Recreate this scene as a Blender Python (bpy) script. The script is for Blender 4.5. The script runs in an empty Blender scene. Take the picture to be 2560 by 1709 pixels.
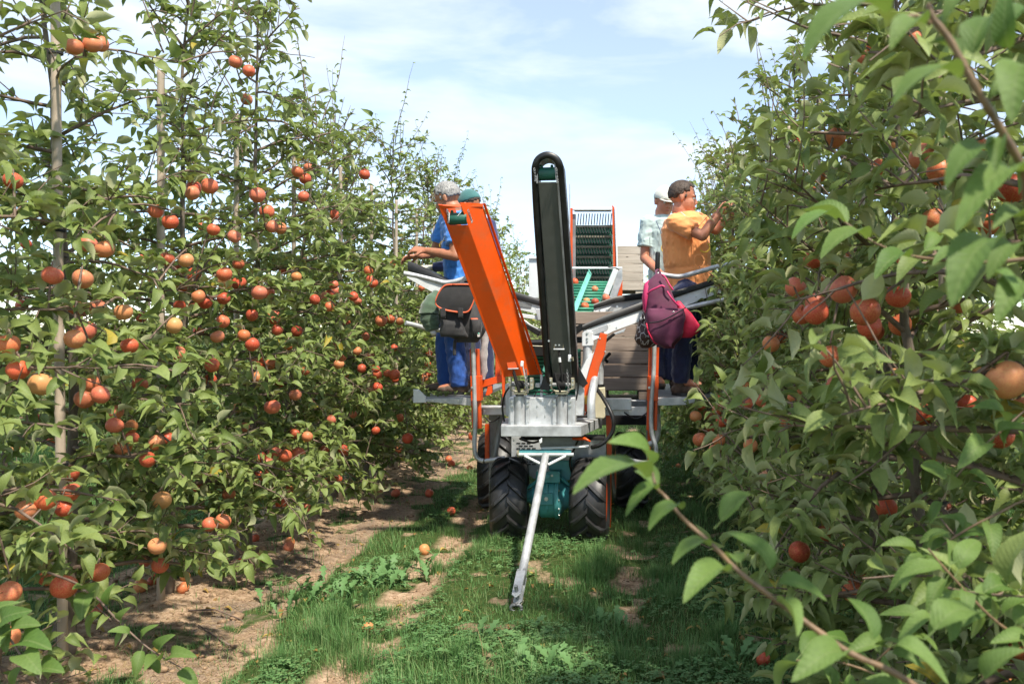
import bpy, bmesh, math, random
import numpy as np
from mathutils import Vector, Matrix, Euler, Quaternion, noise as mnoise

random.seed(11)
RNG = np.random.default_rng(7)
SC = bpy.context.scene
COL = SC.collection
R = math.radians

# ---------------------------------------------------------------- camera
# The camera stands in the grass alley, 1.56 m up, looking along the rows (+Y).
F, VX, VY, CH = 2200.0, 1560.0, 830.0, 1.56
cam_data = bpy.data.cameras.new("camera")
cam = bpy.data.objects.new("camera", cam_data)
COL.objects.link(cam)
cam.location = (0, 0, CH)
cam.rotation_euler = (R(90), 0, 0)
cam_data.sensor_width = 36.0
cam_data.lens = 36.0 * F / 2560.0
cam_data.shift_x = -(VX - 1280.0) / 2560.0
cam_data.shift_y = -(854.5 - VY) / 2560.0
cam_data.clip_start = 0.05
cam_data.clip_end = 3000.0
cam_data.dof.use_dof = True
cam_data.dof.focus_distance = 6.3
cam_data.dof.aperture_fstop = 6.5
SC.camera = cam

# ---------------------------------------------------------------- sky, sun, exposure
SUN_EL, SUN_AZ = 58.0, 141.0        # azimuth clockwise from +Y: from the right, a little behind the camera
world = bpy.data.worlds.new("World")
SC.world = world
world.use_nodes = True
wt = world.node_tree
for n in list(wt.nodes):
    wt.nodes.remove(n)
wo = wt.nodes.new("ShaderNodeOutputWorld")
bg = wt.nodes.new("ShaderNodeBackground")
sky = wt.nodes.new("ShaderNodeTexSky")
sky.sky_type = 'NISHITA'
sky.sun_disc = False
sky.sun_elevation = R(SUN_EL)
sky.sun_rotation = R(SUN_AZ)
sky.air_density = 0.85
sky.dust_density = 0.1
sky.ozone_density = 2.0
tc = wt.nodes.new("ShaderNodeTexCoord")
mp = wt.nodes.new("ShaderNodeMapping")
mp.inputs['Scale'].default_value = (1.0, 1.0, 3.2)
mp.inputs['Location'].default_value = (0.35, 0.1, 0.12)
nz = wt.nodes.new("ShaderNodeTexNoise")
nz.inputs['Scale'].default_value = 4.2
nz.inputs['Detail'].default_value = 8.0
nz.inputs['Roughness'].default_value = 0.52
nz.inputs['Distortion'].default_value = 0.25
cr = wt.nodes.new("ShaderNodeValToRGB")
cr.color_ramp.elements[0].position = 0.42
cr.color_ramp.elements[0].color = (0.30, 0.30, 0.30, 1)
cr.color_ramp.elements[1].position = 0.70
cr.color_ramp.elements[1].color = (0.97, 0.97, 0.97, 1)
mix = wt.nodes.new("ShaderNodeMixRGB")
mix.inputs['Color2'].default_value = (4.3, 4.6, 4.8, 1)
wt.links.new(tc.outputs['Generated'], mp.inputs['Vector'])
wt.links.new(mp.outputs['Vector'], nz.inputs['Vector'])
wt.links.new(nz.outputs['Fac'], cr.inputs['Fac'])
# the clouds thin out towards the horizon, all round
sepz = wt.nodes.new("ShaderNodeSeparateXYZ"); wt.links.new(tc.outputs['Generated'], sepz.inputs[0])
mr = wt.nodes.new("ShaderNodeMapRange"); mr.inputs[1].default_value = 0.0; mr.inputs[2].default_value = 0.26; mr.inputs[3].default_value = 0.15; mr.inputs[4].default_value = 1.0
wt.links.new(sepz.outputs[2], mr.inputs[0])
mul = wt.nodes.new("ShaderNodeMath"); mul.operation = 'MULTIPLY'
wt.links.new(cr.outputs['Color'], mul.inputs[0]); wt.links.new(mr.outputs[0], mul.inputs[1])
wt.links.new(mul.outputs[0], mix.inputs['Fac'])
wt.links.new(sky.outputs['Color'], mix.inputs['Color1'])
wt.links.new(mix.outputs['Color'], bg.inputs['Color'])
bg.inputs['Strength'].default_value = 0.138
wt.links.new(bg.outputs['Background'], wo.inputs['Surface'])

sun_data = bpy.data.lights.new("sun", 'SUN')
sun_data.energy = 3.6
sun_data.angle = R(2.5)
sun_data.color = (1.0, 0.925, 0.80)
sun = bpy.data.objects.new("sun", sun_data)
COL.objects.link(sun)
_a, _e = R(SUN_AZ), R(SUN_EL)
to_sun = Vector((math.sin(_a) * math.cos(_e), math.cos(_a) * math.cos(_e), math.sin(_e)))
sun.rotation_euler = to_sun.to_track_quat('Z', 'Y').to_euler()
sun.location = to_sun * 30

SC.view_settings.view_transform = 'Standard'
SC.view_settings.look = 'None'
SC.view_settings.gamma = 1.0
SC.view_settings.use_curve_mapping = False
SC.view_settings.exposure = 0.98
SC.render.engine = 'CYCLES'
SC.cycles.max_bounces = 8
SC.cycles.transparent_max_bounces = 8
SC.cycles.use_denoising = True
try:
    SC.cycles.denoiser = 'OPENIMAGEDENOISE'
except Exception:
    pass

# ---------------------------------------------------------------- helpers
def P(px, py, d):
    """the place seen at pixel (px, py) of the 2560-wide photograph at depth d"""
    return Vector(((px - VX) / F * d, d, CH - (py - VY) / F * d))

def tag(o, label=None, cat=None, group=None, kind=None):
    if label: o['label'] = label
    if cat: o['category'] = cat
    if group: o['group'] = group
    if kind: o['kind'] = kind
    return o

ORIG = {}
def thing(name, loc, label, cat, group=None):
    o = bpy.data.objects.new(name, None)
    o.empty_display_size = 0.05
    COL.objects.link(o)
    o.location = loc
    ORIG[o.name] = Vector(loc)
    return tag(o, label, cat, group)

def link_mesh(name, me, parent=None, loc=None):
    o = bpy.data.objects.new(name, me)
    COL.objects.link(o)
    if parent is not None:
        o.parent = parent
        ORIG[o.name] = ORIG[parent.name].copy()
    else:
        ORIG[o.name] = Vector((0, 0, 0))
    if loc is not None:
        o.location = loc
    return o

def np_mesh(name, verts, faces_idx, loop_tot, mat, uvs=None, smooth=True):
    """fast mesh from numpy: verts (n,3); faces_idx flat loop indices; loop_tot per-face sizes"""
    me = bpy.data.meshes.new(name)
    nv, nl, nf = len(verts), len(faces_idx), len(loop_tot)
    me.vertices.add(nv); me.vertices.foreach_set('co', np.asarray(verts, np.float32).ravel())
    me.loops.add(nl); me.loops.foreach_set('vertex_index', np.asarray(faces_idx, np.int32))
    me.polygons.add(nf)
    lt = np.asarray(loop_tot, np.int32)
    me.polygons.foreach_set('loop_start', np.concatenate([[0], np.cumsum(lt)[:-1]]).astype(np.int32))
    me.polygons.foreach_set('loop_total', lt)
    if uvs is not None:
        u = me.uv_layers.new(name='UVMap')
        u.data.foreach_set('uv', np.asarray(uvs, np.float32).ravel())
    me.materials.append(mat)
    me.update(calc_edges=True)
    if smooth:
        me.polygons.foreach_set('use_smooth', np.ones(nf, bool))
    return me

class Tmpl:
    """a small mesh given once, stamped many times into one mesh with numpy"""
    def __init__(self, v, f, uv=None):
        self.v = np.array(v, float)
        self.fi = np.array([i for q in f for i in q], int)
        self.lt = np.array([len(q) for q in f], int)
        self.uv = None if uv is None else np.array([uv[i] for i in self.fi], float)
    def mesh(self, name, mat, smooth=True):
        return np_mesh(name, self.v, self.fi, self.lt, mat, self.uv, smooth)

def stamp(name, tmpls, which, M, mat, smooth=True):
    """M: (n,3,4) transforms, which: template index per copy -> one mesh"""
    V, FI, LT, UV, off = [], [], [], [], 0
    for k, t in enumerate(tmpls):
        m = M[which == k]
        if len(m) == 0: continue
        v = np.einsum('nij,kj->nki', m[:, :, :3], t.v) + m[:, None, :, 3]
        V.append(v.reshape(-1, 3))
        n = len(m); nv = len(t.v)
        FI.append((t.fi[None, :] + (np.arange(n) * nv)[:, None] + off).ravel())
        LT.append(np.tile(t.lt, n))
        if t.uv is not None: UV.append(np.tile(t.uv, (n, 1)))
        off += n * nv
    return np_mesh(name, np.concatenate(V), np.concatenate(FI), np.concatenate(LT), mat, np.concatenate(UV) if UV else None, smooth)

# numpy value noise
def vnoise(x, y, seed=0):
    x = np.asarray(x, float); y = np.asarray(y, float)
    xi = np.floor(x).astype(np.int64); yi = np.floor(y).astype(np.int64)
    fx = x - xi; fy = y - yi
    fx = fx * fx * (3 - 2 * fx); fy = fy * fy * (3 - 2 * fy)
    def h(a, b):
        n = (a * 374761393 + b * 668265263 + seed * 974634777) & 0x7fffffff
        n = ((n ^ (n >> 13)) * 1274126177) & 0x7fffffff
        return ((n ^ (n >> 16)) & 0xffff) / 65535.0
    return (h(xi, yi) * (1 - fx) * (1 - fy) + h(xi + 1, yi) * fx * (1 - fy) + h(xi, yi + 1) * (1 - fx) * fy + h(xi + 1, yi + 1) * fx * fy)
def fbm(x, y, seed=0, octs=4):
    s, a, t = 0, 1.0, 0
    for i in range(octs):
        s = s + a * vnoise(x * 2 ** i, y * 2 ** i, seed + i * 17); t += a; a *= 0.5
    return s / t
def sstep(a, b, x):
    t = np.clip((np.asarray(x, float) - a) / (b - a), 0, 1)
    return t * t * (3 - 2 * t)

# mesh builder
class MB:
    def __init__(self):
        self.v, self.f = [], []
    def add(self, vs, fs):
        o = len(self.v)
        self.v += [tuple(p) for p in vs]
        self.f += [tuple(i + o for i in q) for q in fs]
        return self
    def box(self, c, s, rot=None):
        c = Vector(c); hx, hy, hz = s[0] / 2, s[1] / 2, s[2] / 2
        vs = [Vector((x, y, z)) for x in (-hx, hx) for y in (-hy, hy) for z in (-hz, hz)]
        if rot is not None:
            m = Euler(rot).to_matrix() if not isinstance(rot, (Matrix, Quaternion)) else rot
            vs = [m @ v for v in vs]
        return self.add([c + v for v in vs], [(0, 1, 3, 2), (4, 6, 7, 5), (0, 4, 5, 1), (2, 3, 7, 6), (0, 2, 6, 4), (1, 5, 7, 3)])
    def prism(self, pts, vec):
        """closed solid: polygon pts swept by vec"""
        n = len(pts); pts = [Vector(p) for p in pts]; vec = Vector(vec)
        vs = pts + [p + vec for p in pts]
        nrm = Vector((0, 0, 0))
        for i in range(n):
            nrm += pts[i].cross(pts[(i + 1) % n])
        flip = nrm.dot(vec) > 0
        fs = [tuple(range(n)), tuple(range(2 * n - 1, n - 1, -1))] + [(i, i + n, (i + 1) % n + n, (i + 1) % n) for i in range(n)]
        if flip: fs = [tuple(reversed(q)) for q in fs]
        return self.add(vs, fs)
    def pxprism(self, pix, d, t):
        """outline read off the photo at depth d, real thickness t going back"""
        return self.prism([P(x, y, d) for x, y in pix], (0, t, 0))
    def loft(self, secs, closed=True, cap=True):
        """sections: lists of equally many points"""
        n = len(secs[0]); vs = [p for s in secs for p in s]; fs = []
        for k in range(len(secs) - 1):
            for i in range(n if closed else n - 1):
                j = (i + 1) % n
                fs.append((k * n + i, k * n + j, (k + 1) * n + j, (k + 1) * n + i))
        if cap and closed:
            fs.append(tuple(range(n - 1, -1, -1))); m = (len(secs) - 1) * n
            fs.append(tuple(range(m, m + n)))
        return self.add(vs, fs)
    def tube(self, pts, r, n=8, cap=True):
        pts = [Vector(p) for p in pts]
        rs = r if isinstance(r, (list, tuple)) else [r] * len(pts)
        secs = []; up = None
        for i, p in enumerate(pts):
            t = (pts[min(i + 1, len(pts) - 1)] - pts[max(i - 1, 0)])
            if t.length < 1e-9: t = Vector((0, 0, 1))
            t.normalize()
            if up is None:
                up = Vector((0, 0, 1)) if abs(t.z) < 0.9 else Vector((1, 0, 0))
            a = t.cross(up)
            if a.length < 1e-6: a = t.cross(Vector((0, 1, 0)))
            a.normalize(); b = t.cross(a); up = -b if False else up
            secs.append([p + (a * math.cos(2 * math.pi * k / n) + b * math.sin(2 * math.pi * k / n)) * rs[i] for k in range(n)])
        return self.loft(secs, True, cap)
    def cyl(self, a, b, r, n=16):
        return self.tube([a, b], r, n)
    def lathe(self, c, axis, prof, n=24):
        """prof: (along axis, radius)"""
        ax = Vector(axis).normalized(); u = ax.orthogonal().normalized(); w = ax.cross(u)
        secs = [[Vector(c) + ax * h + (u * math.cos(2 * math.pi * k / n) + w * math.sin(2 * math.pi * k / n)) * r for k in range(n)] for h, r in prof]
        return self.loft(secs, True, True)
    def sphere(self, c, rad, n=12, m=8, rot=None):
        c = Vector(c); rad = (rad,) * 3 if not hasattr(rad, '__len__') else rad
        secs = []
        for j in range(m + 1):
            ph = math.pi * (j + 0.001 if j == 0 else j - (0.001 if j == m else 0)) / m
            ring = []
            for k in range(n):
                v = Vector((math.sin(ph) * math.cos(2 * math.pi * k / n) * rad[0], math.sin(ph) * math.sin(2 * math.pi * k / n) * rad[1], math.cos(ph) * rad[2]))
                if rot is not None: v = rot @ v
                ring.append(c + v)
            secs.append(ring)
        return self.loft(secs, True, True)
    def build(self, name, mat, parent=None, smooth=False, bevel=0, seg=1, label=None, auto=None):
        o0 = ORIG[parent.name] if parent is not None else Vector((0, 0, 0))
        me = bpy.data.meshes.new(name)
        me.from_pydata([(p[0] - o0.x, p[1] - o0.y, p[2] - o0.z) for p in self.v], [], self.f)
        bm = bmesh.new(); bm.from_mesh(me)
        bmesh.ops.recalc_face_normals(bm, faces=bm.faces)
        bm.to_mesh(me); bm.free()
        me.materials.append(mat)
        if smooth or auto:
            me.polygons.foreach_set('use_smooth', np.ones(len(me.polygons), bool))
            if auto:
                try: me.set_sharp_from_angle(angle=R(auto))
                except Exception: pass
        o = link_mesh(name, me, parent)
        if bevel:
            m = o.modifiers.new('edge', 'BEVEL'); m.width = bevel; m.segments = seg; m.limit_method = 'ANGLE'; m.angle_limit = R(40)
        if label: o['label'] = label
        return o

def copy_to(o, parent, loc, rot=None, scale=None, name=None):
    c = o.copy()
    if name: c.name = name
    COL.objects.link(c)
    c.parent = parent
    if parent is not None: ORIG[c.name] = ORIG[parent.name].copy()
    c.location = loc
    if rot is not None:
        c.rotation_mode = 'QUATERNION' if isinstance(rot, Quaternion) else 'XYZ'
        if isinstance(rot, Quaternion): c.rotation_quaternion = rot
        else: c.rotation_euler = rot
    if scale is not None: c.scale = scale if hasattr(scale, '__len__') else (scale,) * 3
    return c

# ---------------------------------------------------------------- materials
class NT:
    def __init__(self, name):
        self.m = bpy.data.materials.new(name); self.m.use_nodes = True
        self.t = self.m.node_tree
        for n in list(self.t.nodes): self.t.nodes.remove(n)
        self.out = self.t.nodes.new('ShaderNodeOutputMaterial')
    def n(self, typ, **kw):
        nd = self.t.nodes.new('ShaderNode' + typ)
        for k, v in kw.items():
            if k[0] == '_': setattr(nd, k[1:], v)
            else:
                key = k.replace('__', ' ')
                if key.isdigit(): key = int(key)
                s = nd.inputs[int(k[1:])] if (k[0] == 'i' and k[1:].isdigit()) else nd.inputs[key]
                if hasattr(v, 'is_linked') or isinstance(v, bpy.types.NodeSocket): self.t.links.new(v, s)
                else: s.default_value = v
        return nd
    def math(self, op, a, b=0.0, clamp=False):
        nd = self.t.nodes.new('ShaderNodeMath'); nd.operation = op; nd.use_clamp = clamp
        for i, v in enumerate((a, b)):
            if isinstance(v, bpy.types.NodeSocket): self.t.links.new(v, nd.inputs[i])
            else: nd.inputs[i].default_value = v
        return nd.outputs[0]
    def mix(self, fac, a, b, blend='MIX'):
        nd = self.t.nodes.new('ShaderNodeMixRGB'); nd.blend_type = blend
        for i, v in enumerate((fac, a, b)):
            if isinstance(v, bpy.types.NodeSocket): self.t.links.new(v, nd.inputs[i])
            elif i == 0: nd.inputs[0].default_value = v
            else: nd.inputs[i].default_value = (v[0], v[1], v[2], 1)
        return nd.outputs[0]
    def ramp(self, fac, stops):
        nd = self.t.nodes.new('ShaderNodeValToRGB'); self.t.links.new(fac, nd.inputs[0])
        e = nd.color_ramp.elements
        while len(e) < len(stops): e.new(0.5)
        for i, (p, c) in enumerate(stops):
            e[i].position = p; e[i].color = (c[0], c[1], c[2], 1) if hasattr(c, '__len__') else (c, c, c, 1)
        return nd.outputs[0]
    def noise(self, vec, scale, detail=4, rough=0.55, dist=0.0):
        nd = self.t.nodes.new('ShaderNodeTexNoise')
        if vec is not None: self.t.links.new(vec, nd.inputs['Vector'])
        nd.inputs['Scale'].default_value = scale; nd.inputs['Detail'].default_value = detail
        nd.inputs['Roughness'].default_value = rough; nd.inputs['Distortion'].default_value = dist
        return nd.outputs['Fac']
    def map(self, vec, scale):
        nd = self.t.nodes.new('ShaderNodeMapping'); self.t.links.new(vec, nd.inputs['Vector'])
        nd.inputs['Scale'].default_value = scale
        return nd.outputs[0]
    def bump(self, h, strength=0.3, dist=0.01):
        nd = self.t.nodes.new('ShaderNodeBump'); self.t.links.new(h, nd.inputs['Height'])
        nd.inputs['Strength'].default_value = strength; nd.inputs['Distance'].default_value = dist
        return nd.outputs[0]
    def done(self, sh):
        self.t.links.new(sh, self.out.inputs['Surface'])
        return self.m

def mat_simple(name, col, rough=0.5, metal=0.0, var=0.15, vscale=8.0, dirt=0.0, dirtcol=(0.10, 0.075, 0.05), bump=0.0, bscale=60.0, bdist=0.002, stretch=None, rvar=0.15, sheen=0.0, spec=0.5, trans=0.0):
    t = NT(name)
    co = t.n('TexCoord').outputs['Object']
    if stretch: cv = t.map(co, stretch)
    else: cv = co
    n1 = t.noise(cv, vscale, 6, 0.6)
    dark = tuple(c * (1 - var * 1.6) for c in col); lite = tuple(min(1, c * (1 + var)) for c in col)
    c = t.ramp(n1, [(0.3, dark), (0.55, col), (0.75, lite)])
    if dirt:
        n2 = t.noise(co, vscale * 0.7, 8, 0.7)
        f = t.ramp(n2, [(0.5, 0.0), (0.75, dirt)])
        c = t.mix(f, c, dirtcol)
    b = t.n('BsdfPrincipled')
    t.t.links.new(c, b.inputs['Base Color'])
    rr = t.n('MapRange'); t.t.links.new(n1, rr.inputs[0])
    rr.inputs[3].default_value = max(0.03, rough - rvar); rr.inputs[4].default_value = min(1, rough + rvar)
    t.t.links.new(rr.outputs[0], b.inputs['Roughness'])
    b.inputs['Metallic'].default_value = metal
    b.inputs['Specular IOR Level'].default_value = spec
    if sheen:
        b.inputs['Sheen Weight'].default_value = sheen
    if bump:
        h = t.noise(cv, bscale, 5, 0.6)
        t.t.links.new(t.bump(h, bump, bdist), b.inputs['Normal'])
    sh = b.outputs[0]
    if trans:
        tr = t.n('BsdfTranslucent'); t.t.links.new(c, tr.inputs[0])
        mx = t.n('MixShader'); mx.inputs[0].default_value = trans
        t.t.links.new(sh, mx.inputs[1]); t.t.links.new(tr.outputs[0], mx.inputs[2]); sh = mx.outputs[0]
    return t.done(sh)

def mat_leaf(name, top, top2, under, trans=0.28, yellow=0.02, fine=False):
    t = NT(name)
    geo = t.n('NewGeometry'); oi = t.n('ObjectInfo')
    rnd = t.math('FRACT', t.math('ADD', geo.outputs['Random Per Island'], oi.outputs['Random']))
    c = t.ramp(rnd, [(0.0, top), (0.5, top2), (0.95, tuple(x * 1.2 for x in top2)), (1.0, tuple(x * 1.35 for x in top))])
    yr = t.math('FRACT', t.math('MULTIPLY', rnd, 37.3))
    ym = t.math('LESS_THAN', yr, yellow)
    c = t.mix(ym, c, (0.42, 0.32, 0.04))
    uv = t.n('UVMap').outputs[0]
    sp = t.n('SeparateXYZ', Vector=uv)
    ux = t.math('ABSOLUTE', t.math('SUBTRACT', sp.outputs[0], 0.5))
    mid = t.math('LESS_THAN', ux, 0.035)
    vein = t.math('SINE', t.math('MULTIPLY', t.math('SUBTRACT', sp.outputs[1], t.math('MULTIPLY', ux, 0.55)), 62.0))
    vf = t.ramp(vein, [(0.90, 0.0), (1.0, 0.10 if fine else 0.25)])
    c = t.mix(vf, c, tuple(x * 1.7 + 0.01 for x in top2))
    c = t.mix(t.math('MULTIPLY', mid, 0.6), c, (0.20, 0.27, 0.09))
    co = t.n('TexCoord').outputs['Object']
    n1 = t.noise(co, 14, 4)
    c = t.mix(t.ramp(n1, [(0.35, 0.0), (0.75, 0.35)]), c, tuple(x * 0.55 for x in top))
    # scattered brown specks where fungus or insects marked the leaf
    sp2 = t.ramp(t.noise(co, 55, 3), [(0.70, 0.0), (0.74, 0.6)])
    c = t.mix(sp2, c, (0.16, 0.11, 0.03))
    un = t.mix(t.math('MULTIPLY', rnd, 0.5), under, tuple(x * 0.75 for x in under))
    un = t.mix(t.math('MULTIPLY', mid, 0.5), un, (0.42, 0.46, 0.28))
    col = t.mix(geo.outputs['Backfacing'], c, un)
    b = t.n('BsdfPrincipled'); t.t.links.new(col, b.inputs['Base Color'])
    rr = t.math('ADD', 0.52, t.math('MULTIPLY', geo.outputs['Backfacing'], 0.4))
    t.t.links.new(rr, b.inputs['Roughness'])
    b.inputs['Specular IOR Level'].default_value = 0.32
    h = t.math('ADD', t.math('MULTIPLY', vein, 0.45), t.math('MULTIPLY', t.noise(co, 160, 2), 0.8))
    t.t.links.new(t.bump(h, 0.35 if fine else 0.22, 0.0012), b.inputs['Normal'])
    tr = t.n('BsdfTranslucent')
    tcol = t.mix(0.5, c, (0.20, 0.30, 0.03))
    t.t.links.new(tcol, tr.inputs[0])
    mx = t.n('MixShader'); mx.inputs[0].default_value = trans
    t.t.links.new(b.outputs[0], mx.inputs[1]); t.t.links.new(tr.outputs[0], mx.inputs[2])
    return t.done(mx.outputs[0])

M = {}
M['leaf'] = mat_leaf('apple_leaf', (0.130, 0.188, 0.044), (0.215, 0.268, 0.078), (0.49, 0.50, 0.28), yellow=0.010)
M['leaf_near'] = mat_leaf('apple_leaf_near', (0.090, 0.170, 0.034), (0.145, 0.225, 0.056), (0.30, 0.38, 0.14), trans=0.33, yellow=0.0, fine=True)
M['bark'] = mat_simple('bark', (0.17, 0.135, 0.10), 0.85, 0, 0.4, 30, bump=0.6, bscale=90, bdist=0.004, stretch=(1, 1, 0.3))
M['twig'] = mat_simple('twig_bark', (0.19, 0.13, 0.095), 0.7, 0, 0.35, 30, bump=0.3, bscale=140, bdist=0.001)
M['twig_near'] = mat_simple('young_twig_bark', (0.20, 0.125, 0.065), 0.5, 0, 0.35, 45, bump=0.4, bscale=240, bdist=0.001)
M['bamboo'] = mat_simple('bamboo', (0.46, 0.37, 0.28), 0.6, 0, 0.22, 14, dirt=0.35, dirtcol=(0.2, 0.18, 0.16), bump=0.2, bscale=60, stretch=(1, 1, 0.15))
M['wire'] = mat_simple('wire_steel', (0.08, 0.08, 0.085), 0.5, 0.6)
M['tie'] = mat_simple('black_tie', (0.015, 0.015, 0.017), 0.6)

def mat_apple():
    t = NT('apple_skin')
    oi = t.n('ObjectInfo'); co = t.n('TexCoord').outputs['Object']
    off = t.n('VectorMath', _operation='ADD'); t.t.links.new(co, off.inputs[0]); t.t.links.new(oi.outputs['Location'], off.inputs[1])
    r = oi.outputs['Random']
    red = t.ramp(r, [(0.0, (0.34, 0.028, 0.022)), (0.3, (0.52, 0.050, 0.032)), (0.55, (0.62, 0.090, 0.045)), (0.8, (0.58, 0.140, 0.105)), (1.0, (0.60, 0.18, 0.08))])
    yel = t.ramp(t.math('FRACT', t.math('MULTIPLY', r, 7.7)), [(0.0, (0.64, 0.27, 0.09)), (1.0, (0.66, 0.40, 0.16))])
    big = t.noise(off.outputs[0], 11, 3)
    st = t.noise(t.map(off.outputs[0], (90, 90, 8)), 1.0, 4)
    f = t.math('ADD', t.math('MULTIPLY', big, 1.25), t.math('MULTIPLY', st, 0.45))
    # the object's colour tells how yellow the fruit is
    f = t.math('ADD', f, t.math('MULTIPLY', t.n('SeparateColor', Color=oi.outputs['Color']).outputs[0], 1.0))
    fac = t.ramp(t.math('MULTIPLY', f, 0.5), [(0.37, 0.0), (0.62, 0.75), (0.92, 0.97)])
    c = t.mix(fac, red, yel)
    dots = t.n('TexVoronoi'); t.t.links.new(off.outputs[0], dots.inputs['Vector']); dots.inputs['Scale'].default_value = 120
    c = t.mix(t.ramp(dots.outputs['Distance'], [(0.06, 0.35), (0.14, 0.0)]), c, (0.62, 0.36, 0.18))
    sp = t.n('SeparateXYZ', Vector=co)
    b = t.n('BsdfPrincipled'); t.t.links.new(c, b.inputs['Base Color'])
    b.inputs['Roughness'].default_value = 0.42
    b.inputs['Specular IOR Level'].default_value = 0.30
    b.inputs['Subsurface Weight'].default_value = 0.0
    t.t.links.new(t.bump(t.noise(co, 300, 3), 0.12, 0.001), b.inputs['Normal'])
    return t.done(b.outputs[0])
M['apple'] = mat_apple()
M['stem'] = mat_simple('apple_stalk', (0.10, 0.075, 0.03), 0.7)
# ---------------------------------------------------------------- ground
ROW_L, ROW_R = -2.6, 1.12
def track(x, y):
    w = 0.10 * (fbm(y * 0.7, y * 0 + 3.3, 5) - 0.5) * 2
    return np.exp(-((x + 1.27 - w) / 0.15) ** 2) + np.exp(-((x - 0.14 - w) / 0.15) ** 2)
def gh(x, y):
    """height of the soil"""
    x = np.asarray(x, float); y = np.asarray(y, float)
    h = 0.06 * np.exp(-((x - ROW_L) / 0.45) ** 2) + 0.05 * np.exp(-((x - ROW_R) / 0.5) ** 2)
    h = h - 0.035 * np.clip(track(x, y), 0, 1) + 0.03 * np.exp(-((x + 0.56) / 0.45) ** 2)
    near = np.exp(-((np.abs(x) / 6) ** 4)) * (y < 16)
    h = h + near * (0.05 * (fbm(x * 1.7, y * 1.7, 3) - 0.5))
    soil = soilness(x, y)
    h = h + near * soil * (0.05 * (fbm(x * 9, y * 9, 9) - 0.5) + 0.03 * np.abs(fbm(x * 23, y * 23, 19, 3) - 0.5))
    return h * near + (1 - near) * 0.0
def soilness(x, y):
    """1 = bare soil, 0 = sward"""
    n = fbm(x * 2.3, y * 1.5, 31) - 0.5
    n2 = fbm(x * 6, y * 5, 41) - 0.5
    s = sstep(0, 0.28, -1.68 - (x + 0.55 * n)) * (1 - sstep(0, 0.3, -3.05 - (x + 0.5 * n)))     # tilled strip under the left row
    # the worn wheel tracks
    tl = np.exp(-((x + 1.27 + 0.15 * n) / 0.15) ** 2) * sstep(-0.26, 0.10, n2 + 0.5 * n + 0.02)
    tr = np.exp(-((x - 0.13 + 0.15 * n) / 0.14) ** 2) * sstep(-0.02, 0.22, n2 + 0.6 * n)
    sr = 0.35 * np.exp(-((x - ROW_R - 0.1) / 0.45) ** 2) * sstep(-0.1, 0.2, n2)
    patch = sstep(0.14, 0.30, n2 + n * 0.4) * 0.5
    return np.clip(np.maximum.reduce([s * (1 - 0.75 * sstep(0.03, 0.16, n2 + 0.3 * n)), tl, tr, sr, patch]), 0, 1)

def axis(parts):
    out = []
    for a, b, n in parts: out.append(np.linspace(a, b, n, endpoint=False))
    out.append([parts[-1][1]])
    return np.concatenate(out)
xs = axis([(-900, -60, 8), (-60, -9, 14), (-9, -3.3, 40), (-3.3, 1.5, 180), (1.5, 6, 40), (6, 60, 14), (60, 900, 8)])
ys = axis([(-40, 1.5, 12), (1.5, 3.2, 30), (3.2, 9.5, 215), (9.5, 16, 60), (16, 60, 30), (60, 1500, 16)])
GX, GY = np.meshgrid(xs, ys)
GZ = gh(GX, GY)
nx, ny = len(xs), len(ys)
V = np.stack([GX.ravel(), GY.ravel(), GZ.ravel()], 1)
i0 = (np.arange(ny - 1)[:, None] * nx + np.arange(nx - 1)[None, :]).ravel()
FI = np.stack([i0, i0 + 1, i0 + nx + 1, i0 + nx], 1).ravel()

def mat_ground():
    t = NT('orchard_soil_and_sward')
    co = t.n('TexCoord').outputs['Object']
    at = t.n('Attribute', _attribute_name='soil')
    s = at.outputs['Fac']
    n1 = t.noise(co, 3.0, 8, 0.65); n2 = t.noise(co, 28, 6, 0.7); n3 = t.noise(co, 120, 4, 0.7)
    sp = t.n('SeparateXYZ', Vector=co)
    tan = t.ramp(t.math('ADD', t.math('MULTIPLY', n2, 0.7), t.math('MULTIPLY', n1, 0.35)), [(0.34, (0.15, 0.092, 0.055)), (0.46, (0.33, 0.22, 0.14)), (0.58, (0.49, 0.35, 0.235)), (0.72, (0.62, 0.47, 0.33))])
    dk = t.ramp(n3, [(0.35, (0.075, 0.06, 0.05)), (0.55, (0.14, 0.115, 0.095)), (0.72, (0.33, 0.27, 0.21))])
    # darker gritty band where the tilled soil meets the grass
    xx = t.math('ADD', sp.outputs[0], t.math('MULTIPLY', t.math('SUBTRACT', n1, 0.5), 0.9))
    band = t.math('MULTIPLY', t.math('ADD', xx, 2.02), 3.6)
    band = t.math('SUBTRACT', 1.0, t.math('MULTIPLY', band, band), True)
    band = t.math('MULTIPLY', band, t.ramp(n1, [(0.42, 0.1), (0.6, 1.0)]))
    soil = t.mix(t.math('MULTIPLY', band, 0.85), tan, dk)
    soil = t.mix(t.ramp(n3, [(0.3, 0.5), (0.5, 0.0)]), soil, (0.12, 0.07, 0.04))
    gr = t.ramp(n2, [(0.3, (0.028, 0.052, 0.014)), (0.55, (0.055, 0.090, 0.022)), (0.75, (0.16, 0.14, 0.055))])
    c = t.mix(t.ramp(s, [(0.25, 0.0), (0.6, 1.0)]), gr, soil)
    b = t.n('BsdfPrincipled'); t.t.links.new(c, b.inputs['Base Color'])
    b.inputs['Roughness'].default_value = 0.95; b.inputs['Specular IOR Level'].default_value = 0.15
    h = t.math('ADD', t.math('MULTIPLY', n2, 1.0), t.math('MULTIPLY', n3, 0.5))
    t.t.links.new(t.bump(h, 0.8, 0.015), b.inputs['Normal'])
    return t.done(b.outputs[0])
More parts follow.
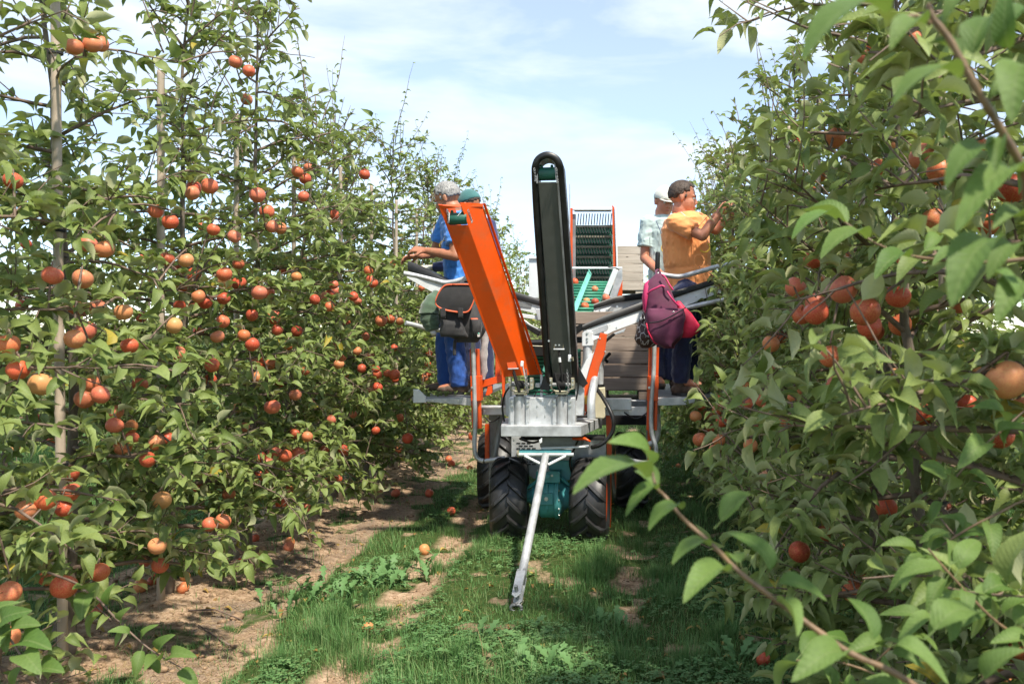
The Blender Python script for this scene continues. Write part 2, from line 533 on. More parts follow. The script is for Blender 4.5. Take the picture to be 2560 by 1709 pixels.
me = np_mesh('ground', V, FI, np.full(len(i0), 4), mat_ground())
SL = soilness(V[:, 0], V[:, 1])
SL[(np.abs(V[:, 0]) > 9) | (V[:, 1] > 60)] = 0
at = me.attributes.new('soil', 'FLOAT', 'POINT'); at.data.foreach_set('value', SL.astype(np.float32))
tag(link_mesh('ground', me), kind='structure')

# ---------------------------------------------------------------- sward: blades, clover, straw, clods
def frame_mask(x, y, z=0, m=60):
    s = F / np.maximum(y, 0.1)
    px = VX + x * s; py = VY + (CH - z) * s
    return (px > -m) & (px < 2560 + m) & (py < 1709 + m * 2) & (y > 1)

def scatter(n, x0, x1, y0, y1, dens, power=1.6):
    """random ground points, denser near the camera, kept by dens(x, y)"""
    u = RNG.random(n)
    y = (y0 ** (1 - power) + u * (y1 ** (1 - power) - y0 ** (1 - power))) ** (1 / (1 - power))
    x = x0 + RNG.random(n) * (x1 - x0)
    k = frame_mask(x, y) & (RNG.random(n) < dens(x, y))
    return x[k], y[k]

def mats_from(x, y, z, yaw, tilt, sx, sy, sz):
    """yaw about Z then tilt away, scale per axis -> (n,3,4)"""
    n = len(x); cy, sn = np.cos(yaw), np.sin(yaw); ct, st = np.cos(tilt), np.sin(tilt)
    Mx = np.zeros((n, 3, 4))
    Mx[:, 0, 0] = cy * sx; Mx[:, 1, 0] = sn * sx
    Mx[:, 0, 1] = -sn * ct * sy; Mx[:, 1, 1] = cy * ct * sy; Mx[:, 2, 1] = st * sy
    Mx[:, 0, 2] = sn * st * sz; Mx[:, 1, 2] = -cy * st * sz; Mx[:, 2, 2] = ct * sz
    Mx[:, 0, 3] = x; Mx[:, 1, 3] = y; Mx[:, 2, 3] = z
    return Mx

def mat_grass(name, a, b_, c_, trans=0.25):
    t = NT(name); geo = t.n('NewGeometry')
    co = t.n('TexCoord').outputs['Object']
    n = t.noise(co, 1.6, 4)
    f = t.math('ADD', t.math('MULTIPLY', geo.outputs['Random Per Island'], 0.7), t.math('MULTIPLY', t.math('SUBTRACT', n, 0.3), 0.55))
    c = t.ramp(f, [(0.0, a), (0.55, b_), (0.92, c_)])
    bs = t.n('BsdfPrincipled'); t.t.links.new(c, bs.inputs['Base Color']); bs.inputs['Roughness'].default_value = 0.55
    bs.inputs['Specular IOR Level'].default_value = 0.3
    tr = t.n('BsdfTranslucent'); t.t.links.new(c, tr.inputs[0])
    mx = t.n('MixShader'); mx.inputs[0].default_value = trans
    t.t.links.new(bs.outputs[0], mx.inputs[1]); t.t.links.new(tr.outputs[0], mx.inputs[2])
    return t.done(mx.outputs[0])
M['grass'] = mat_grass('grass_blade', (0.070, 0.170, 0.045), (0.130, 0.270, 0.080), (0.30, 0.35, 0.15))
M['clover'] = mat_grass('clover_leaf', (0.080, 0.180, 0.058), (0.130, 0.260, 0.090), (0.22, 0.32, 0.12))
M['straw'] = mat_grass('dry_straw', (0.20, 0.13, 0.06), (0.38, 0.28, 0.14), (0.58, 0.46, 0.27), 0.1)

def blade(bend):
    v = [(-0.5, 0, 0), (0.5, 0, 0), (-0.38, bend * 0.25, 0.5), (0.38, bend * 0.25, 0.5), (0, bend, 0.93)]
    return Tmpl(v, [(0, 1, 3, 2), (2, 3, 4)])
BL = [blade(0.15), blade(0.4), blade(0.75)]

def sward(x, y):
    s = soilness(x, y)
    n = fbm(x * 1.1 + 5, y * 1.1, 77)
    left = sstep(-3.0, -3.4, x)
    g = (1 - sstep(0.12, 0.55, s))
    return np.clip(g * (0.35 + 1.1 * sstep(0.35, 0.62, n)) + 0.03 + 0.35 * sstep(0.60, 0.72, fbm(x * 3.1, y * 3.1, 64)), 0, 1) * np.where(x < -1.7, 0.8 + left, 1.0)
gx, gy = scatter(400000, -9, 4.5, 3.3, 26, sward, 1.7)
tall = sstep(0.50, 0.68, fbm(gx * 2.2 + 9, gy * 2.2, 55))      # tussocks
L = (0.028 + 0.025 * RNG.random(len(gx)) + 0.075 * tall * RNG.random(len(gx))) * np.where(gy > 9, 1.3, 1)
Wd = (0.0026 + 0.0016 * RNG.random(len(gx))) * (1 + 0.09 * (gy - 3))
Mx = mats_from(gx, gy, gh(gx, gy) - 0.004, RNG.random(len(gx)) * 6.283, RNG.normal(0, 0.32, len(gx)), Wd, L, L)
tag(link_mesh('grass', stamp('grass', BL, RNG.integers(0, 3, len(gx)), Mx, M['grass'])), 'short green grass and tufts growing along the alley between the tree rows', 'grass', kind='stuff')
print('grass', len(gx))

# tussocks of longer, finer grass
tus = [(1500, 1430, .20), (1470, 1460, .2), (1600, 1370, .16), (1500, 1400, .17), (1680, 1500, .16), (1640, 1440, .15), (830, 1560, .17), (870, 1620, .2), (800, 1600, .18), (900, 1660, .18), (1240, 1370, .15), (1200, 1400, .16),
       (1130, 1330, .14), (1090, 1430, .12), (1140, 1660, .17), (1300, 1690, .16), (1420, 1640, .14), (1560, 1660, .16), (1720, 1660, .18), (1800, 1600, .15), (1230, 1340, .15), (1320, 1345, .1), (700, 1660, .15), (960, 1530, .10),
       (1690, 1390, .15), (1740, 1290, .14), (1650, 1290, .12), (1590, 1320, .12)]
TX, TY, TL, TR = [], [], [], []
for px, py, ln in tus:
    s_ = (py - VY) / CH; cx, cy = (px - VX) / s_, F / s_
    k = 420
    r_ = np.abs(RNG.normal(0, 0.075, k)); a_ = RNG.random(k) * 6.283
    TX.append(cx + r_ * np.cos(a_) * 1.3); TY.append(cy + r_ * np.sin(a_)); TL.append(ln * (0.5 + 0.5 * RNG.random(k)) * 0.85); TR.append(a_ - 1.57)
TX, TY, TL, TR = map(np.concatenate, (TX, TY, TL, TR))
Mx = mats_from(TX, TY, gh(TX, TY) - 0.005, TR + RNG.normal(0, 0.6, len(TX)), 0.15 + RNG.normal(0, 0.28, len(TX)), np.full(len(TX), 0.0028), TL, TL)
tag(link_mesh('grass_tussocks', stamp('grass_tussocks', BL, RNG.integers(0, 3, len(TX)), Mx, M['grass'])), 'longer bright green grass tussocks standing above the mown alley', 'grass', kind='stuff')

# clover and small herbs: three leaflets on a short stalk
def clover():
    v, f = [], []
    for k in range(3):
        a = k * 2.094
        c, s = math.cos(a), math.sin(a); p = lambda u, w, z: (u * c - w * s, u * s + w * c, z)
        b = len(v)
        v += [p(0.05, 0, 1.0), p(0.5, -0.36, 1.08), p(0.95, -0.2, 1.02), p(0.95, 0.2, 1.02), p(0.5, 0.36, 1.08), p(0.6, 0, 0.98)]
        f += [(b, b + 1, b + 5), (b + 1, b + 2, b + 5), (b + 2, b + 3, b + 5), (b + 3, b + 4, b + 5), (b + 4, b, b + 5)]
    return Tmpl(v, f)
def herbs(x, y):
    n = fbm(x * 1.6 + 21, y * 1.6, 91)
    return np.clip(sstep(0.45, 0.6, n) * (1 - sstep(0.1, 0.45, soilness(x, y))), 0, 1) * np.where(x < -1.75, 0.25, 1)
cx, cy = scatter(60000, -5, 2.2, 3.3, 12, herbs, 2.0)
sc_ = 0.010 + 0.012 * RNG.random(len(cx))
hh = sc_ * 0 + 1
Mx = mats_from(cx, cy, gh(cx, cy), RNG.random(len(cx)) * 6.283, RNG.normal(0, 0.22, len(cx)), sc_, sc_, sc_)
Mx[:, 2, 3] += 0.010 + 0.035 * RNG.random(len(cx))
tag(link_mesh('clover_patches', stamp('clover_patches', [clover()], np.zeros(len(cx), int), Mx, M['clover'])), 'low clover and small round-leaved herbs spread through the grass', 'clover', kind='stuff')

def strawd(x, y):
    return np.clip(0.06 + 0.9 * soilness(x, y) * sstep(0.35, 0.6, fbm(x * 2, y * 2, 12)), 0, 1)
sx_, sy_ = scatter(60000, -3.4, 1.8, 3.3, 12, strawd, 1.8)
Ls = 0.03 + 0.07 * RNG.random(len(sx_))
Mx = mats_from(sx_, sy_, gh(sx_, sy_) + 0.004, RNG.random(len(sx_)) * 6.283, RNG.normal(0, 0.1, len(sx_)), np.full(len(sx_), 0.0022), Ls, Ls)
Mx[:, :, 2] *= 0.12      # lying flat
Mx2 = Mx.copy(); Mx2[:, :, 1], Mx2[:, :, 2] = Mx[:, :, 2], Mx[:, :, 1]
tag(link_mesh('straw', stamp('straw', BL, RNG.integers(0, 3, len(sx_)), Mx2, M['straw'])), 'dry straw and dead grass stalks scattered on the bare soil', 'straw', kind='stuff')

# clods and grit
def clod():
    b = bmesh.new(); bmesh.ops.create_icosphere(b, subdivisions=1, radius=1.0)
    for v in b.verts: v.co *= 0.75 + 0.5 * random.random()
    for v in b.verts: v.co.z *= 0.6
    vs = [tuple(v.co) for v in b.verts]; fs = [[v.index for v in f.verts] for f in b.faces]; b.free()
    return Tmpl(vs, fs)
M['clod'] = mat_simple('dry_clod', (0.34, 0.23, 0.145), 0.95, 0, 0.4, 25, bump=0.5, bscale=70, bdist=0.006, spec=0.1)
kx, ky = scatter(30000, -3.2, 1.2, 3.3, 11, lambda x, y: 0.85 * sstep(0.4, 0.9, soilness(x, y)), 1.8)
q = RNG.random(len(kx)); rk = 0.003 + 0.010 * q ** 4 + 0.020 * (q > 0.982) * RNG.random(len(kx))
Mx = mats_from(kx, ky, gh(kx, ky) + rk * 0.2, RNG.random(len(kx)) * 6.283, RNG.normal(0, 0.3, len(kx)), rk * (0.8 + 0.6 * RNG.random(len(kx))), rk, rk)
tag(link_mesh('soil_clods', stamp('soil_clods', [clod() for _ in range(5)], RNG.integers(0, 5, len(kx)), Mx, M['clod'], False)), 'light brown dry clods and grit strewn over the tilled strip', 'soil clods', kind='stuff')
# ---------------------------------------------------------------- leaves
def leaf_tmpl(n=5, fold=0.22, curl=0.35, twist=0.0, wave=0.0, width=0.46, pet=0.22, serr=0.0):
    """leaf along +Y, length 1, upper side +Z; n stations"""
    v, f, uv = [], [], []
    for i in range(n + 1):
        t = i / n
        w = width * 0.5 * (math.sin(math.pi * min(1, t ** 0.80)) ** 0.62 if 0 < t < 1 else 0.012)
        if serr and 0 < i < n: w *= 1 + (serr if i % 2 else -serr)
        z = -curl * t * t + 0.10 * math.sin(math.pi * t)
        y = t * (1 - 0.18 * curl * t)
        tw = twist * (t - 0.3)
        for k in (-1, 0, 1):
            x = k * w; dz = abs(k) * w * fold * 2 + (wave * math.sin(9 * t + k) * w if k else 0)
            v.append((x * math.cos(tw) - dz * math.sin(tw), y, z + dz * math.cos(tw) + x * math.sin(tw)))
            uv.append((0.5 + 0.5 * k * (w / (width * 0.5)), t))
    for i in range(n):
        a = i * 3
        f += [(a, a + 1, a + 4, a + 3), (a + 1, a + 2, a + 5, a + 4)]
    if pet:
        b = len(v)
        v += [(-0.012, -pet, 0.02), (0.012, -pet, 0.02), (0.012, 0, 0), (-0.012, 0, 0)]
        uv += [(0.5, 0)] * 4
        f.append((b, b + 1, b + 2, b + 3))
        v = [(x, y + pet, z) for x, y, z in v]
    return Tmpl(v, f, uv)
LF = [leaf_tmpl(4, 0.34, 0.38), leaf_tmpl(4, 0.24, 0.62, 0.5, 0.1), leaf_tmpl(4, 0.48, 0.50, -0.5, 0.1), leaf_tmpl(4, 0.16, 0.22, 0.4, 0.14, width=0.56), leaf_tmpl(4, 0.62, 0.75, 0.3), leaf_tmpl(4, 0.36, 0.42, -0.9, 0.1, width=0.52)]
LF_MID = [leaf_tmpl(3, 0.34, 0.4, pet=0, width=0.54), leaf_tmpl(3, 0.2, 0.6, 0.5, pet=0, width=0.54), leaf_tmpl(3, 0.5, 0.5, -0.5, pet=0, width=0.5), leaf_tmpl(3, 0.3, 0.25, 0.8, pet=0, width=0.56)]
LF_FAR = [leaf_tmpl(2, 0.3, 0.3, pet=0, width=0.6), leaf_tmpl(2, 0.2, 0.55, 0.4, pet=0, width=0.62), leaf_tmpl(2, 0.5, 0.45, pet=0, width=0.6)]
LF_FINE = [leaf_tmpl(22, 0.30, 0.34, 0.25, 0.10, serr=0.035, width=0.48), leaf_tmpl(22, 0.16, 0.55, -0.3, 0.14, serr=0.035, width=0.52), leaf_tmpl(22, 0.45, 0.22, 0.4, 0.10, serr=0.035, width=0.47), leaf_tmpl(22, 0.22, 0.75, 0.1, 0.12, serr=0.035)]
for _t in LF_FINE:
    _i = 22 * 3 + 1; _t.tipyz = (_t.v[_i][1], _t.v[_i][2])
LEAF_ME = [t.mesh('leaf', M['leaf']) for t in LF]
FINE_ME = [t.mesh('leaf', M['leaf_near']) for t in LF_FINE]

# ---------------------------------------------------------------- apples
def apple_mesh(seed):
    rr = random.Random(seed)
    prof = []
    m = 14
    for j in range(m + 1):
        ph = math.pi * j / m
        r = math.sin(ph) * (1 + 0.06 * math.cos(ph))
        z = math.cos(ph) * 0.98
        if j < 3: z -= 0.16 * (1 - j / 3) ** 1.2
        if j > m - 3: z += 0.10 * ((j - m + 3) / 3) ** 1.2
        prof.append((z, max(r, 0.004)))
    mb = MB(); mb.lathe((0, 0, 0), (0, 0, 1), prof, 20)
    k1, k2 = rr.uniform(0.94, 1.06), rr.uniform(-0.07, 0.07)
    vs = []
    for x, y, z in mb.v:
        a = math.atan2(y, x)
        g = 1 + 0.02 * math.cos(5 * a) * (1 if z < 0 else 0.4) + 0.02 * math.sin(a + seed)
        vs.append((x * g * k1 + k2 * z, y * g, z))
    me = bpy.data.meshes.new('apple'); me.from_pydata(vs, [], mb.f)
    bm = bmesh.new(); bm.from_mesh(me); bmesh.ops.recalc_face_normals(bm, faces=bm.faces); bm.to_mesh(me); bm.free()
    me.materials.append(M['apple']); me.polygons.foreach_set('use_smooth', np.ones(len(me.polygons), bool))
    return me
APPLE_ME = [apple_mesh(i) for i in range(4)]
_mb = MB(); _mb.tube([(0, 0, 0.62), (0.06, 0, 0.95), (0.16, 0.03, 1.28)], [0.045, 0.035, 0.055], 5)
STALK_ME = bpy.data.meshes.new('stalk'); STALK_ME.from_pydata(_mb.v, [], _mb.f); STALK_ME.materials.append(M['stem'])
_mb = MB(); _mb.lathe((0, 0, 0), (0, 0, 1), [(-0.79, 0.10), (-0.86, 0.06), (-0.82, 0.02)], 6)
CALYX_ME = bpy.data.meshes.new('calyx'); CALYX_ME.from_pydata(_mb.v, [], _mb.f); CALYX_ME.materials.append(M['stem'])

def add_apple(loc, r, parent=None, yellow=0.0, tilt=0.5, label=None, group=None, calyx=True):
    o = bpy.data.objects.new('apple', random.choice(APPLE_ME)); COL.objects.link(o)
    if parent is not None:
        o.parent = parent; o.location = Vector(loc) - ORIG[parent.name]
    else:
        o.location = loc
        tag(o, label, 'apple', group)
    o.scale = (r, r, r * random.uniform(0.93, 1.04))
    o.rotation_euler = (random.gauss(0, tilt), random.gauss(0, tilt), random.uniform(0, 6.28))
    o.color = (yellow, 0, 0, 1)
    for me in ((STALK_ME, CALYX_ME) if calyx else (STALK_ME,)):
        c = bpy.data.objects.new(me.name.split('.')[0], me); COL.objects.link(c); c.parent = o
    return o

# fruit seen on the rows: x, y, diameter (px of the 2349-wide view), colour class
AL = """170 108 40 r,211 101 42 o,232 102 34 r,540 142 30 r,571 163 28 r,565 228 26 o,30 415 42 r,441 443 34 r,481 427 36 r,357 484 34 r,391 509 36 r,682 394 26 r,700 410 28 d,708 384 22 r,836 400 26 r,590 448 36 r,612 487 34 r,767 494 24 r,489 527 30 r,462 520 20 r,537 542 30 r,625 520 28 r,644 524 28 r,696 451 24 r,203 561 38 r,240 572 42 r,427 597 34 o,446 629 32 d,547 606 26 r,515 629 36 r,516 648 32 y,548 650 34 d,408 620 26 r,120 632 44 r,190 640 44 o,134 645 30 r,418 655 34 d,594 671 34 r,615 672 28 r,680 635 24 y,765 653 22 r,850 642 22 r,170 705 36 r,189 712 30 d,222 705 38 r,283 716 40 o,325 727 26 r,455 680 32 r,470 692 34 d,413 702 30 r,440 700 26 r,628 728 34 d,722 687 24 r,745 680 22 r,757 675 22 r,755 703 24 r,697 690 20 r,770 668 20 r,400 747 36 y,511 737 30 r,197 758 46 r,172 778 44 o,20 790 48 o,499 772 30 r,559 769 28 o,579 790 32 r,636 757 26 r,297 793 38 r,323 797 24 r,662 792 24 r,408 810 32 r,592 832 32 d,487 838 34 d,64 808 30 d,874 736 26 r,896 732 22 r,770 795 18 d,820 805 20 r,850 815 18 r,904 798 18 r,42 848 50 r,93 881 54 y,210 880 40 o,321 881 34 r,298 860 20 r,483 870 30 d,592 865 30 o,620 835 24 d,905 859 26 r,866 888 24 r,888 856 18 r,700 850 22 r,792 860 18 o,849 893 18 r,194 915 44 d,230 905 40 r,265 945 36 d,262 975 36 r,395 926 24 r,300 978 32 o,302 1005 32 d,625 933 36 r,678 905 28 r,545 935 24 y,665 912 20 o,760 962 22 r,810 950 18 r,862 987 20 r,917 958 20 r,359 1015 36 o,385 1007 32 r,281 1027 38 d,36 1026 20 y,339 1054 36 r,630 1040 34 d,655 1045 30 r,684 1040 30 r,597 1048 28 d,612 1062 30 d,648 1066 28 d,788 1030 26 r,792 1045 18 r,163 1085 36 r,453 1120 26 r,371 1147 42 y,165 1128 40 r,105 1146 48 o,148 1165 40 r,60 1170 46 o,525 1133 30 d,512 1195 34 r,480 1202 34 r,665 1128 30 o,645 1153 26 d,703 1163 22 r,361 1252 38 o,367 1296 38 r,333 1287 26 r,228 1312 44 o,146 1345 58 r,107 1325 38 r,22 1357 52 o,20 1460 50 r,748 1103 18 r,775 1098 20 r,935 1005 26 d,915 1030 22 d,1083 1000 18 d,640 880 22 d,560 700 20 d,350 640 22 d,265 760 22 d,455 760 24 d,745 1030 20 d,560 980 24 d,505 1010 22 d,440 950 24 d,380 880 26 d,80 960 26 d,120 1010 28 d,50 700 28 d,60 560 24 d,330 590 20 d,650 620 20 d,700 600 18 d,820 690 18 r,795 740 18 d,720 920 18 d"""
AR = """1974 133 40 r,2005 105 36 r,2080 170 40 r,2093 95 50 r,2170 100 40 o,2230 75 40 o,2300 95 40 r,2012 385 40 r,1830 323 20 r,1817 385 22 r,1838 378 30 d,1777 410 22 y,1880 405 32 o,1862 430 20 o,2044 330 30 o,2156 395 66 r,2115 360 60 d,2197 380 40 o,2140 505 56 o,2320 435 72 r,2265 515 60 r,2247 335 40 d,1935 665 66 r,1985 715 68 o,1872 717 60 r,1840 722 46 r,2060 680 58 r,2003 760 50 r,2065 745 52 r,1793 773 30 r,1734 577 20 r,1737 595 18 r,2310 872 90 o,2255 850 48 y,2348 938 60 r,2292 998 64 r,2112 950 60 r,2220 925 44 d,2030 805 24 r,2085 780 30 o,1918 885 48 d,1935 975 30 d,2098 1040 40 r,2142 1042 34 o,2170 1170 44 r,2010 1130 40 o,2033 1165 50 r,1890 1225 40 r,1935 1255 18 o,1885 1270 28 r,1970 1320 44 o,1955 1355 50 r,2335 1490 64 r,2300 1550 50 o,2045 850 26 o,1905 510 22 r,1850 560 22 d,1950 580 26 d,2060 600 30 d,1880 640 24 d,1990 900 28 d,2060 1000 28 d,1860 980 24 d,2120 1250 36 d,2230 1230 40 d,2200 700 40 d"""
def parse(s):
    return [(float(a) * 1.0898, float(b) * 1.0898, float(c) * 1.0898, k) for a, b, c, k in (q.split() for q in s.replace('\n', '').split(','))]
YEL = {'r': 0.0, 'd': -0.35, 'o': 0.22, 'y': 0.62}
FRUIT = []
for px, py, dm, k in parse(AL):
    xw = -2.08 - 0.25 * (k == 'd') + random.uniform(-0.1, 0.08)
    s_ = (px - VX) / xw
    r_ = dm / s_ / 2
    if r_ < 0.034: s_ = dm / 2 / 0.034; r_ = 0.034
    if r_ > 0.049: s_ = dm / 2 / 0.049; r_ = 0.049
    d = F / s_
    FRUIT.append(('L', P(px, py, d), r_, k))
for px, py, dm, k in parse(AR):
    r_ = 0.042; d = F * 2 * r_ / dm
    xw = (px - VX) / F * d
    lo, hi = 0.42, 1.25
    if xw < lo: d *= lo / xw
    if xw > hi: d *= hi / xw
    d = min(d, 9.5)
    FRUIT.append(('R', P(px, py, d), dm * d / F / 2, k))
_r = random.Random(5)
for _ in range(95):
    p_ = Vector((_r.uniform(0.42, 0.85), _r.uniform(2.7, 8.5), _r.uniform(0.7, 2.35)))
    if (p_.z > 1.2 and p_.x / p_.y < 0.137) or (p_.z > 1.62 and p_.x / p_.y < 0.165): continue
    if p_.y < 3.6 and p_.x < 0.6: continue
    if p_.x / p_.y < 0.075: continue
    FRUIT.append(('R', p_, _r.uniform(0.036, 0.044), _r.choice('rrrdoo')))
for _ in range(34):
    p_ = Vector((_r.uniform(-2.3, -1.98), _r.uniform(4.0, 11), _r.uniform(0.6, 2.3)))
    FRUIT.append(('L', p_, _r.uniform(0.034, 0.042), _r.choice('rrddo')))
FR_P = np.array([tuple(f[1]) for f in FRUIT]); FR_R = np.array([f[2] for f in FRUIT])
FR_PX = np.stack([VX + FR_P[:, 0] / FR_P[:, 1] * F, VY + (CH - FR_P[:, 2]) / FR_P[:, 1] * F], 1)
FR_RP = FR_R / FR_P[:, 1] * F

# ---------------------------------------------------------------- trees
def curve(p, d, L, n, wander, droop, rnd):
    pts = [Vector(p)]; d = Vector(d).normalized()
    for i in range(n):
        d = (d + Vector((rnd.gauss(0, wander), rnd.gauss(0, wander), rnd.gauss(0, wander) - droop))).normalized()
        pts.append(pts[-1] + d * (L / n))
    return pts

def leaf_matrix(base, dirv, size, rnd, up_tilt=0.62):
    y = Vector(dirv).normalized()
    n = Vector((rnd.gauss(0, up_tilt), rnd.gauss(0, up_tilt), 1.0))
    x = y.cross(n)
    if x.length < 1e-3: x = y.cross(Vector((1, 0, 0.3)))
    x.normalize(); z = x.cross(y)
    return [[x.x * size, y.x * size, z.x * size, base.x], [x.y * size, y.y * size, z.y * size, base.y], [x.z * size, y.z * size, z.z * size, base.z]]

def pick_ok(mx, sizes, keep_fruit, rnd_np, side):
    """drop leaves that stand in the pickers' lane, and most of those that hide a fruit on the outside of the crown"""
    c = mx[:, :, 3] + mx[:, :, 1] * 0.6
    x, y, z = c[:, 0], c[:, 1], c[:, 2]
    ok = np.ones(len(c), bool)
    lane = (y > np.where(x > 0, 6.75, 5.7)) & (y < 9.0) & (x > -1.80) & (x < np.where(z > 1.9, 0.62, 0.56)) & (z > 0.55) & (z < 3.1)
    ok &= ~((x > 0) & (y <= 6.75) & (x < 0.24) & (z > 0.5))
    ok &= ~((x > 0) & (y > 5.5) & (y <= 7.3) & (z > 1.85) & (z < 3.1) & (x < 0.66))
    ok &= ~lane
    ok &= z > 0.12
    if side == 'L': ok &= ~((y > 6.3) & (y < 8.0) & (x > -1.95) & (z > 1.0) & (z < 2.9) & (rnd_np.random(len(c)) < 0.6))
    yy = np.maximum(y, 0.2)
    px = VX + x / yy * F; py = VY + (CH - z) / yy * F
    for (fx, fy), fr, fp in zip(FR_PX, FR_RP, FR_P):
        h = (np.abs(px - fx) < fr * 1.15) & (np.abs(py - fy) < fr * 1.15) & (y < fp[1] + 0.05) & (y > fp[1] - 2.2)
        if h.any(): ok &= ~(h & (rnd_np.random(len(c)) < (keep_fruit + 0.3 * (fp[0] > 0))))
    return ok

ORD = ['nearest', 'second', 'third', 'fourth', 'fifth', 'sixth', 'seventh', 'eighth', 'ninth', 'tenth', 'eleventh', 'twelfth']
TREES = []; BPTS = {}
N_LEAVES = [0, 0]
def grow_tree(x, y, side, label, group, detail, seed, height=3.45, wide=0.72, hero=0, thin=1.0):
    """detail 2: near, single leaves; 1: middle; 0: far"""
    rnd = random.Random(seed); rnp = np.random.default_rng(seed)
    z0 = float(gh(x, y))
    root = thing('apple_tree', (x, y, z0), label, 'apple tree', group)
    lean = Vector((rnd.gauss(0, 0.03), rnd.gauss(0, 0.04), 1))
    tp = [Vector((x, y, z0 - 0.05))]
    H = height * rnd.uniform(0.93, 1.07)
    n = 14
    bendx, bendy = rnd.uniform(-0.08, 0.08), rnd.uniform(-0.07, 0.07)
    for i in range(1, n + 1):
        t = i / n
        tp.append(Vector((x, y, z0)) + Vector((lean.x * t * H + bendx * math.sin(5 * t) + rnd.gauss(0, 0.012), lean.y * t * H + bendy * math.sin(4 * t + 1) + rnd.gauss(0, 0.012), t * H)))
    rad = [0.031 * (1 - 0.86 * (i / n) ** 0.8) for i in range(n + 1)]
    # graft union low on the trunk
    tp2 = [tp[0], tp[0] + Vector((0.01, 0, 0.10)), tp[0] + Vector((-0.005, 0.0, 0.17)), tp[0] + Vector((0, 0, 0.24))] + tp[2:]
    rad2 = [0.036, 0.040, 0.052, 0.035] + rad[2:]
    tb = MB(); tb.tube(tp2, rad2, 9 if detail == 2 else 6)
    tb.build('trunk', M['bark'], root, smooth=True)
    def at(t):
        f = t * n; i = min(n - 1, int(f)); return tp[i].lerp(tp[i + 1], f - i)
    leaves = []      # (matrix, size)
    def put(base, d, size, up=0.62):
        leaves.append((leaf_matrix(base, d, size, rnd, up), size))
    lsz = 1.0 if detail == 2 else (1.08 if detail == 1 else 1.45)
    nb = {2: 54, 1: 42, 0: 30}[detail]
    az = rnd.uniform(0, 6.28)
    branches = []
    for b in range(nb):
        t = 0.10 + 0.86 * ((b + rnd.random()) / nb) ** 1.22
        az += 2.399 + rnd.gauss(0, 0.35)
        L = wide * (1.08 - 0.62 * max(0, t - 0.30) / 0.7) * rnd.uniform(0.72, 1.22)
        if side == 'R' and math.cos(az) < 0: L *= 1.0 - 0.18 * t
        rise = rnd.uniform(0.0, 0.55) + 0.5 * (t > 0.8)
        d = Vector((math.cos(az), math.sin(az), rise))
        if t < 0.28: d.z = rnd.uniform(-0.1, 0.25)
        pts = curve(at(t), d, L, 7, 0.10, 0.055, rnd)
        for q_ in range(len(pts)):
            if 5.3 < pts[q_].y < 9.2 and -1.84 < pts[q_].x < 0.60:
                pts = [pts[0].lerp(pts[max(1, q_ - 1)], z_ / 7) for z_ in range(8)]; break
            if x > 0 and x < 2 and pts[q_].x < 0.34 and q_ > 1:
                pts = [pts[0].lerp(pts[q_ - 1], z_ / 7) for z_ in range(8)]; break
        bm_ = MB(); r0 = 0.013 * (1.15 - 0.6 * t)
        bm_.tube(pts, [r0 * (1 - 0.82 * i / 7) for i in range(8)], 5 if detail == 2 else 3, False)
        # twigs and spurs along the branch
        m = max(3, int(L / ({2: 0.050, 1: 0.062, 0: 0.11}[detail])))
        for k in range(m):
            u = 0.12 + 0.88 * (k + rnd.random() * 0.8) / m
            f = min(u, 0.999) * 7; i = int(f); q = pts[i].lerp(pts[i + 1], f - i); ax = (pts[i + 1] - pts[i]).normalized()
            side_d = Vector((rnd.gauss(0, 1), rnd.gauss(0, 1), rnd.gauss(0.25, 0.7))); side_d -= ax * side_d.dot(ax); side_d.normalize()
            if rnd.random() < 0.42:       # a shoot with leaves set one by one
                tl = rnd.uniform(0.10, 0.30) * (1.25 if detail == 0 else 1)
                tw = curve(q, side_d + ax * 0.9 + Vector((0, 0, 0.3)), tl, 3, 0.10, 0.02, rnd)
                if detail: bm_.tube(tw, [0.0040, 0.0032, 0.0026, 0.0018], 3, False)
                nl = max(3, int(tl / (0.032 if detail else 0.06)))
                for j in range(nl):
                    g = (j + 0.6) / nl * 3; ii = min(2, int(g)); qq = tw[ii].lerp(tw[ii + 1], g - ii); a2 = (tw[ii + 1] - tw[ii]).normalized()
                    sd = Vector((rnd.gauss(0, 1), rnd.gauss(0, 1), rnd.gauss(0, 0.6))); sd -= a2 * sd.dot(a2); sd.normalize()
                    put(qq, sd * 0.9 + a2 * rnd.uniform(0.2, 0.9) + Vector((0, 0, 0.12)), rnd.uniform(0.058, 0.098) * lsz)
            else:                          # a spur with a rosette
                q2 = q + side_d * rnd.uniform(0.01, 0.05)
                if detail == 2: bm_.tube([q, q2], [0.004, 0.003], 3, False)
                for j in range(rnd.randint(5, 8) if detail else 3):
                    a3 = rnd.uniform(0, 6.28)
                    sd = side_d * 0.6 + Vector((math.cos(a3), math.sin(a3), rnd.uniform(-0.25, 0.55)))
                    put(q2, sd, rnd.uniform(0.058, 0.108) * lsz)
        put(pts[-1], pts[-1] - pts[-2], 0.08 * lsz)
        branches.append(bm_); BPTS[root.name] = BPTS.get(root.name, []) + pts[1:]
    # upright shoots in the top
    for b in range(rnd.randint(7, 10) if detail else 4):
        t = rnd.uniform(0.66, 0.99)
        a3 = rnd.uniform(0, 6.28)
        q = at(t) + Vector((math.cos(a3), math.sin(a3), 0)) * rnd.uniform(0.0, 0.4) * (1.15 - t)
        L = rnd.uniform(0.35, 0.95)
        pts = curve(q, Vector((math.cos(a3) * 0.35, math.sin(a3) * 0.35, 1)), L, 6, 0.07, -0.01, rnd)
        bm_ = MB(); bm_.tube(pts, [0.0055 * (1 - 0.8 * i / 6) for i in range(7)], 4 if detail == 2 else 3, False)
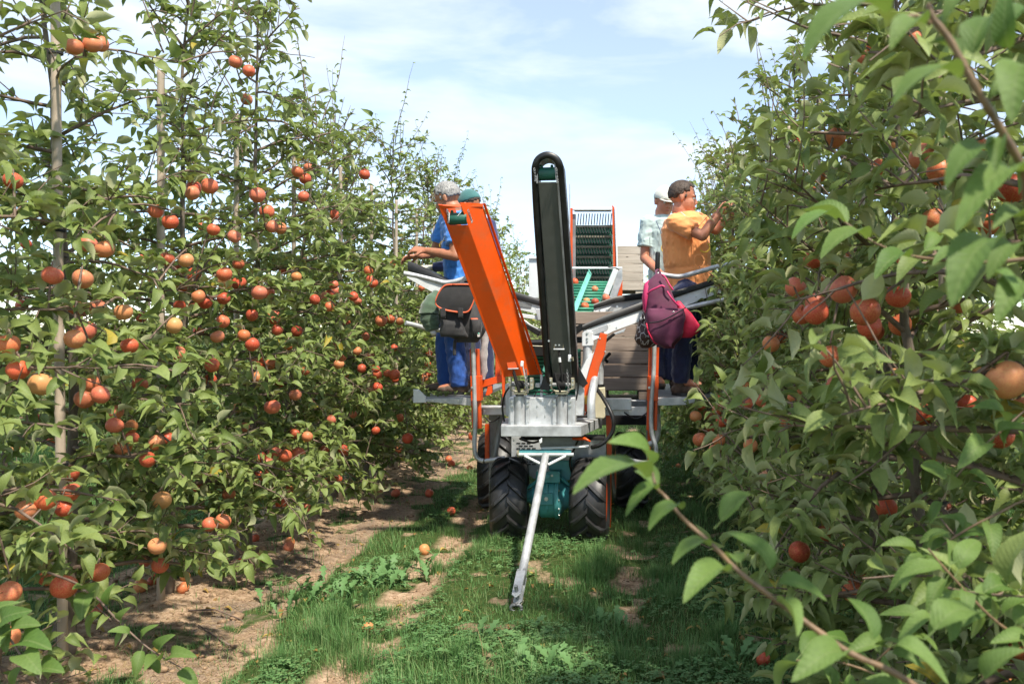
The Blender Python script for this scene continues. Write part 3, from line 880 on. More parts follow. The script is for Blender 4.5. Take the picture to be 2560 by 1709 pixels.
        nl = int(L / (0.030 if detail else 0.055)); a4 = 0
        for j in range(nl):
            g = (j + 0.5) / nl * 6; ii = min(5, int(g)); qq = pts[ii].lerp(pts[ii + 1], g - ii); a4 += 2.4
            put(qq, Vector((math.cos(a4), math.sin(a4), rnd.uniform(0.0, 0.5))), rnd.uniform(0.05, 0.085) * lsz * (1.1 - 0.5 * j / nl), 0.35)
        branches.append(bm_)
    if detail == 2:
        for bm_ in branches: bm_.build('branch', M['twig'], root, smooth=True)
    else:
        allb = MB()
        for bm_ in branches: allb.add(bm_.v, bm_.f)
        o = allb.build('branches', M['twig'], root, smooth=True); o['kind'] = 'stuff'
    mx = np.array([l[0] for l in leaves]); sz = np.array([l[1] for l in leaves])
    ok = pick_ok(mx, sz, 0.66, rnp, side)
    hz = mx[:, 2, 3] - z0
    ok &= rnp.random(len(ok)) > 0.52 * np.clip((hz - 1.9) / 0.9, 0, 1)
    if thin < 1: ok &= rnp.random(len(ok)) < thin
    mx, sz = mx[ok], sz[ok]
    o0 = np.array(ORIG[root.name])
    c = mx[:, :, 3]
    single = np.zeros(len(mx), bool)
    if detail == 2:
        vis = frame_mask(c[:, 0], c[:, 1], c[:, 2], 30) & ((VY + (CH - c[:, 2]) / np.maximum(c[:, 1], .2) * F) > -30)
        score = sz / c[:, 1] * 40 + (c[:, 0] - x) * (1.5 if side == 'L' else -1.5) - (c[:, 1] - y) * 1.2
        score[~vis] = -99
        order = np.argsort(-score)[:300]
        single[order[score[order] > -90]] = True
    rel = mx.copy(); rel[:, :, 3] -= o0
    rest = rel[~single]
    if len(rest):
        T = LF if (detail == 2 and y < 6.2) else (LF_MID if detail else LF_FAR)
        o = link_mesh('leaves', stamp('leaves', T, rnp.integers(0, len(T), len(rest)), rest, M['leaf']), root)
        o['kind'] = 'stuff'
    for m_ in rel[single]:
        lo = bpy.data.objects.new('leaf', rnd.choice(LEAF_ME)); COL.objects.link(lo); lo.parent = root
        lo.matrix_local = Matrix([list(m_[0]), list(m_[1]), list(m_[2]), [0, 0, 0, 1]])
    N_LEAVES[0] += int(single.sum()); N_LEAVES[1] += len(rest)
    TREES.append((root, x, y, side))
    return root

LY = [3.15] + [4.08 + 0.95 * i for i in range(28)]
for i, yy in enumerate(LY):
    det = 2 if i < 9 else (1 if i < 15 else 0)
    if i == 0: lab = 'apple tree at the left edge of the photo, only its branches in view'
    elif i == 1: lab = 'apple tree with the tall pale bamboo stake, nearest whole tree of the left row'
    elif i < 11: lab = '%s whole apple tree of the left row, counted from the camera' % ORD[i - 1]
    else: lab = 'small distant apple tree in the left row behind the harvester'
    h_ = 3.85 if i < 4 else (3.25 if i < 7 else 3.5)
    grow_tree(ROW_L + random.gauss(0, 0.03), yy + random.gauss(0, 0.04), 'L', lab, 'apple trees of the left row' if i < 11 else 'distant apple trees of the left row', det, 100 + i, height=h_, wide=0.74)
RY = [2.12, 3.08, 4.15, 5.1, 6.05, 7.0, 7.95, 8.9, 9.85] + [10.8 + 0.95 * i for i in range(20)]
for i, yy in enumerate(RY):
    det = 2 if i < 6 else (1 if i < 10 else 0)
    if i < 8: lab = '%s apple tree behind the foreground sprays in the shaded right row' % ORD[i] if i else 'apple tree with big dark leaves at the right edge of the photo'
    else: lab = 'distant apple tree in the right row beyond the pickers'
    rt = grow_tree(ROW_R + random.gauss(0, 0.03), yy + random.gauss(0, 0.04), 'R', lab, 'apple trees of the right row' if i < 8 else 'distant apple trees of the right row', det, 300 + i, height=3.6 if i < 3 else (3.35 if i < 8 else 3.5), wide=0.84)
# the next rows either side, seen through the gaps
for i in range(20):
    grow_tree(-6.3 + random.gauss(0, 0.05), 5.2 + 1.25 * i, 'L2', 'apple tree of the row behind the left row, seen through gaps', 'apple trees of the row beyond the left row', 0, 500 + i, height=3.3, wide=1.0)
for i in range(14):
    grow_tree(4.9 + random.gauss(0, 0.05), 4.4 + 1.25 * i, 'R2', 'apple tree of the row behind the right row, seen through gaps', 'apple trees of the row beyond the right row', 0, 560 + i, height=3.3, wide=1.0)
print('leaves', N_LEAVES)

SPURS = {}
def smooth_path_(pts, k=3):
    out = []
    for i in range(len(pts) - 1):
        p0, p1, p2, p3 = pts[max(i - 1, 0)], pts[i], pts[i + 1], pts[min(i + 2, len(pts) - 1)]
        for j in range(k):
            t = j / k
            out.append(0.5 * ((2 * p1) + (p2 - p0) * t + (2 * p0 - 5 * p1 + 4 * p2 - p3) * t * t + (3 * p1 - p0 - 3 * p2 + p3) * t ** 3))
    return out + [pts[-1]]
def nearest_tree(p, side):
    return min((t for t in TREES if t[3] == side), key=lambda t: abs(t[2] - p[1]) + 0.3 * abs(t[1] - p[0]))[0]
for side, p, r_, k in FRUIT:
    tr_ = min((t for t in TREES if t[3] == side and t[0].name in BPTS), key=lambda t: min((q - p).length for q in BPTS[t[0].name]))[0]
    dist, q_ = min(((q - p).length, i_, q) for i_, q in enumerate(BPTS[tr_.name]))[::2]
    sp = SPURS.setdefault(tr_.name, (tr_, MB(), []))
    top = p + Vector((0, 0, r_ * 1.15))
    mid = q_.lerp(top, 0.55) + Vector((0, 0, 0.10 * min(1.0, dist)))
    pts = smooth_path_([q_, mid, top + Vector((0, 0, 0.012)), top])
    sp[1].tube(pts, [0.0055 - 0.0030 * i_ / (len(pts) - 1) for i_ in range(len(pts))], 4, False)
    rr_ = random.Random(int(p.x * 1e4))
    for j in range(2 + int(min(dist, 1.0) * 16)):
        u = 1.0 if j < 2 else rr_.random(); a = rr_.uniform(0, 6.28)
        b_ = pts[min(len(pts) - 1, int(u * (len(pts) - 1)))]
        sp[2].append(leaf_matrix(b_, Vector((math.cos(a), math.sin(a), rr_.uniform(0.4, 1.2))), rr_.uniform(0.055, 0.09), rr_, 0.5))
    add_apple(p, r_, tr_, YEL[k] + random.uniform(-0.12, 0.12))
for tr_, mb_, lv in SPURS.values():
    mb_.build('fruit_spurs', M['twig'], tr_, smooth=True)['kind'] = 'stuff'
    mx_ = np.array(lv); mx_[:, :, 3] -= np.array(ORIG[tr_.name])
    link_mesh('spur_leaves', stamp('spur_leaves', LF, RNG.integers(0, len(LF), len(mx_)), mx_, M['leaf']), tr_)['kind'] = 'stuff'

# stakes with ties, and the trellis wires
def stake(x, y, top, label, lean=0.0, r=0.017, side='L'):
    z0 = float(gh(x, y))
    root = thing('bamboo_stake', (x, y, z0), label, 'stake', 'bamboo stakes of the %s row' % ('left' if side == 'L' else 'right'))
    pts, rs = [], []
    k = 0; z = -0.05
    while z < top:
        pts.append(Vector((x + lean * z, y, z0 + z))); rs.append(r * (1 - 0.12 * z / top) * (1.12 if k % 3 == 2 else 1.0))
        z += 0.02 if k % 3 != 0 else 0.26; k += 1
    mb = MB(); mb.tube(pts, rs, 10); mb.build('cane', M['bamboo'], root, smooth=True)
    for zt in (0.9, 1.95, 2.75):
        mb = MB(); mb.lathe(Vector((x + lean * zt, y, z0 + zt)), (0, 0, 1), [(-0.006, r * 1.05), (-0.006, r * 1.4), (0.006, r * 1.4), (0.006, r * 1.05)], 12)
        mb.build('tie', M['tie'], root, smooth=False)
for i, yy in enumerate(LY[1:10]):
    s_ = F / yy
    xx = {0: (172 - VX) / s_, 1: (408 - VX) / s_, 2: (592 - VX) / s_, 3: (733 - VX) / s_}.get(i, ROW_L + 0.05)
    stake(xx + 0.05, yy - 0.12, 3.75 if i == 0 else 3.2, ('thick pale bamboo stake, tallest at the left of the photo' if i == 0 else 'bamboo stake tied to the %s whole apple tree of the left row' % ORD[i]), lean=-0.012 if i == 0 else 0.0, r=0.022 if i < 2 else 0.018)
for i, yy in enumerate(RY[1:5]):
    stake(ROW_R + 0.03, yy + 0.10, 3.0, 'thin bamboo stake at the %s apple tree of the right row' % ORD[i + 1], r=0.014, side='R')
for z, nm in ((2.74, 'upper'), (1.90, 'middle'), (0.88, 'lower')):
    for X, sd in ((ROW_L + 0.03, 'left'), (ROW_R - 0.03, 'right')):
        mb = MB(); pts = [(X, yy, z + 0.02 * math.sin(yy * 0.7)) for yy in np.arange(1.0, 36, 1.0)]
        mb.tube(pts, 0.0022, 4)
        tag(mb.build('trellis_wire', M['wire']), '%s trellis wire running along the stakes of the %s row' % (nm, sd), 'wire', 'trellis wires')
# ---------------------------------------------------------------- the harvester
M['galv'] = mat_simple('galvanised_steel', (0.60, 0.62, 0.63), 0.45, 0.40, 0.22, 9, dirt=0.35, dirtcol=(0.20, 0.19, 0.17), bump=0.08, bscale=40)
M['galv_dk'] = mat_simple('weathered_galvanised_steel', (0.30, 0.31, 0.31), 0.55, 0.5, 0.25, 7, dirt=0.5, dirtcol=(0.14, 0.12, 0.10), bump=0.1, bscale=40)
M['alu'] = mat_simple('pale_aluminium', (0.80, 0.83, 0.84), 0.42, 0.05, 0.06, 6, dirt=0.25, dirtcol=(0.35, 0.34, 0.32), bump=0.03, bscale=30)
M['orange'] = mat_simple('orange_paint', (0.82, 0.095, 0.005), 0.38, 0, 0.08, 5, dirt=0.22, dirtcol=(0.30, 0.07, 0.02), bump=0.05, bscale=18, rvar=0.1)
M['grey_paint'] = mat_simple('dark_grey_paint', (0.085, 0.090, 0.078), 0.5, 0, 0.12, 6, dirt=0.4, dirtcol=(0.11, 0.10, 0.08), bump=0.05, bscale=30)
M['rubber'] = mat_simple('black_rubber', (0.012, 0.012, 0.012), 0.42, 0, 0.3, 12, dirt=0.25, dirtcol=(0.05, 0.045, 0.04), bump=0.15, bscale=80, bdist=0.001)
M['tyre'] = mat_simple('tyre_rubber', (0.026, 0.026, 0.027), 0.42, 0, 0.35, 10, dirt=0.45, dirtcol=(0.085, 0.07, 0.055), bump=0.25, bscale=90, bdist=0.001, rvar=0.12)
M['teal'] = mat_simple('teal_enamel', (0.08, 0.34, 0.36), 0.42, 0, 0.15, 9, dirt=0.35, dirtcol=(0.05, 0.08, 0.07), bump=0.12, bscale=60)
M['rail_teal'] = mat_simple('pale_teal_plastic', (0.17, 0.55, 0.44), 0.45, 0, 0.1, 9)
M['green'] = mat_simple('green_belt', (0.045, 0.28, 0.17), 0.5, 0, 0.2, 14, dirt=0.3, dirtcol=(0.07, 0.08, 0.05))
M['green_dk'] = mat_simple('dark_green_belt', (0.02, 0.125, 0.085), 0.55, 0, 0.25, 14)
M['bristle'] = mat_simple('black_bristles', (0.02, 0.028, 0.026), 0.6)
M['tank'] = mat_simple('cream_plastic', (0.72, 0.66, 0.46), 0.45, 0, 0.08, 8, dirt=0.2, trans=0.2)
M['bolt'] = mat_simple('zinc_bolt', (0.62, 0.63, 0.62), 0.3, 0.85)
M['brass'] = mat_simple('zinc_yellow', (0.55, 0.50, 0.36), 0.4, 0.7, 0.3, 30)
M['flight'] = mat_simple('worn_tan_flight', (0.30, 0.27, 0.20), 0.7, 0, 0.25, 20)
M['slot'] = mat_simple('slot_dark', (0.01, 0.01, 0.01), 0.9)
M['red'] = mat_simple('red_plastic', (0.6, 0.03, 0.015), 0.4)
M['sticker'] = mat_simple('yellow_sticker', (0.75, 0.40, 0.03), 0.4)

def mat_paint(name, col, wear=0.5):
    t = NT(name); co = t.n('TexCoord').outputs['Object']
    a = t.noise(co, 4, 6); c = t.ramp(a, [(0.3, tuple(x * .82 for x in col)), (0.7, col)])
    s1 = t.noise(t.map(co, (8, 8, 160)), 1.0, 3, 0.7, 0.3); s2 = t.noise(t.map(co, (140, 10, 9)), 1.0, 3, 0.7, 0.4)
    big = t.ramp(t.noise(co, 7, 5), [(0.48, 0.0), (0.62, 1.0)])
    sc = t.math('MULTIPLY', t.ramp(t.math('MAXIMUM', s1, s2), [(0.66, 0.0), (0.70, wear)]), big)
    c = t.mix(sc, c, (0.55, 0.28, 0.16))
    ds = t.ramp(t.noise(co, 5, 9, 0.75), [(0.50, 0.0), (0.78, 0.55)]); c = t.mix(ds, c, (0.33, 0.13, 0.05))
    ch = t.ramp(t.noise(co, 60, 3), [(0.70, 0.0), (0.72, 0.8)]); c = t.mix(t.math('MULTIPLY', ch, big), c, (0.12, 0.07, 0.05))
    b = t.n('BsdfPrincipled'); t.t.links.new(c, b.inputs['Base Color'])
    t.t.links.new(t.math('ADD', 0.34, t.math('MULTIPLY', ds, 0.5)), b.inputs['Roughness'])
    t.t.links.new(t.bump(a, 0.08, 0.004), b.inputs['Normal'])
    return t.done(b.outputs[0])
M['orange'] = mat_paint('orange_paint', (0.82, 0.095, 0.006))

HV = thing('apple_harvester', (-0.57, 7.0, 0.0), 'grey and orange apple harvester with black tyres and picking platforms between the rows', 'harvester')

def plate(mb, pts, th):
    pts = [Vector(p) for p in pts]
    n = (pts[1] - pts[0]).cross(pts[-1] - pts[0]).normalized()
    if n.y < 0: n = -n
    mb.prism(pts, n * th); return mb
def part(name, mat, pix, d, t, parent=HV, bevel=0.003, **kw):
    mb = MB(); mb.pxprism(pix, d, t)
    return mb.build(name, M[mat], parent, bevel=bevel, **kw)
def rect(x0, y0, x1, y1): return [(x0, y0), (x1, y0), (x1, y1), (x0, y1)]
def smooth_path(pts, k=4):
    pts = [Vector(p) for p in pts]; out = []
    for i in range(len(pts) - 1):
        p0, p1, p2, p3 = pts[max(i - 1, 0)], pts[i], pts[i + 1], pts[min(i + 2, len(pts) - 1)]
        for j in range(k):
            t = j / k
            out.append(0.5 * ((2 * p1) + (p2 - p0) * t + (2 * p0 - 5 * p1 + 4 * p2 - p3) * t * t + (3 * p1 - p0 - 3 * p2 + p3) * t ** 3))
    return out + [pts[-1]]
def tubepart(name, mat, pix, r, parent=HV, n=12, k=6, **kw):
    mb = MB(); mb.tube(smooth_path([P(*q) for q in pix], k), r, n)
    return mb.build(name, M[mat], parent, smooth=True, auto=50, **kw)
_b = MB(); _b.lathe((0, 0, 0), (0, -1, 0), [(0, 0.0125), (0.002, 0.0125), (0.002, 0.0085), (0.008, 0.0085), (0.0085, 0.007)], 6)
BOLT = bpy.data.meshes.new('bolt'); BOLT.from_pydata(_b.v, [], _b.f); BOLT.materials.append(M['bolt'])
def bolts(parent, lst, s=1.0):
    for q in lst:
        o = bpy.data.objects.new('bolt', BOLT); COL.objects.link(o); o.parent = parent
        o.location = P(*q) - ORIG[parent.name] - Vector((0, 0.001, 0)); o.scale = (s,) * 3

# ---- wheels
def wheel(c, yaw, rad, wid, label=None):
    w = bpy.data.objects.new('wheel', None); w.empty_display_size = 0.05
    COL.objects.link(w); w.parent = HV; w.location = Vector(c) - ORIG[HV.name]; w.rotation_euler = (0, 0, yaw)
    ORIG[w.name] = Vector((0, 0, 0))
    h = wid / 2
    mb = MB()
    prof = [(-h * .62, rad * .50), (-h * .80, rad * .56), (-h * .97, rad * .70), (-h, rad * .80), (-h * .93, rad * .90), (-h * .74, rad * .955), (-h * .4, rad * .972), (0, rad * .976),
            (h * .4, rad * .972), (h * .74, rad * .955), (h * .93, rad * .90), (h, rad * .80), (h * .97, rad * .70), (h * .80, rad * .56), (h * .62, rad * .50)]
    mb.lathe((0, 0, 0), (1, 0, 0), prof, 48)
    mb.build('tyre', M['tyre'], w, smooth=True, auto=60)
    mb = MB(); mb.lathe((0, 0, 0), (1, 0, 0), [(-h * .85, rad * .56), (-h * .85, rad * .50), (-h * .35, rad * .46), (-h * .30, rad * .2), (-h * .42, rad * .16), (h * .42, rad * .16), (h * .3, rad * .2), (h * .35, rad * .46), (h * .85, rad * .50), (h * .85, rad * .56)], 32)
    mb.build('rim', M['orange'], w, smooth=True, auto=30)
    # one lug, following the tyre's outside from the centre line to the shoulder
    def lug(sg):
        secs = []
        for i in range(8):
            u = i / 7
            x = sg * (-0.05 * h + u * 1.04 * h)
            prr = np.interp(abs(x) / h, [0, .4, .74, .93, 1.0, 1.04], [.976, .972, .955, .90, .80, .76]) * rad
            ang = -0.42 * u ** 0.9 * 1.0
            hw = (0.022 if u < 0.85 else 0.018) * (1 + 0.25 * (i == 0))
            out = rad * 0.085 * (1.0 if u < 0.8 else 0.75)
            ring = []
            for da, dr in ((-hw, -0.004), (-hw * .72, out), (hw * .72, out), (hw, -0.004)):
                a = ang + da / rad; rr = prr + dr
                ring.append(Vector((x, -math.cos(a) * rr, math.sin(a) * rr)))
            secs.append(ring)
        m2 = MB(); m2.loft(secs, True, True); return m2
    nl = 15
    for sg in (-1, 1):
        o0 = lug(sg).build('lug', M['tyre'], w, bevel=0.003)
        for k in range(nl):
            a = 2 * math.pi * (k + (0.5 if sg > 0 else 0)) / nl
            if k == 0: o0.rotation_euler = (a, 0, 0)
            else: copy_to(o0, w, (0, 0, 0), (a, 0, 0))
    if label: w['label'] = label
    return w
wheel((-0.865, 6.68, 0.285), R(4), 0.31, 0.275, 'front wheel with chevron tread, left of the drawbar')
wheel((-0.255, 6.68, 0.275), R(-3), 0.315, 0.275, 'front wheel with chevron tread, right of the drawbar')
wheel((0.055, 8.0, 0.31), R(6), 0.33, 0.30, 'rear wheel half hidden under the right platform')
wheel((-1.17, 8.0, 0.31), R(6), 0.33, 0.30, 'rear wheel half hidden under the left platform')

# ---- axle housing
mb = MB(); cx = P(1372, 1240, 6.65)
prof = [(1305, .045), (1318, .047), (1330, .060), (1332, .085), (1344, .10), (1352, .150), (1356, .157), (1388, .157), (1390, .168), (1399, .168), (1401, .150), (1412, .105), (1420, .085), (1432, .08)]
mb.lathe(cx, (1, 0, 0), [((x - 1372) / F * 6.65, r) for x, r in prof], 32)
AX = mb.build('axle_housing', M['teal'], HV, smooth=True, auto=35)
for k in range(14):
    a = 2 * math.pi * k / 14
    o = bpy.data.objects.new('bolt', BOLT); COL.objects.link(o); o.parent = AX
    o.location = cx + Vector(((1400 - 1372) / F * 6.65, -math.cos(a) * 0.158, math.sin(a) * 0.158)) - ORIG[HV.name]; o.rotation_euler = (0, 0, R(90)); o.scale = (0.8,) * 3
mb = MB(); mb.box(cx + Vector((-0.005, -0.158, 0.01)), (0.10, 0.02, 0.085)); mb.build('cover_plate', M['teal'], AX, bevel=0.004)
for dx in (0.0,):
    mb = MB(); mb.prism([cx + Vector((-0.006, -0.160, 0.05)), cx + Vector((0.006, -0.160, 0.05)), cx + Vector((0.002, -0.150, 0.12)), cx + Vector((-0.002, -0.150, 0.12))], (0, 0.03, 0)); mb.build('rib', M['teal'], AX)
    mb = MB(); mb.prism([cx + Vector((-0.008, -0.158, -0.03)), cx + Vector((0.008, -0.158, -0.03)), cx + Vector((0.001, -0.150, -0.085)), cx + Vector((-0.001, -0.150, -0.085))], (0, 0.03, 0)); mb.build('rib', M['teal'], AX)
o = bpy.data.objects.new('bolt', BOLT); COL.objects.link(o); o.parent = AX; o.location = cx + Vector((-0.005, -0.168, 0.012)) - ORIG[HV.name]; o.scale = (1.3,) * 3
part('axle_bracket', 'teal', rect(1340, 1178, 1400, 1206), 6.50, 0.10, bevel=0.004)
part('gearbox', 'teal', [(1372, 1150), (1428, 1150), (1428, 1200), (1372, 1200)], 6.62, 0.18, bevel=0.006)
mb = MB(); mb.cyl(P(1368, 1190, 6.50), P(1368, 1190, 6.45), 0.017, 12); mb.build('plug', M['teal'], HV, smooth=True, auto=40)
bolts(HV, [(1380, 1188, 6.5), (1349, 1184, 6.5), (1349, 1199, 6.5)], 0.8)
for a, b in (((1345, 1200), (1312, 1224)), ((1399, 1192), (1428, 1215))):
    mb = MB(); mb.tube([P(a[0], a[1], 6.55), P(b[0], b[1], 6.6)], 0.012, 6); mb.build('axle_brace', M['teal'], HV)

# ---- drawbar
tubepart('drawbar', 'galv', [(1364, 1138, 6.22), (1304, 1440, 5.06)], 0.026, k=2)
mb = MB(); mb.cyl(P(1294, 1136, 6.24), P(1434, 1136, 6.24), 0.014, 12); mb.build('hinge_bar', M['galv'], HV, smooth=True, auto=40)
mb = MB(); mb.cyl(P(1297, 1129, 6.27), P(1428, 1129, 6.27), 0.017, 12); mb.build('hinge_tube', M['teal'], HV, smooth=True, auto=40)
mb = MB(); mb.lathe(P(1297, 1133, 6.25), (1, 0, 0), [(-0.012, 0.024), (0.0, 0.028), (0.004, 0.02)], 10); mb.build('collar', M['brass'], HV)
for a in (1312, 1414):
    mb = MB(); mb.tube([P(a, 1139, 6.22), P(1363 + (a - 1363) * 0.15, 1161, 6.18)], 0.010, 8); mb.build('drawbar_brace', M['alu'], HV, smooth=True, auto=40)
fa, fb = P(1304, 1434, 5.08), P(1292, 1492, 4.90)
ax = (fb - fa).normalized(); sx = Vector((1, 0, 0.1)).normalized(); nzv = ax.cross(sx).normalized()
for k in (-1, 1):
    mb = MB(); q = nzv * 0.026 * k
    plate(mb, [fa - sx * .027 + q, fa + sx * .027 + q, fb + sx * .026 + q, fb + ax * .03 + q, fb - sx * .026 + q], 0.008)
    mb.build('fork_plate', M['galv'], HV, bevel=0.002)
mb = MB(); mb.box((fa + (fa - fb) * -0.12), (0.05, 0.09, 0.05), Matrix((sx, ax, nzv)).transposed().to_quaternion().to_matrix()); mb.build('fork_block', M['galv_dk'], HV, bevel=0.003)
pc = fb - ax * 0.02
mb = MB(); mb.cyl(pc - nzv * 0.055, pc + nzv * 0.065, 0.011, 10); mb.build('hitch_pin', M['galv_dk'], HV, smooth=True, auto=40)
mb = MB()
mb.tube([pc - nzv * 0.05 + (sx * math.cos(t) + ax * math.sin(t)) * 0.026 for t in np.linspace(0, 6.28, 17)], 0.004, 6); mb.build('pin_ring', M['brass'], HV, smooth=True)
mb = MB()
mb.tube([pc + ax * 0.05 + Vector((0.030 * math.cos(t), 0.0, -0.04 + 0.022 * math.sin(t))) for t in np.linspace(0, 6.28, 19)], 0.010, 8); mb.build('towing_eye', M['galv_dk'], HV, smooth=True)

# ---- chassis
mb = MB(); z1, z0 = 0.900, 0.825
mb.prism([(-0.868, 6.2, z1), (-0.300, 6.2, z1), (-0.184, 6.78, z1), (-0.93, 6.78, z1)], (0, 0, z0 - z1))
mb.build('tray', M['galv'], HV, bevel=0.004, seg=2)
part('chassis_panel', 'galv', [(1278, 1090), (1515, 1090), (1515, 1200), (1420, 1200), (1405, 1190), (1335, 1196), (1278, 1160)], 6.98, 0.03)
CP = bpy.data.objects['chassis_panel']
mb = MB()
for r_ in range(9):
    for c_ in range(4):
        if r_ < 2 and c_ > 2: continue
        x = 1291 + c_ * 13 + (6 if r_ % 2 else 0); y = 1106 + r_ * 6.6
        mb.pxprism(rect(x, y, x + 9.5, y + 2.6), 6.976, 0.006)
mb.build('vent_slots', M['slot'], CP)['kind'] = 'stuff'
bolts(CP, [(1285, 1098, 6.98), (1506, 1150, 6.98), (1518, 1145, 6.98), (1306, 1097, 6.98)], 0.6)
part('side_upright', 'orange', [(1515, 1035), (1530, 1035), (1527, 1320), (1519, 1320), (1517, 1150)], 7.0, 0.05)
part('side_upright', 'orange', rect(1212, 1060, 1222, 1150), 7.35, 0.05)
part('turntable', 'galv_dk', rect(1350, 1092, 1455, 1118), 6.5, 0.35, bevel=0.006)
part('tie_plate', 'alu', [(1352, 1124), (1470, 1118), (1472, 1114), (1352, 1118)], 6.3, 0.05)
part('latch', 'alu', [(1347, 1100), (1355, 1094), (1355, 1106), (1349, 1109)], 6.15, 0.012)
mb = MB(); mb.tube([P(1432, 1096, 6.35), P(1462, 1096, 6.3), P(1476, 1103, 6.28)], [0.010, 0.012, 0.006], 8); mb.build('orange_hook', M['orange'], HV, smooth=True)
part('under_block', 'slot', rect(1300, 1093, 1512, 1100), 6.7, 0.2)

# tower box with two sleeves
TB = part('tower_box', 'galv', rect(1271, 994, 1438, 1066), 6.32, 0.28, bevel=0.003)
for x0 in (1299.5, 1405.5):
    mb = MB(); mb.cyl(P(x0, 1067, 6.33), P(x0, 990, 6.33), 0.042, 24); mb.build('sleeve', M['galv'], TB, smooth=True, auto=40)
    mb = MB(); mb.cyl(P(x0, 1072, 6.33) + Vector((0, 0, .012)), P(x0, 1066, 6.33), 0.047, 24); mb.build('sleeve_foot', M['galv'], TB, smooth=True, auto=40)
    for dx in (-19.5, 19.5):
        part('flange', 'galv', rect(x0 + dx - 5, 996, x0 + dx + 5, 1064), 6.305, 0.012, parent=TB, bevel=0.002)
        bolts(TB, [(x0 + dx, 1003, 6.303), (x0 + dx, 1014, 6.303), (x0 + dx, 1058, 6.303)], 1.0)
    mb = MB(); mb.cyl(P(x0, 992, 6.33), P(x0, 985, 6.33), 0.030, 20); mb.build('post', M['galv_dk'], TB, smooth=True, auto=40)
bolts(TB, [(1352, 1001, 6.32), (1352, 1060, 6.32), (1343, 1015, 6.32), (1363, 1015, 6.32), (1343, 1040, 6.32), (1363, 1040, 6.32)], 0.6)
for x0 in (1301, 1404):
    CL = part('clevis_base', 'brass', rect(x0 - 16, 979, x0 + 16, 985), 6.27, 0.12, bevel=0.002)
    for sx_ in (-1, 1):
        part('clevis_ear', 'brass', [(x0 + sx_ * 27 - 4, 944), (x0 + sx_ * 27 + 4, 944), (x0 + sx_ * 28 + 5, 954), (x0 + sx_ * 28 + 4, 972), (x0 + sx_ * 25 - 2, 974)], 6.26, 0.05, parent=CL)
        bolts(CL, [(x0 + sx_ * 28, 951, 6.26), (x0 + sx_ * 28, 962, 6.26)], 0.55)
        mb = MB(); mb.tube([P(x0 + sx_ * 24, 972, 6.26), P(x0 + sx_ * 17, 977, 6.26), P(x0, 978, 6.26)], 0.006, 6); mb.build('clevis_wire', M['brass'], CL)
    mb = MB(); mb.cyl(P(x0 - 26, 961, 6.28), P(x0 + 26, 961, 6.28), 0.014, 12); mb.build('pivot_pin', M['galv_dk'], CL, smooth=True, auto=40)
    mb = MB(); mb.cyl(P(x0 - 9, 961, 6.275), P(x0 + 9, 961, 6.275), 0.030, 12); mb.build('pivot_drum', M['slot'], CL, smooth=True, auto=40)
    # tension chain of real links down the right side
    mb = MB()
    for k in range(11):
        c_ = P(x0 + 14 + k * 0.35, 925 + k * 5.2, 6.24)
        mb.tube([c_ + Vector(((0.006 if k % 2 else 0.002) * math.cos(t), (0.002 if k % 2 else 0.006) * math.cos(t), 0.011 * math.sin(t))) for t in np.linspace(0, 6.28, 9)], 0.0025, 4)
    mb.build('chain', M['galv_dk'], CL)['kind'] = 'stuff'
    mb = MB(); mb.tube([P(x0 - 18, 930, 6.22), P(x0 - 12, 955, 6.22), P(x0 - 3, 980, 6.24)], 0.008, 6); mb.build('strut', M['slot'], CL)

# ---- orange chute arm
def edge(t, top, bot, dt, db):
    return P(top[0] + (bot[0] - top[0]) * t, top[1] + (bot[1] - top[1]) * t, dt + (db - dt) * t)
OA = MB()
Lt, Lb, Rt, Rb = P(1105, 511, 5.78), P(1262, 942, 6.30), P(1150, 506, 5.78), P(1306, 938, 6.30)
webv = Vector((0.105, 0.125, 0.0))
Pt, Qt = Lt.lerp(Lb, 0.115), Rt.lerp(Rb, 0.12)
plate(OA, [Pt, Qt, Rb, Lb], 0.004)
OAo = OA.build('discharge_chute', M['orange'], HV, bevel=0.0015, label='orange sheet metal chute arm leaning to the left')
wt_, wb_ = Vector((0.125, 0.13, 0.012)), Vector((0.108, 0.13, 0.0))
mb = MB(); plate(mb, [Rt, Rt + wt_, Rb + wb_, Rb], 0.004); mb.build('chute_side', M['orange'], OAo, bevel=0.001)
mb = MB(); plate(mb, [Lt, Lt + Vector((0.06, 0.13, 0)), Lb + Vector((0.06, 0.13, 0)), Lb], 0.004); mb.build('chute_side', M['orange'], OAo, bevel=0.001)
lip = Vector((0.022, -0.012, 0.0))
mb = MB(); plate(mb, [Rt + wt_ + Vector((0.003, 0.0, 0)), Rt + wt_ + lip, Rb + wb_ + lip, Rb + wb_ + Vector((0.003, 0, 0))], 0.004); mb.build('lip', M['orange'], OAo, bevel=0.001)
mb = MB(); plate(mb, [Lt, Lt + Vector((-0.024, -0.006, 0.0)), Lb + Vector((-0.008, -0.004, 0)), Lb], 0.004); mb.build('lip', M['orange'], OAo, bevel=0.001)
mb = MB(); plate(mb, [Lt + Vector((-0.024, -0.006, -0.004)), Rt + wt_ + lip * 0.3, Rt + wt_ + lip * 0.3 + Vector((0, 0, -0.022)), Rt + Vector((0.0, 0.01, -0.03)), Lt + Vector((0.0, 0.01, -0.03))], 0.005); mb.build('end_flange', M['orange'], OAo, bevel=0.001)
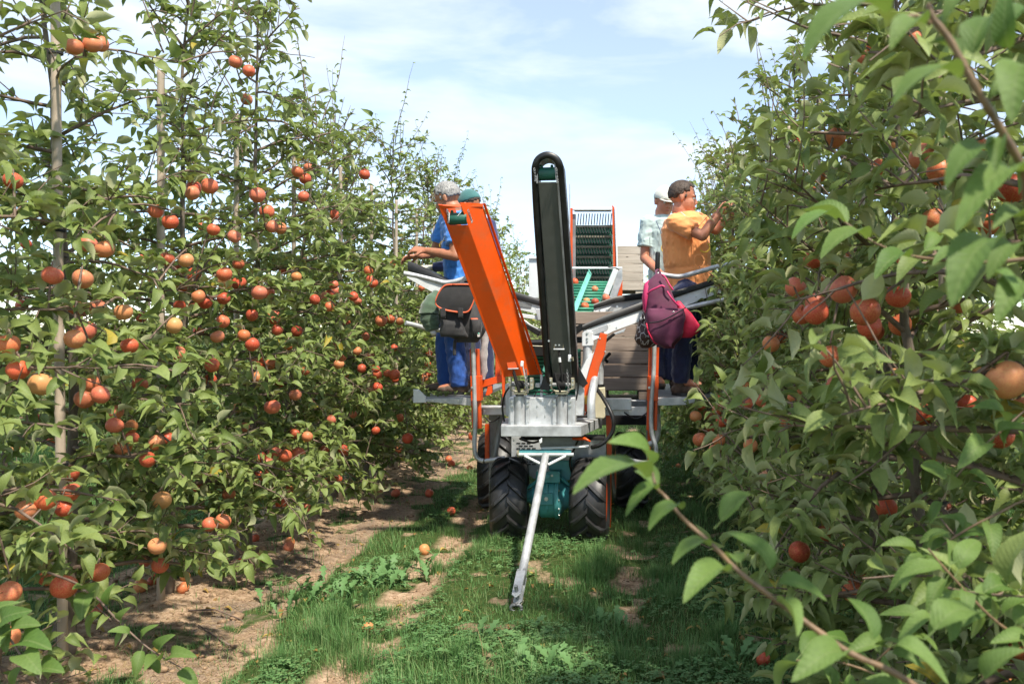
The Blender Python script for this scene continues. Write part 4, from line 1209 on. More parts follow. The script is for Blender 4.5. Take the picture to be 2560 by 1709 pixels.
def roller(x0, x1, y0, y1, d, mat='green_dk', parent=HV):
    r = (y1 - y0) / 2 / F * d
    mb = MB(); a, b = P(x0, (y0 + y1) / 2, d + r), P(x1, (y0 + y1) / 2 - 1, d + r)
    L_ = (b - a).length
    mb.lathe(a, b - a, [(0, r * .9), (L_ * .04, r), (L_ * .96, r), (L_, r * .9)], 20)
    o = mb.build('roller', M[mat], parent, smooth=True, auto=40)
    for k in (0.2, 0.78):
        mb = MB(); c_ = a.lerp(b, k); mb.lathe(c_ + Vector((0, -r * 0.3, r * 0.75)), (0, -0.35, 1), [(0, 0.011), (0.022, 0.009), (0.026, 0.004)], 8)
        mb.build('roller_stud', M[mat], parent, smooth=True, auto=40)
    return o
roller(1122, 1168, 532, 562, 5.81, parent=OAo)
for sx_, x0 in ((1, 1171), (-1, 1119)):
    mb = MB()
    for k in range(5):
        c_ = P(x0 + k * 2.2 * (1 if sx_ > 0 else 0.2), 528 + k * 6.5, 5.79)
        mb.tube([c_ + Vector((0.004 * math.cos(t), 0.006 * math.cos(t + k), 0.011 * math.sin(t))) for t in np.linspace(0, 6.28, 9)], 0.0025, 5)
    mb.build('chain', M['galv_dk'], OAo)['kind'] = 'stuff'
mb = MB(); mb.tube([P(1114, 516, 5.83), P(1123, 534, 5.8), P(1122, 556, 5.79)], 0.003, 5); mb.build('wire_guard', M['alu'], OAo)
mb = MB(); mb.tube([P(1165, 516, 5.83), P(1152, 531, 5.81), P(1144, 540, 5.81)], 0.003, 5); mb.build('wire_guard', M['alu'], OAo)
# latch pocket and hook near the foot
mb = MB(); mb.pxprism([(1266, 905), (1277, 897), (1288, 905), (1293, 920), (1270, 923)], 6.255, 0.01); mb.build('latch_pocket', M['orange'], OAo, bevel=0.002)
mb = MB(); mb.cyl(P(1270, 922, 6.24), P(1296, 921, 6.24), 0.005, 8); mb.build('latch_pin', M['galv'], OAo)
mb = MB(); mb.box(P(1305, 909, 6.22), (0.022, 0.02, 0.04), (0, 0.1, 0)); mb.build('white_clip', M['alu'], OAo, bevel=0.004)
mb = MB(); mb.tube([P(1307, 915, 6.22), P(1313, 945, 6.22), P(1315, 975, 6.25)], 0.005, 6); mb.build('hook_rod', M['galv'], OAo)
mb = MB(); mb.tube([P(1284, 925, 6.24), P(1293, 955, 6.24), P(1300, 980, 6.26)], 0.008, 6); mb.build('strut', M['slot'], OAo)

# ---- black belt arm
g0, g1, g2, g3 = P(1345, 455, 5.84), P(1396, 455, 5.84), P(1433, 958, 6.34), P(1383, 958, 6.34)
mb = MB(); mb.prism([g0, g1, g2, g3], Vector((0.0, 0.11, 0.0)))
BA = mb.build('belt_arm', M['grey_paint'], HV, bevel=0.004, label='upright dark arm with a black rubber belt loop')
mb = MB(); e = Vector((0.003, -0.012, 0)); plate(mb, [g1 - Vector((0.010, 0.012, 0)), g1 + e, g2 + e, g2 - Vector((0.010, 0.012, 0))], 0.012); mb.build('edge_strip', M['galv_dk'], BA, bevel=0.001)
def flat_belt(path, halfw, th, name, parent, mat='rubber', rib=False):
    """a belt loop: path points with its width running back (+Y)"""
    secs = []
    for i, p in enumerate(path):
        t = (path[min(i + 1, len(path) - 1)] - path[max(i - 1, 0)]).normalized(); yb = Vector((0, 1, 0)); nn = t.cross(yb).normalized()
        secs.append([p + nn * th * a + yb * b for a, b in ((-.5, 0), (-.2, -0.012), (.2, -0.012), (.5, 0), (.5, halfw * 2), (-.5, halfw * 2))])
    mb = MB(); mb.loft(secs, True, True)
    return mb.build(name, M[mat], parent, smooth=True, auto=45)
pp = [P(1376, 956, 6.33), P(1367, 900, 6.29), P(1355, 730, 6.11), P(1342, 540, 5.93), P(1337.5, 440, 5.83), P(1339, 412, 5.80), P(1349, 395, 5.79), P(1368, 387.5, 5.785), P(1388, 395, 5.79), P(1399, 412, 5.80), P(1402, 440, 5.83), P(1410, 540, 5.93), P(1423, 730, 6.11), P(1433, 880, 6.25), P(1437, 956, 6.33)]
flat_belt(smooth_path(pp, 6), 0.085, 0.046, 'belt', BA)
part('inner_guard', 'galv_dk', [(1341, 402), (1344, 400), (1344, 458), (1341, 458)], 5.82, 0.10, parent=BA, bevel=0)
part('inner_guard', 'galv_dk', [(1384, 402), (1388, 400), (1394, 458), (1391, 458)], 5.82, 0.10, parent=BA, bevel=0)
roller(1346, 1390, 419, 452, 5.83, parent=BA)
for x0 in (1336, 1391):
    mb = MB()
    for k in range(5):
        c_ = P(x0 + k * 0.6, 424 + k * 6.5, 5.79)
        mb.tube([c_ + Vector((0.004 * math.cos(t), 0.006 * math.cos(t + k), 0.011 * math.sin(t))) for t in np.linspace(0, 6.28, 9)], 0.0025, 5)
    mb.build('chain', M['galv_dk'], BA)['kind'] = 'stuff'
bolts(BA, [(1372, 852, 6.22), (1389, 862, 6.24), (1398, 862, 6.24)], 0.6)
mb = MB(); bp = [P(1386, 874, 6.25), P(1386, 859, 6.24), P(1408, 859, 6.24), P(1408, 874, 6.25)]
mb.tube(bp, 0.005, 6); mb.build('bail', M['brass'], BA)
mb = MB(); mb.cyl(P(1384, 873, 6.23), P(1411, 873, 6.23), 0.007, 8); mb.build('bail_pin', M['galv'], BA, smooth=True, auto=40)
mb = MB(); mb.tube([P(1397, 875, 6.24), P(1400, 900, 6.24), P(1405, 940, 6.25), P(1406, 980, 6.27)], 0.009, 6); mb.build('strut', M['slot'], BA)
mb = MB(); mb.tube([P(1398.5, 893, 6.22), P(1400, 905, 6.22)], 0.0105, 6); mb.build('strut_label', M['alu'], BA)
part('base_cover', 'slot', rect(1384, 933, 1431, 960), 6.30, 0.02, parent=BA)
mb = MB(); mb.box(P(1424, 895, 6.22), (0.022, 0.03, 0.05)); mb.build('latch_block', M['alu'], BA, bevel=0.004)
mb = MB(); mb.tube([P(1426, 896, 6.2), P(1432, 893, 6.2), P(1433, 902, 6.2)], 0.006, 6); mb.build('wing_nut', M['brass'], BA)
for pix in ([(1368, 918), (1382, 926), (1374, 978), (1349, 972)], [(1434, 914), (1444, 912), (1470, 958), (1458, 969), (1436, 948)]):
    part('rubber_flap', 'rubber', pix, 6.42, 0.012, bevel=0.002)
# green collecting belt between the arms
mb = MB(); mb.pxprism(rect(1318, 872, 1452, 1000), 7.0, 0.02); GB = mb.build('collecting_belt', M['green_dk'], HV)
for k in range(11):
    y = 893 + k * 9.2
    mb = MB(); mb.tube([P(1318, y, 6.985), P(1452, y, 6.985)], 0.0085, 6); mb.build('belt_bar', M['green'], GB, smooth=True)
part('divider', 'rail_teal', [(1361, 930), (1372, 890), (1366, 890), (1355, 926)], 6.9, 0.03)
part('divider_post', 'galv', rect(1350, 932, 1357, 994), 6.45, 0.02)
part('side_block', 'galv', rect(1338, 958, 1350, 968), 6.42, 0.05)
part('inner_wall', 'galv', [(1262, 960), (1276, 958), (1276, 1040), (1264, 1040)], 6.6, 0.3)
part('dark_block', 'slot', rect(1323, 866, 1368, 890), 6.8, 0.2)  # near-black block filling the dark space below the cross roller
mb = MB(); mb.tube([P(1322, 858, 6.72), P(1372, 856, 6.72)], [0.028, 0.028], 12); mb.build('cross_roller', M['rubber'], HV, smooth=True, auto=40)
part('roller_bracket', 'galv', [(1306, 830), (1318, 824), (1324, 836), (1324, 868), (1314, 868)], 6.75, 0.04)
mb = MB(); mb.tube([P(1325, 864, 6.7), P(1368, 866, 6.7)], 0.005, 6); mb.build('brace_wire', M['brass'], HV)

# ---- right side: orange guard, white cheek, pipes, tank, hose
part('guard', 'orange', [(1500, 832), (1518, 834), (1512, 884), (1499, 915), (1482, 992), (1462, 1038), (1458, 1036), (1459, 978), (1474, 920)], 6.55, 0.02, label='slanting orange guard plate beside the white cheek')
bolts(HV, [(1500, 846, 6.55), (1513, 878, 6.55), (1501, 919, 6.55), (1490, 953, 6.55), (1462, 1030, 6.55)], 0.5)
part('sticker', 'sticker', rect(1461, 988, 1470, 1010), 6.546, 0.003, bevel=0)
part('cheek_plate', 'alu', [(1500, 842), (1484, 880), (1465, 900), (1447, 938), (1459, 972), (1474, 918)], 6.57, 0.16)
part('cheek_box', 'galv', [(1436, 930), (1446, 934), (1460, 975), (1460, 1038), (1440, 1038)], 6.45, 0.2)
tubepart('post_pipe', 'galv', [(1469, 862, 6.66), (1468, 905, 6.66), (1460, 930, 6.66)], 0.034, k=3)
tubepart('silver_pipe', 'galv', [(1489, 935, 6.62), (1484, 965, 6.5), (1478, 1000, 6.42), (1479, 1046, 6.4)], 0.030, k=4)
tubepart('riser', 'galv', [(1502, 890, 6.8), (1500, 962, 6.8)], 0.026, k=2)
mb = MB(); mb.cyl(P(1499, 960, 6.78), P(1499, 969, 6.78), 0.038, 18); mb.build('tank_cap', M['rubber'], HV, smooth=True, auto=40)
part('reservoir', 'tank', [(1487, 970), (1512, 968), (1514, 1018), (1512, 1022), (1513, 1042), (1509, 1047), (1486, 1044), (1485, 1020)], 6.70, 0.12, bevel=0.012, seg=3)
hp = smooth_path([P(1489, 968, 6.6), P(1505, 990, 6.52), P(1521, 1018, 6.45), P(1533, 1048, 6.42), P(1532, 1076, 6.42), P(1516, 1100, 6.42), P(1497, 1113, 6.42), P(1478, 1118, 6.44)], 10)
mb = MB(); mb.tube(hp, [0.0165 if i % 2 else 0.0135 for i in range(len(hp))], 8); mb.build('hose', M['rubber'], HV, smooth=True)
mb = MB(); mb.tube([P(1520, 905, 7.0), P(1511, 898, 7.0), P(1524, 884, 6.9)], 0.013, 8); mb.build('lever', M['rubber'], HV, smooth=True)
part('hinge_box', 'alu', [(1455, 832), (1468, 824), (1482, 830), (1484, 863), (1455, 865)], 6.62, 0.10)
bolts(HV, [(1468, 833, 6.62), (1468, 846, 6.62), (1468, 853, 6.62)], 0.8)
part('hinge_inner', 'rubber', rect(1436, 842, 1454, 857), 6.7, 0.1)
part('end_cap', 'rubber', [(1432, 820), (1455, 808), (1457, 822), (1434, 840)], 6.62, 0.2)
# leaves caught on the hinge
# cables and hydraulic lines
for pix, r_ in [([(1440, 1000, 6.4), (1446, 960, 6.4), (1440, 925, 6.38), (1428, 912, 6.3)], 0.006), ([(1262, 1058, 6.5), (1256, 1020, 6.5), (1262, 985, 6.45), (1276, 965, 6.35)], 0.007), ([(1336, 990, 6.36), (1346, 978, 6.30), (1372, 984, 6.28), (1384, 978, 6.3)], 0.005),
                ([(1300, 1096, 6.6), (1330, 1106, 6.45), (1352, 1100, 6.4)], 0.008), ([(1445, 1100, 6.4), (1425, 1150, 6.5), (1432, 1190, 6.6)], 0.008), ([(1310, 1200, 6.6), (1300, 1160, 6.6), (1316, 1130, 6.6)], 0.007), ([(1560, 1030, 6.9), (1590, 1046, 6.9), (1620, 1030, 6.9)], 0.006), ([(1210, 1040, 6.9), (1228, 1054, 6.9), (1250, 1042, 6.9)], 0.006)]:
    tubepart('hydraulic_line', 'rubber', pix, r_)
# ---- side conveyors
def side_conveyor(top, bot, beltw, d0, d1, label, belt_top):
    n = len(top)
    f = lambda x, y, i: P(x, y, d0 + (d1 - d0) * i / (n - 1))
    mb = MB(); secs = []
    for i in range(n):
        a, b = f(*top[i], i), f(*bot[i], i)
        secs.append([a, b, b + Vector((0, 0.006, 0)), a + Vector((0, 0.006, 0))])
    mb.loft(secs, True, True)
    root = mb.build('side_conveyor', M['alu'], HV, bevel=0.001, label=label)
    mb = MB(); secs = []
    for i in range(n):
        a, b = f(*top[i], i), f(*bot[i], i)
        secs.append([a + Vector((0, beltw, 0)), b + Vector((0, beltw, 0)), b + Vector((0, beltw + .006, 0)), a + Vector((0, beltw + .006, 0))])
    mb.loft(secs, True, True); mb.build('rear_side', M['alu'], root, bevel=0.001)
    mb = MB(); secs = []
    for i in range(n):
        u, l = f(*belt_top[i], i), f(*top[i], i); h = (u.z - l.z)
        m_ = l + Vector((0, -0.012, 0))
        secs.append([m_ + Vector((0, 0, 0.002)), m_ + Vector((0, -0.004, h * .5)), m_ + Vector((0, 0.010, h * .95)), m_ + Vector((0, 0.03, h)), m_ + Vector((0, beltw, h)), m_ + Vector((0, beltw + .02, h * .6)), m_ + Vector((0, beltw, 0))])
    mb.loft(secs, True, True); mb.build('belt', M['rubber'], root, smooth=True, auto=50)
    return root
c1 = side_conveyor([(1456, 826), (1530, 800), (1616, 770), (1695, 741), (1800, 707)], [(1484, 850), (1530, 829), (1616, 797), (1708, 767), (1802, 730)], 0.26, 6.62, 6.9,
              'lower right side conveyor with pale side plate and black belt', [(1452, 812), (1530, 781), (1612, 750), (1692, 724), (1796, 692)])
bolts(c1, [(1488, 825, 6.66), (1513, 817, 6.68), (1524, 813, 6.69), (1541, 819, 6.70), (1740, 742, 6.83), (1780, 727, 6.87), (1700, 751, 6.8)], 0.6)
part('splice_plate', 'galv', [(1478, 824), (1518, 810), (1521, 818), (1518, 826), (1484, 838)], 6.63, 0.008, parent=c1)
part('foot_bracket', 'galv', [(1533, 833), (1565, 820), (1560, 830), (1540, 836)], 6.66, 0.012, parent=c1)
tubepart('gas_strut', 'galv', [(1495, 866, 6.7), (1512, 854, 6.7), (1532, 838, 6.7)], 0.006, k=1)
tubepart('gas_strut', 'rubber', [(1512, 854, 6.69), (1536, 834, 6.69)], 0.011, k=1)
c2 = side_conveyor([(1484, 772), (1540, 757), (1609, 747), (1700, 735)], [(1486, 800), (1512, 797), (1560, 780), (1700, 752)], 0.24, 8.0, 8.3,
              'upper right side conveyor behind the purple backpack', [(1474, 760), (1540, 740), (1609, 731), (1700, 718)])
bolts(c2, [(1499, 776, 8.0), (1517, 775, 8.0), (1543, 767, 8.02), (1500, 790, 8.0)], 0.9)
c3 = side_conveyor([(1020, 676), (1070, 700), (1120, 716), (1200, 728), (1275, 744), (1356, 766)], [(1017, 694), (1070, 724), (1120, 748), (1200, 760), (1290, 772), (1358, 788)], 0.26, 6.95, 6.9,
              'left side conveyor rising towards the pickers', [(1019, 652), (1068, 674), (1120, 700), (1200, 711), (1275, 725), (1356, 750)])
bolts(c3, [(1297, 757, 6.91), (1321, 763, 6.91), (1339, 773, 6.91), (1022, 684, 6.95), (1034, 688, 6.95)], 0.8)
part('splice_plate', 'galv_dk', [(1290, 752), (1330, 762), (1328, 772), (1290, 764)], 6.90, 0.008, parent=c3)
part('arm_link', 'alu', [(1290, 782), (1350, 790), (1352, 800), (1292, 792)], 6.8, 0.03)
part('arm_link', 'galv', [(1340, 772), (1354, 772), (1354, 800), (1344, 800)], 6.78, 0.05)
part('lower_belt', 'rubber', [(1301, 800), (1352, 826), (1346, 840), (1303, 814)], 6.75, 0.2, bevel=0.006)
tubepart('link_rod', 'galv', [(1300, 792, 6.8), (1325, 812, 6.78), (1345, 822, 6.76)], 0.007, k=2)

# ---- handrails and grips
def rail(pix, r=0.0185, label=None): return tubepart('handrail', 'galv', pix, r, k=6, label=label)
rail([(1009, 683, 6.72), (1040, 689, 6.75), (1085, 700, 6.78), (1110, 706, 6.8), (1135, 704, 6.8), (1160, 697, 6.8), (1200, 690, 6.8)])
rail([(1014, 807, 6.8), (1040, 813, 6.85), (1075, 822, 6.9), (1150, 830, 6.9)])
rail([(1643, 684, 6.75), (1672, 689, 6.75), (1700, 691, 6.75), (1730, 684, 6.75), (1790, 667, 6.75), (1840, 655, 6.75)])
rail([(1640, 790, 6.8), (1715, 770, 6.8), (1790, 753, 6.8), (1835, 744, 6.8)])
mb = MB(); mb.lathe(P(1643, 680, 6.75), (0.03, 0, 1), [(0, 0.016), (0.01, 0.019), (0.14, 0.019), (0.155, 0.014)], 14); mb.build('grip', M['rubber'], HV, smooth=True, auto=40)
# mudguard bulb behind the grip

# ---- posts left and right
def post(xs_, ytop, ybot, lean, d, side):
    x0, x1 = xs_
    def X(x, y): return x + lean * (y - ytop)
    mb = MB(); mb.prism([P(X(x0, ytop), ytop, d), P(X(x1, ytop), ytop, d), P(X(x1, ybot), ybot, d), P(X(x0, ybot), ybot, d)], (0, 0.008, 0))
    ch = mb.build('orange_post', M['orange'], HV, bevel=0.001)
    for a, b in ((x0, x0 + 7), (x1 - 7, x1)):
        mb = MB(); mb.prism([P(X(a, ytop), ytop, d - .05), P(X(b, ytop), ytop, d - .05), P(X(b, ybot), ybot, d - .05), P(X(a, ybot), ybot, d - .05)], (0, 0.048, 0))
        mb.build('flange', M['orange'], ch, bevel=0.002)
    ym = (ytop + ybot) / 2
    mb = MB(); a, b = ym - 32, ym + 31
    mb.prism([P(X(x0 - 1, a), a, d - .075), P(X(x1 + 1, a), a, d - .075), P(X(x1 + 1, b), b, d - .075), P(X(x0 - 1, b), b, d - .075)], (0, 0.12, 0))
    mb.build('clamp', M['orange'], ch, bevel=0.004)
    bolts(ch, [(X(x0 + 4, ym - 3), ym - 3, d - .078)], 0.9)
    return ch
post((1174, 1197), 872, 1071, 0.030, 6.9, 'L')
post((1622, 1648), 868, 1075, -0.028, 6.9, 'R')
tubepart('post_tube', 'galv', [(1183, 850, 6.83), (1184, 900, 6.83), (1187, 1000, 6.83), (1188, 1060, 6.83), (1186, 1110, 6.83), (1190, 1140, 6.83), (1205, 1151, 6.83), (1230, 1149, 6.83), (1262, 1144, 6.83)], 0.0175)
tubepart('post_tube', 'galv', [(1636, 850, 6.83), (1634, 930, 6.83), (1629, 1000, 6.83), (1628, 1060, 6.83), (1631, 1090, 6.83), (1640, 1120, 6.83), (1634, 1150, 6.83), (1612, 1156, 6.85), (1572, 1149, 6.9)], 0.0175)
tubepart('post_tube', 'galv', [(1643, 1010, 7.0), (1645, 1070, 7.0), (1640, 1100, 7.0), (1622, 1110, 7.0)], 0.022)
tubepart('leg_tube', 'galv_dk', [(1262, 985, 7.1), (1250, 1060, 7.1), (1234, 1150, 7.1)], 0.024, k=2)
part('leg_beam', 'galv_dk', rect(1222, 1020, 1243, 1300), 7.4, 0.08)
part('leg_beam', 'galv_dk', rect(1616, 1040, 1632, 1200), 7.5, 0.08)
part('orange_leg', 'orange', rect(1619, 1074, 1628, 1180), 7.3, 0.04)
part('orange_frame', 'orange', [(1201, 952), (1254, 937), (1258, 948), (1256, 954), (1201, 970)], 7.0, 0.05)
part('orange_frame', 'orange', rect(1238, 862, 1250, 944), 7.05, 0.05)
part('orange_frame', 'orange', [(1251, 905), (1262, 940), (1262, 992), (1256, 994), (1254, 950)], 6.95, 0.05)
part('orange_frame', 'orange', [(1213, 988), (1219, 966), (1230, 964), (1230, 982), (1222, 988)], 7.0, 0.05)

# ---- platforms
PLZ = 1.05
for nm, x0, x1 in (('left', -1.665, -1.16), ('right', 0.23, 0.74)):
    mb = MB(); mb.box(((x0 + x1) / 2, 7.8, PLZ - 0.015), (x1 - x0, 1.8, 0.03)); mb.build('platform_deck', M['galv_dk'], HV, bevel=0.002, label='%s standing platform of the pickers' % nm)
part('platform_beam', 'galv', [(1064, 997), (1178, 993), (1178, 1014), (1064, 1004)], 6.88, 0.02)
part('platform_end', 'alu', [(1033, 973), (1046, 973), (1064, 991), (1064, 1006), (1033, 1007)], 6.86, 0.02)
bolts(HV, [(1081, 1001, 6.88), (1113, 1001, 6.88), (1145, 1001, 6.88)], 0.9)
part('platform_beam', 'galv', [(1640, 994), (1712, 992), (1760, 996), (1760, 1004), (1712, 1012), (1640, 1014)], 6.88, 0.02)
part('cross_beam', 'galv', rect(1203, 1019, 1268, 1037), 6.96, 0.06)
part('cross_beam', 'galv', rect(1200, 1015, 1268, 1020), 6.93, 0.10)
bolts(HV, [(1210, 1027, 6.96)], 1.1)
part('cross_beam', 'galv', rect(1513, 1017, 1616, 1038), 6.96, 0.06)
part('slide_box', 'galv', rect(1513, 997, 1579, 1025), 6.93, 0.10)
bolts(HV, [(1575, 1028, 6.93), (1596, 1027, 6.96), (1575, 1002, 6.93)], 0.8)
tubepart('slide_rod', 'galv', [(1579, 1001, 6.97), (1614, 1002, 6.97)], 0.006, k=1)
part('rear_beam_underside', 'galv_dk', rect(1260, 1000, 1640, 1016), 7.8, 0.08)
part('rear_beam_underside', 'slot', rect(1430, 1040, 1632, 1062), 7.6, 0.5)  # near-black block: shade of the machine's underside put into the colour

# ---- elevator at the back
EL = part('elevator_post', 'orange', rect(1425, 520, 1431, 700), 10.0, 0.10)
part('elevator_post', 'galv_dk', rect(1431, 535, 1439, 700), 10.05, 0.08)
part('elevator_post', 'orange', [(1530, 512), (1536, 518), (1541, 670), (1533, 670)], 10.0, 0.10)
part('elevator_post', 'alu', [(1537, 517), (1541, 520), (1545, 672), (1541, 672)], 9.98, 0.10)
part('elevator_bar', 'alu', rect(1432, 518, 1532, 525), 10.0, 0.06)
part('elevator_bar', 'galv_dk', rect(1436, 525, 1528, 529), 10.03, 0.02)
tubepart('mast', 'galv', [(1424.5, 460, 9.9), (1424.5, 560, 9.9)], 0.006, k=1)
tubepart('mast', 'galv_dk', [(1417.5, 506, 9.9), (1418, 680, 9.9)], 0.010, k=1)
mb = MB(); mb.pxprism([(1437, 565), (1531, 562), (1533, 780), (1436, 780)], 10.25, 0.02); EB = mb.build('elevator_belt', M['green_dk'], HV)
for k in range(7):
    y = 563 + 25.5 * k
    part('flight', 'flight', rect(1437, y, 1529, y + 5), 10.12, 0.10, parent=EB, bevel=0)
    part('flight_back', 'green', rect(1438, y + 5, 1528, y + 18), 10.20, 0.012, parent=EB, bevel=0)
    mb = MB()
    for j in range(13):
        x = 1441 + j * 7.0
        mb.tube([P(x, y + 6, 10.10), P(x + 5, y + 21, 10.04)], 0.0085, 4)
    mb.build('bristles', M['bristle'], EB)['kind'] = 'stuff'
for j in range(13):
    x = 1445 + j * 6.9
    mb = MB(); mb.tube([P(x - 1.2, 562, 10.1), P(x + 1.2, 534, 10.05)], 0.0055, 4); mb.build('comb_rod', M['bristle'], HV)
# feed table with the fruit rolling to the elevator
FT = MB(); FT.prism([P(1420, 785, 8.2), P(1485, 785, 8.2), P(1525, 708, 9.9), P(1420, 708, 9.9)], (0, 0, -0.05)); FT = FT.build('feed_table', M['green_dk'], HV)
for k in range(11):
    t = k / 10
    a = P(1420, 783, 8.2).lerp(P(1420, 708, 9.9), t) + Vector((0, 0, .008)); b = P(1482, 783, 8.2).lerp(P(1520, 708, 9.9), t) + Vector((0, 0, .008))
    mb = MB(); mb.tube([a, b], 0.016, 6); mb.build('belt_bar', M['green'], FT, smooth=True)
mb = MB(); plate(mb, [P(1428, 776, 8.15), P(1442, 776, 8.15), P(1479, 684, 9.6), P(1472, 672, 9.6)], 0.02); mb.build('divider', M['rail_teal'], HV, bevel=0.004)
part('table_front', 'galv_dk', [(1430, 779), (1485, 781), (1484, 797), (1432, 796)], 8.1, 0.03)
part('white_rail', 'alu', rect(1420, 667, 1556, 672), 9.5, 0.03)
part('chute_wall', 'alu', [(1534, 670), (1546, 676), (1520, 742), (1507, 735)], 9.3, 0.02)
part('chute_wall', 'galv', [(1546, 676), (1556, 672), (1556, 745), (1538, 745), (1522, 745)], 9.35, 0.02)
part('chute_foot', 'orange', [(1556, 700), (1543, 740), (1556, 742)], 9.3, 0.02)
part('control_box', 'alu', rect(1322, 647, 1344, 745), 8.8, 0.12)
part('control_box_lid', 'alu', rect(1321, 643, 1345, 647), 8.78, 0.14)
tubepart('cable', 'rubber', [(1520, 668, 9.4), (1545, 672, 9.4), (1550, 690, 9.4), (1548, 715, 9.4)], 0.005, k=4)

# ---- wooden bulk crates
def mat_wood(name, a, b_, c_):
    t = NT(name); oi = t.n('ObjectInfo'); co = t.n('TexCoord').outputs['Object']
    off = t.n('VectorMath', _operation='ADD'); t.t.links.new(co, off.inputs[0])
    rv = t.n('CombineXYZ', X=oi.outputs['Random'], Y=0.0, Z=oi.outputs['Random']); sc2 = t.n('VectorMath', _operation='SCALE'); t.t.links.new(rv.outputs[0], sc2.inputs[0]); sc2.inputs['Scale'].default_value = 9.0
    t.t.links.new(sc2.outputs[0], off.inputs[1])
    g = t.noise(t.map(off.outputs[0], (2.2, 4, 60)), 1.0, 7, 0.65, 0.6)
    c = t.ramp(g, [(0.28, a), (0.5, b_), (0.72, c_)])
    big = t.noise(t.map(off.outputs[0], (3, 3, 8)), 1.0, 3)
    c = t.mix(t.ramp(big, [(0.35, 0.5), (0.65, 0.0)]), c, a)
    c = t.mix(t.math('MULTIPLY', oi.outputs['Random'], 0.35), c, b_)
    kn = t.n('TexVoronoi'); t.t.links.new(t.map(off.outputs[0], (6, 6, 14)), kn.inputs['Vector']); kn.inputs['Scale'].default_value = 1.0
    c = t.mix(t.ramp(kn.outputs['Distance'], [(0.06, 0.8), (0.13, 0.0)]), c, (0.07, 0.045, 0.03))
    b = t.n('BsdfPrincipled'); t.t.links.new(c, b.inputs['Base Color']); b.inputs['Roughness'].default_value = 0.85
    t.t.links.new(t.bump(g, 0.4, 0.003), b.inputs['Normal'])
    return t.done(b.outputs[0])
M['wood_lt'] = mat_wood('weathered_pale_plank', (0.34, 0.29, 0.24), (0.56, 0.49, 0.41), (0.72, 0.64, 0.55))
M['wood_dk'] = mat_wood('weathered_brown_plank', (0.18, 0.135, 0.105), (0.34, 0.265, 0.21), (0.48, 0.385, 0.31))
def crate(x0, x1, y0, dep, z0, n, ph, gap, mat, label, fx=0.09):
    root = thing('wooden_crate', ((x0 + x1) / 2, y0 + dep / 2, z0), label, 'crate', 'wooden crates on the harvester')
    hgt = n * (ph + gap)
    def pl(c, s, nm='plank'):
        mb = MB(); mb.box((c[0] + random.gauss(0, .001), c[1] + random.gauss(0, .0015), c[2]), s, (0, random.gauss(0, 0.003), 0)); return mb.build(nm, M[mat], root, bevel=0.0025)
    zb = z0 + 0.10
    for k in range(n):
        zc = zb + (k + .5) * (ph + gap)
        pl(((x0 + x1) / 2, y0, zc), (x1 - x0 - 0.004 + random.uniform(-.006, .006), 0.02, ph))
        pl(((x0 + x1) / 2, y0 + dep, zc), (x1 - x0 - 0.004, 0.02, ph))
        for x in (x0 + .008, x1 - .008): pl((x, y0 + dep / 2, zc), (0.018, dep - 0.03, ph))
    for x in (x0 + .045, x1 - .045):
        for y in (y0 + .040, y0 + dep - .040): pl((x, y, zb + hgt / 2), (0.05, 0.05, hgt), 'corner_post')
    for k in range(3):
        x = x0 + 0.05 + (x1 - x0 - 0.1) * k / 2
        pl((x, y0 + dep / 2, z0 + 0.05), (0.09, dep, 0.096), 'foot_block')
    pl(((x0 + x1) / 2, y0 + dep / 2, zb + 0.01), (x1 - x0 - 0.05, dep - .05, 0.02), 'crate_floor')
    for k in range(n):      # nail heads
        for x in (x0 + .04, x1 - .04):
            mb = MB(); mb.lathe((x, y0 - .010, zb + (k + .5) * (ph + gap) + .02), (0, -1, 0), [(0, .005), (.002, .004)], 6); mb.build('nail', M['galv_dk'], root)
    return root
crate(-0.62, 0.225, 7.95, 0.95, 0.93, 6, 0.108, 0.012, 'wood_dk', 'brown plank crate low on the machine behind the orange guard')
crate(-0.75, 0.232, 10.4, 1.0, 1.95, 5, 0.100, 0.006, 'wood_lt', 'pale weathered plank crate standing high beside the elevator')
crate(-0.75, 0.222, 10.4, 1.0, 1.22, 5, 0.105, 0.012, 'wood_lt', 'pale plank crate under the topmost crate, behind the conveyors')
part('crate_floor_rail', 'galv_dk', rect(1380, 1003, 1612, 1012), 7.95, 0.9)
mb = MB(); mb.box((-0.25, 10.9, 1.16), (1.3, 1.1, 0.10)); mb.build('crate_lift', M['galv_dk'], HV)
mb = MB(); mb.box((-0.25, 9.2, 0.80), (0.12, 3.4, 0.12)); mb.build('main_beam', M['galv_dk'], HV)
mb = MB(); mb.box((-0.80, 9.2, 0.80), (0.12, 3.4, 0.12)); mb.build('main_beam', M['galv_dk'], HV)

# fruit on the feed table
for px, py, d, r_, yv, lab in [(1426, 745, 9.0, .040, .1, 'apple on the green belt, tucked left of the pale teal divider'), (1437, 705, 9.85, .042, .0, 'uppermost red apple on the green belt, touching the dark arm'),
        (1487, 723, 9.4, .040, .1, 'round red apple alone on the green belt right of the divider'), (1462, 765, 8.5, .040, .15, 'apple just right of the divider foot on the green belt'),
        (1466, 752, 8.75, .034, .5, 'yellowish apple resting behind another at the divider foot'), (1488, 755, 8.7, .040, .0, 'apple at the lower right corner of the green belt'), (1515, 745, 8.9, .042, .05, 'apple by the black end of the upper right conveyor')]:
    add_apple(P(px, py, d), r_, None, yv, 0.8, lab, 'apples on the feed belt')
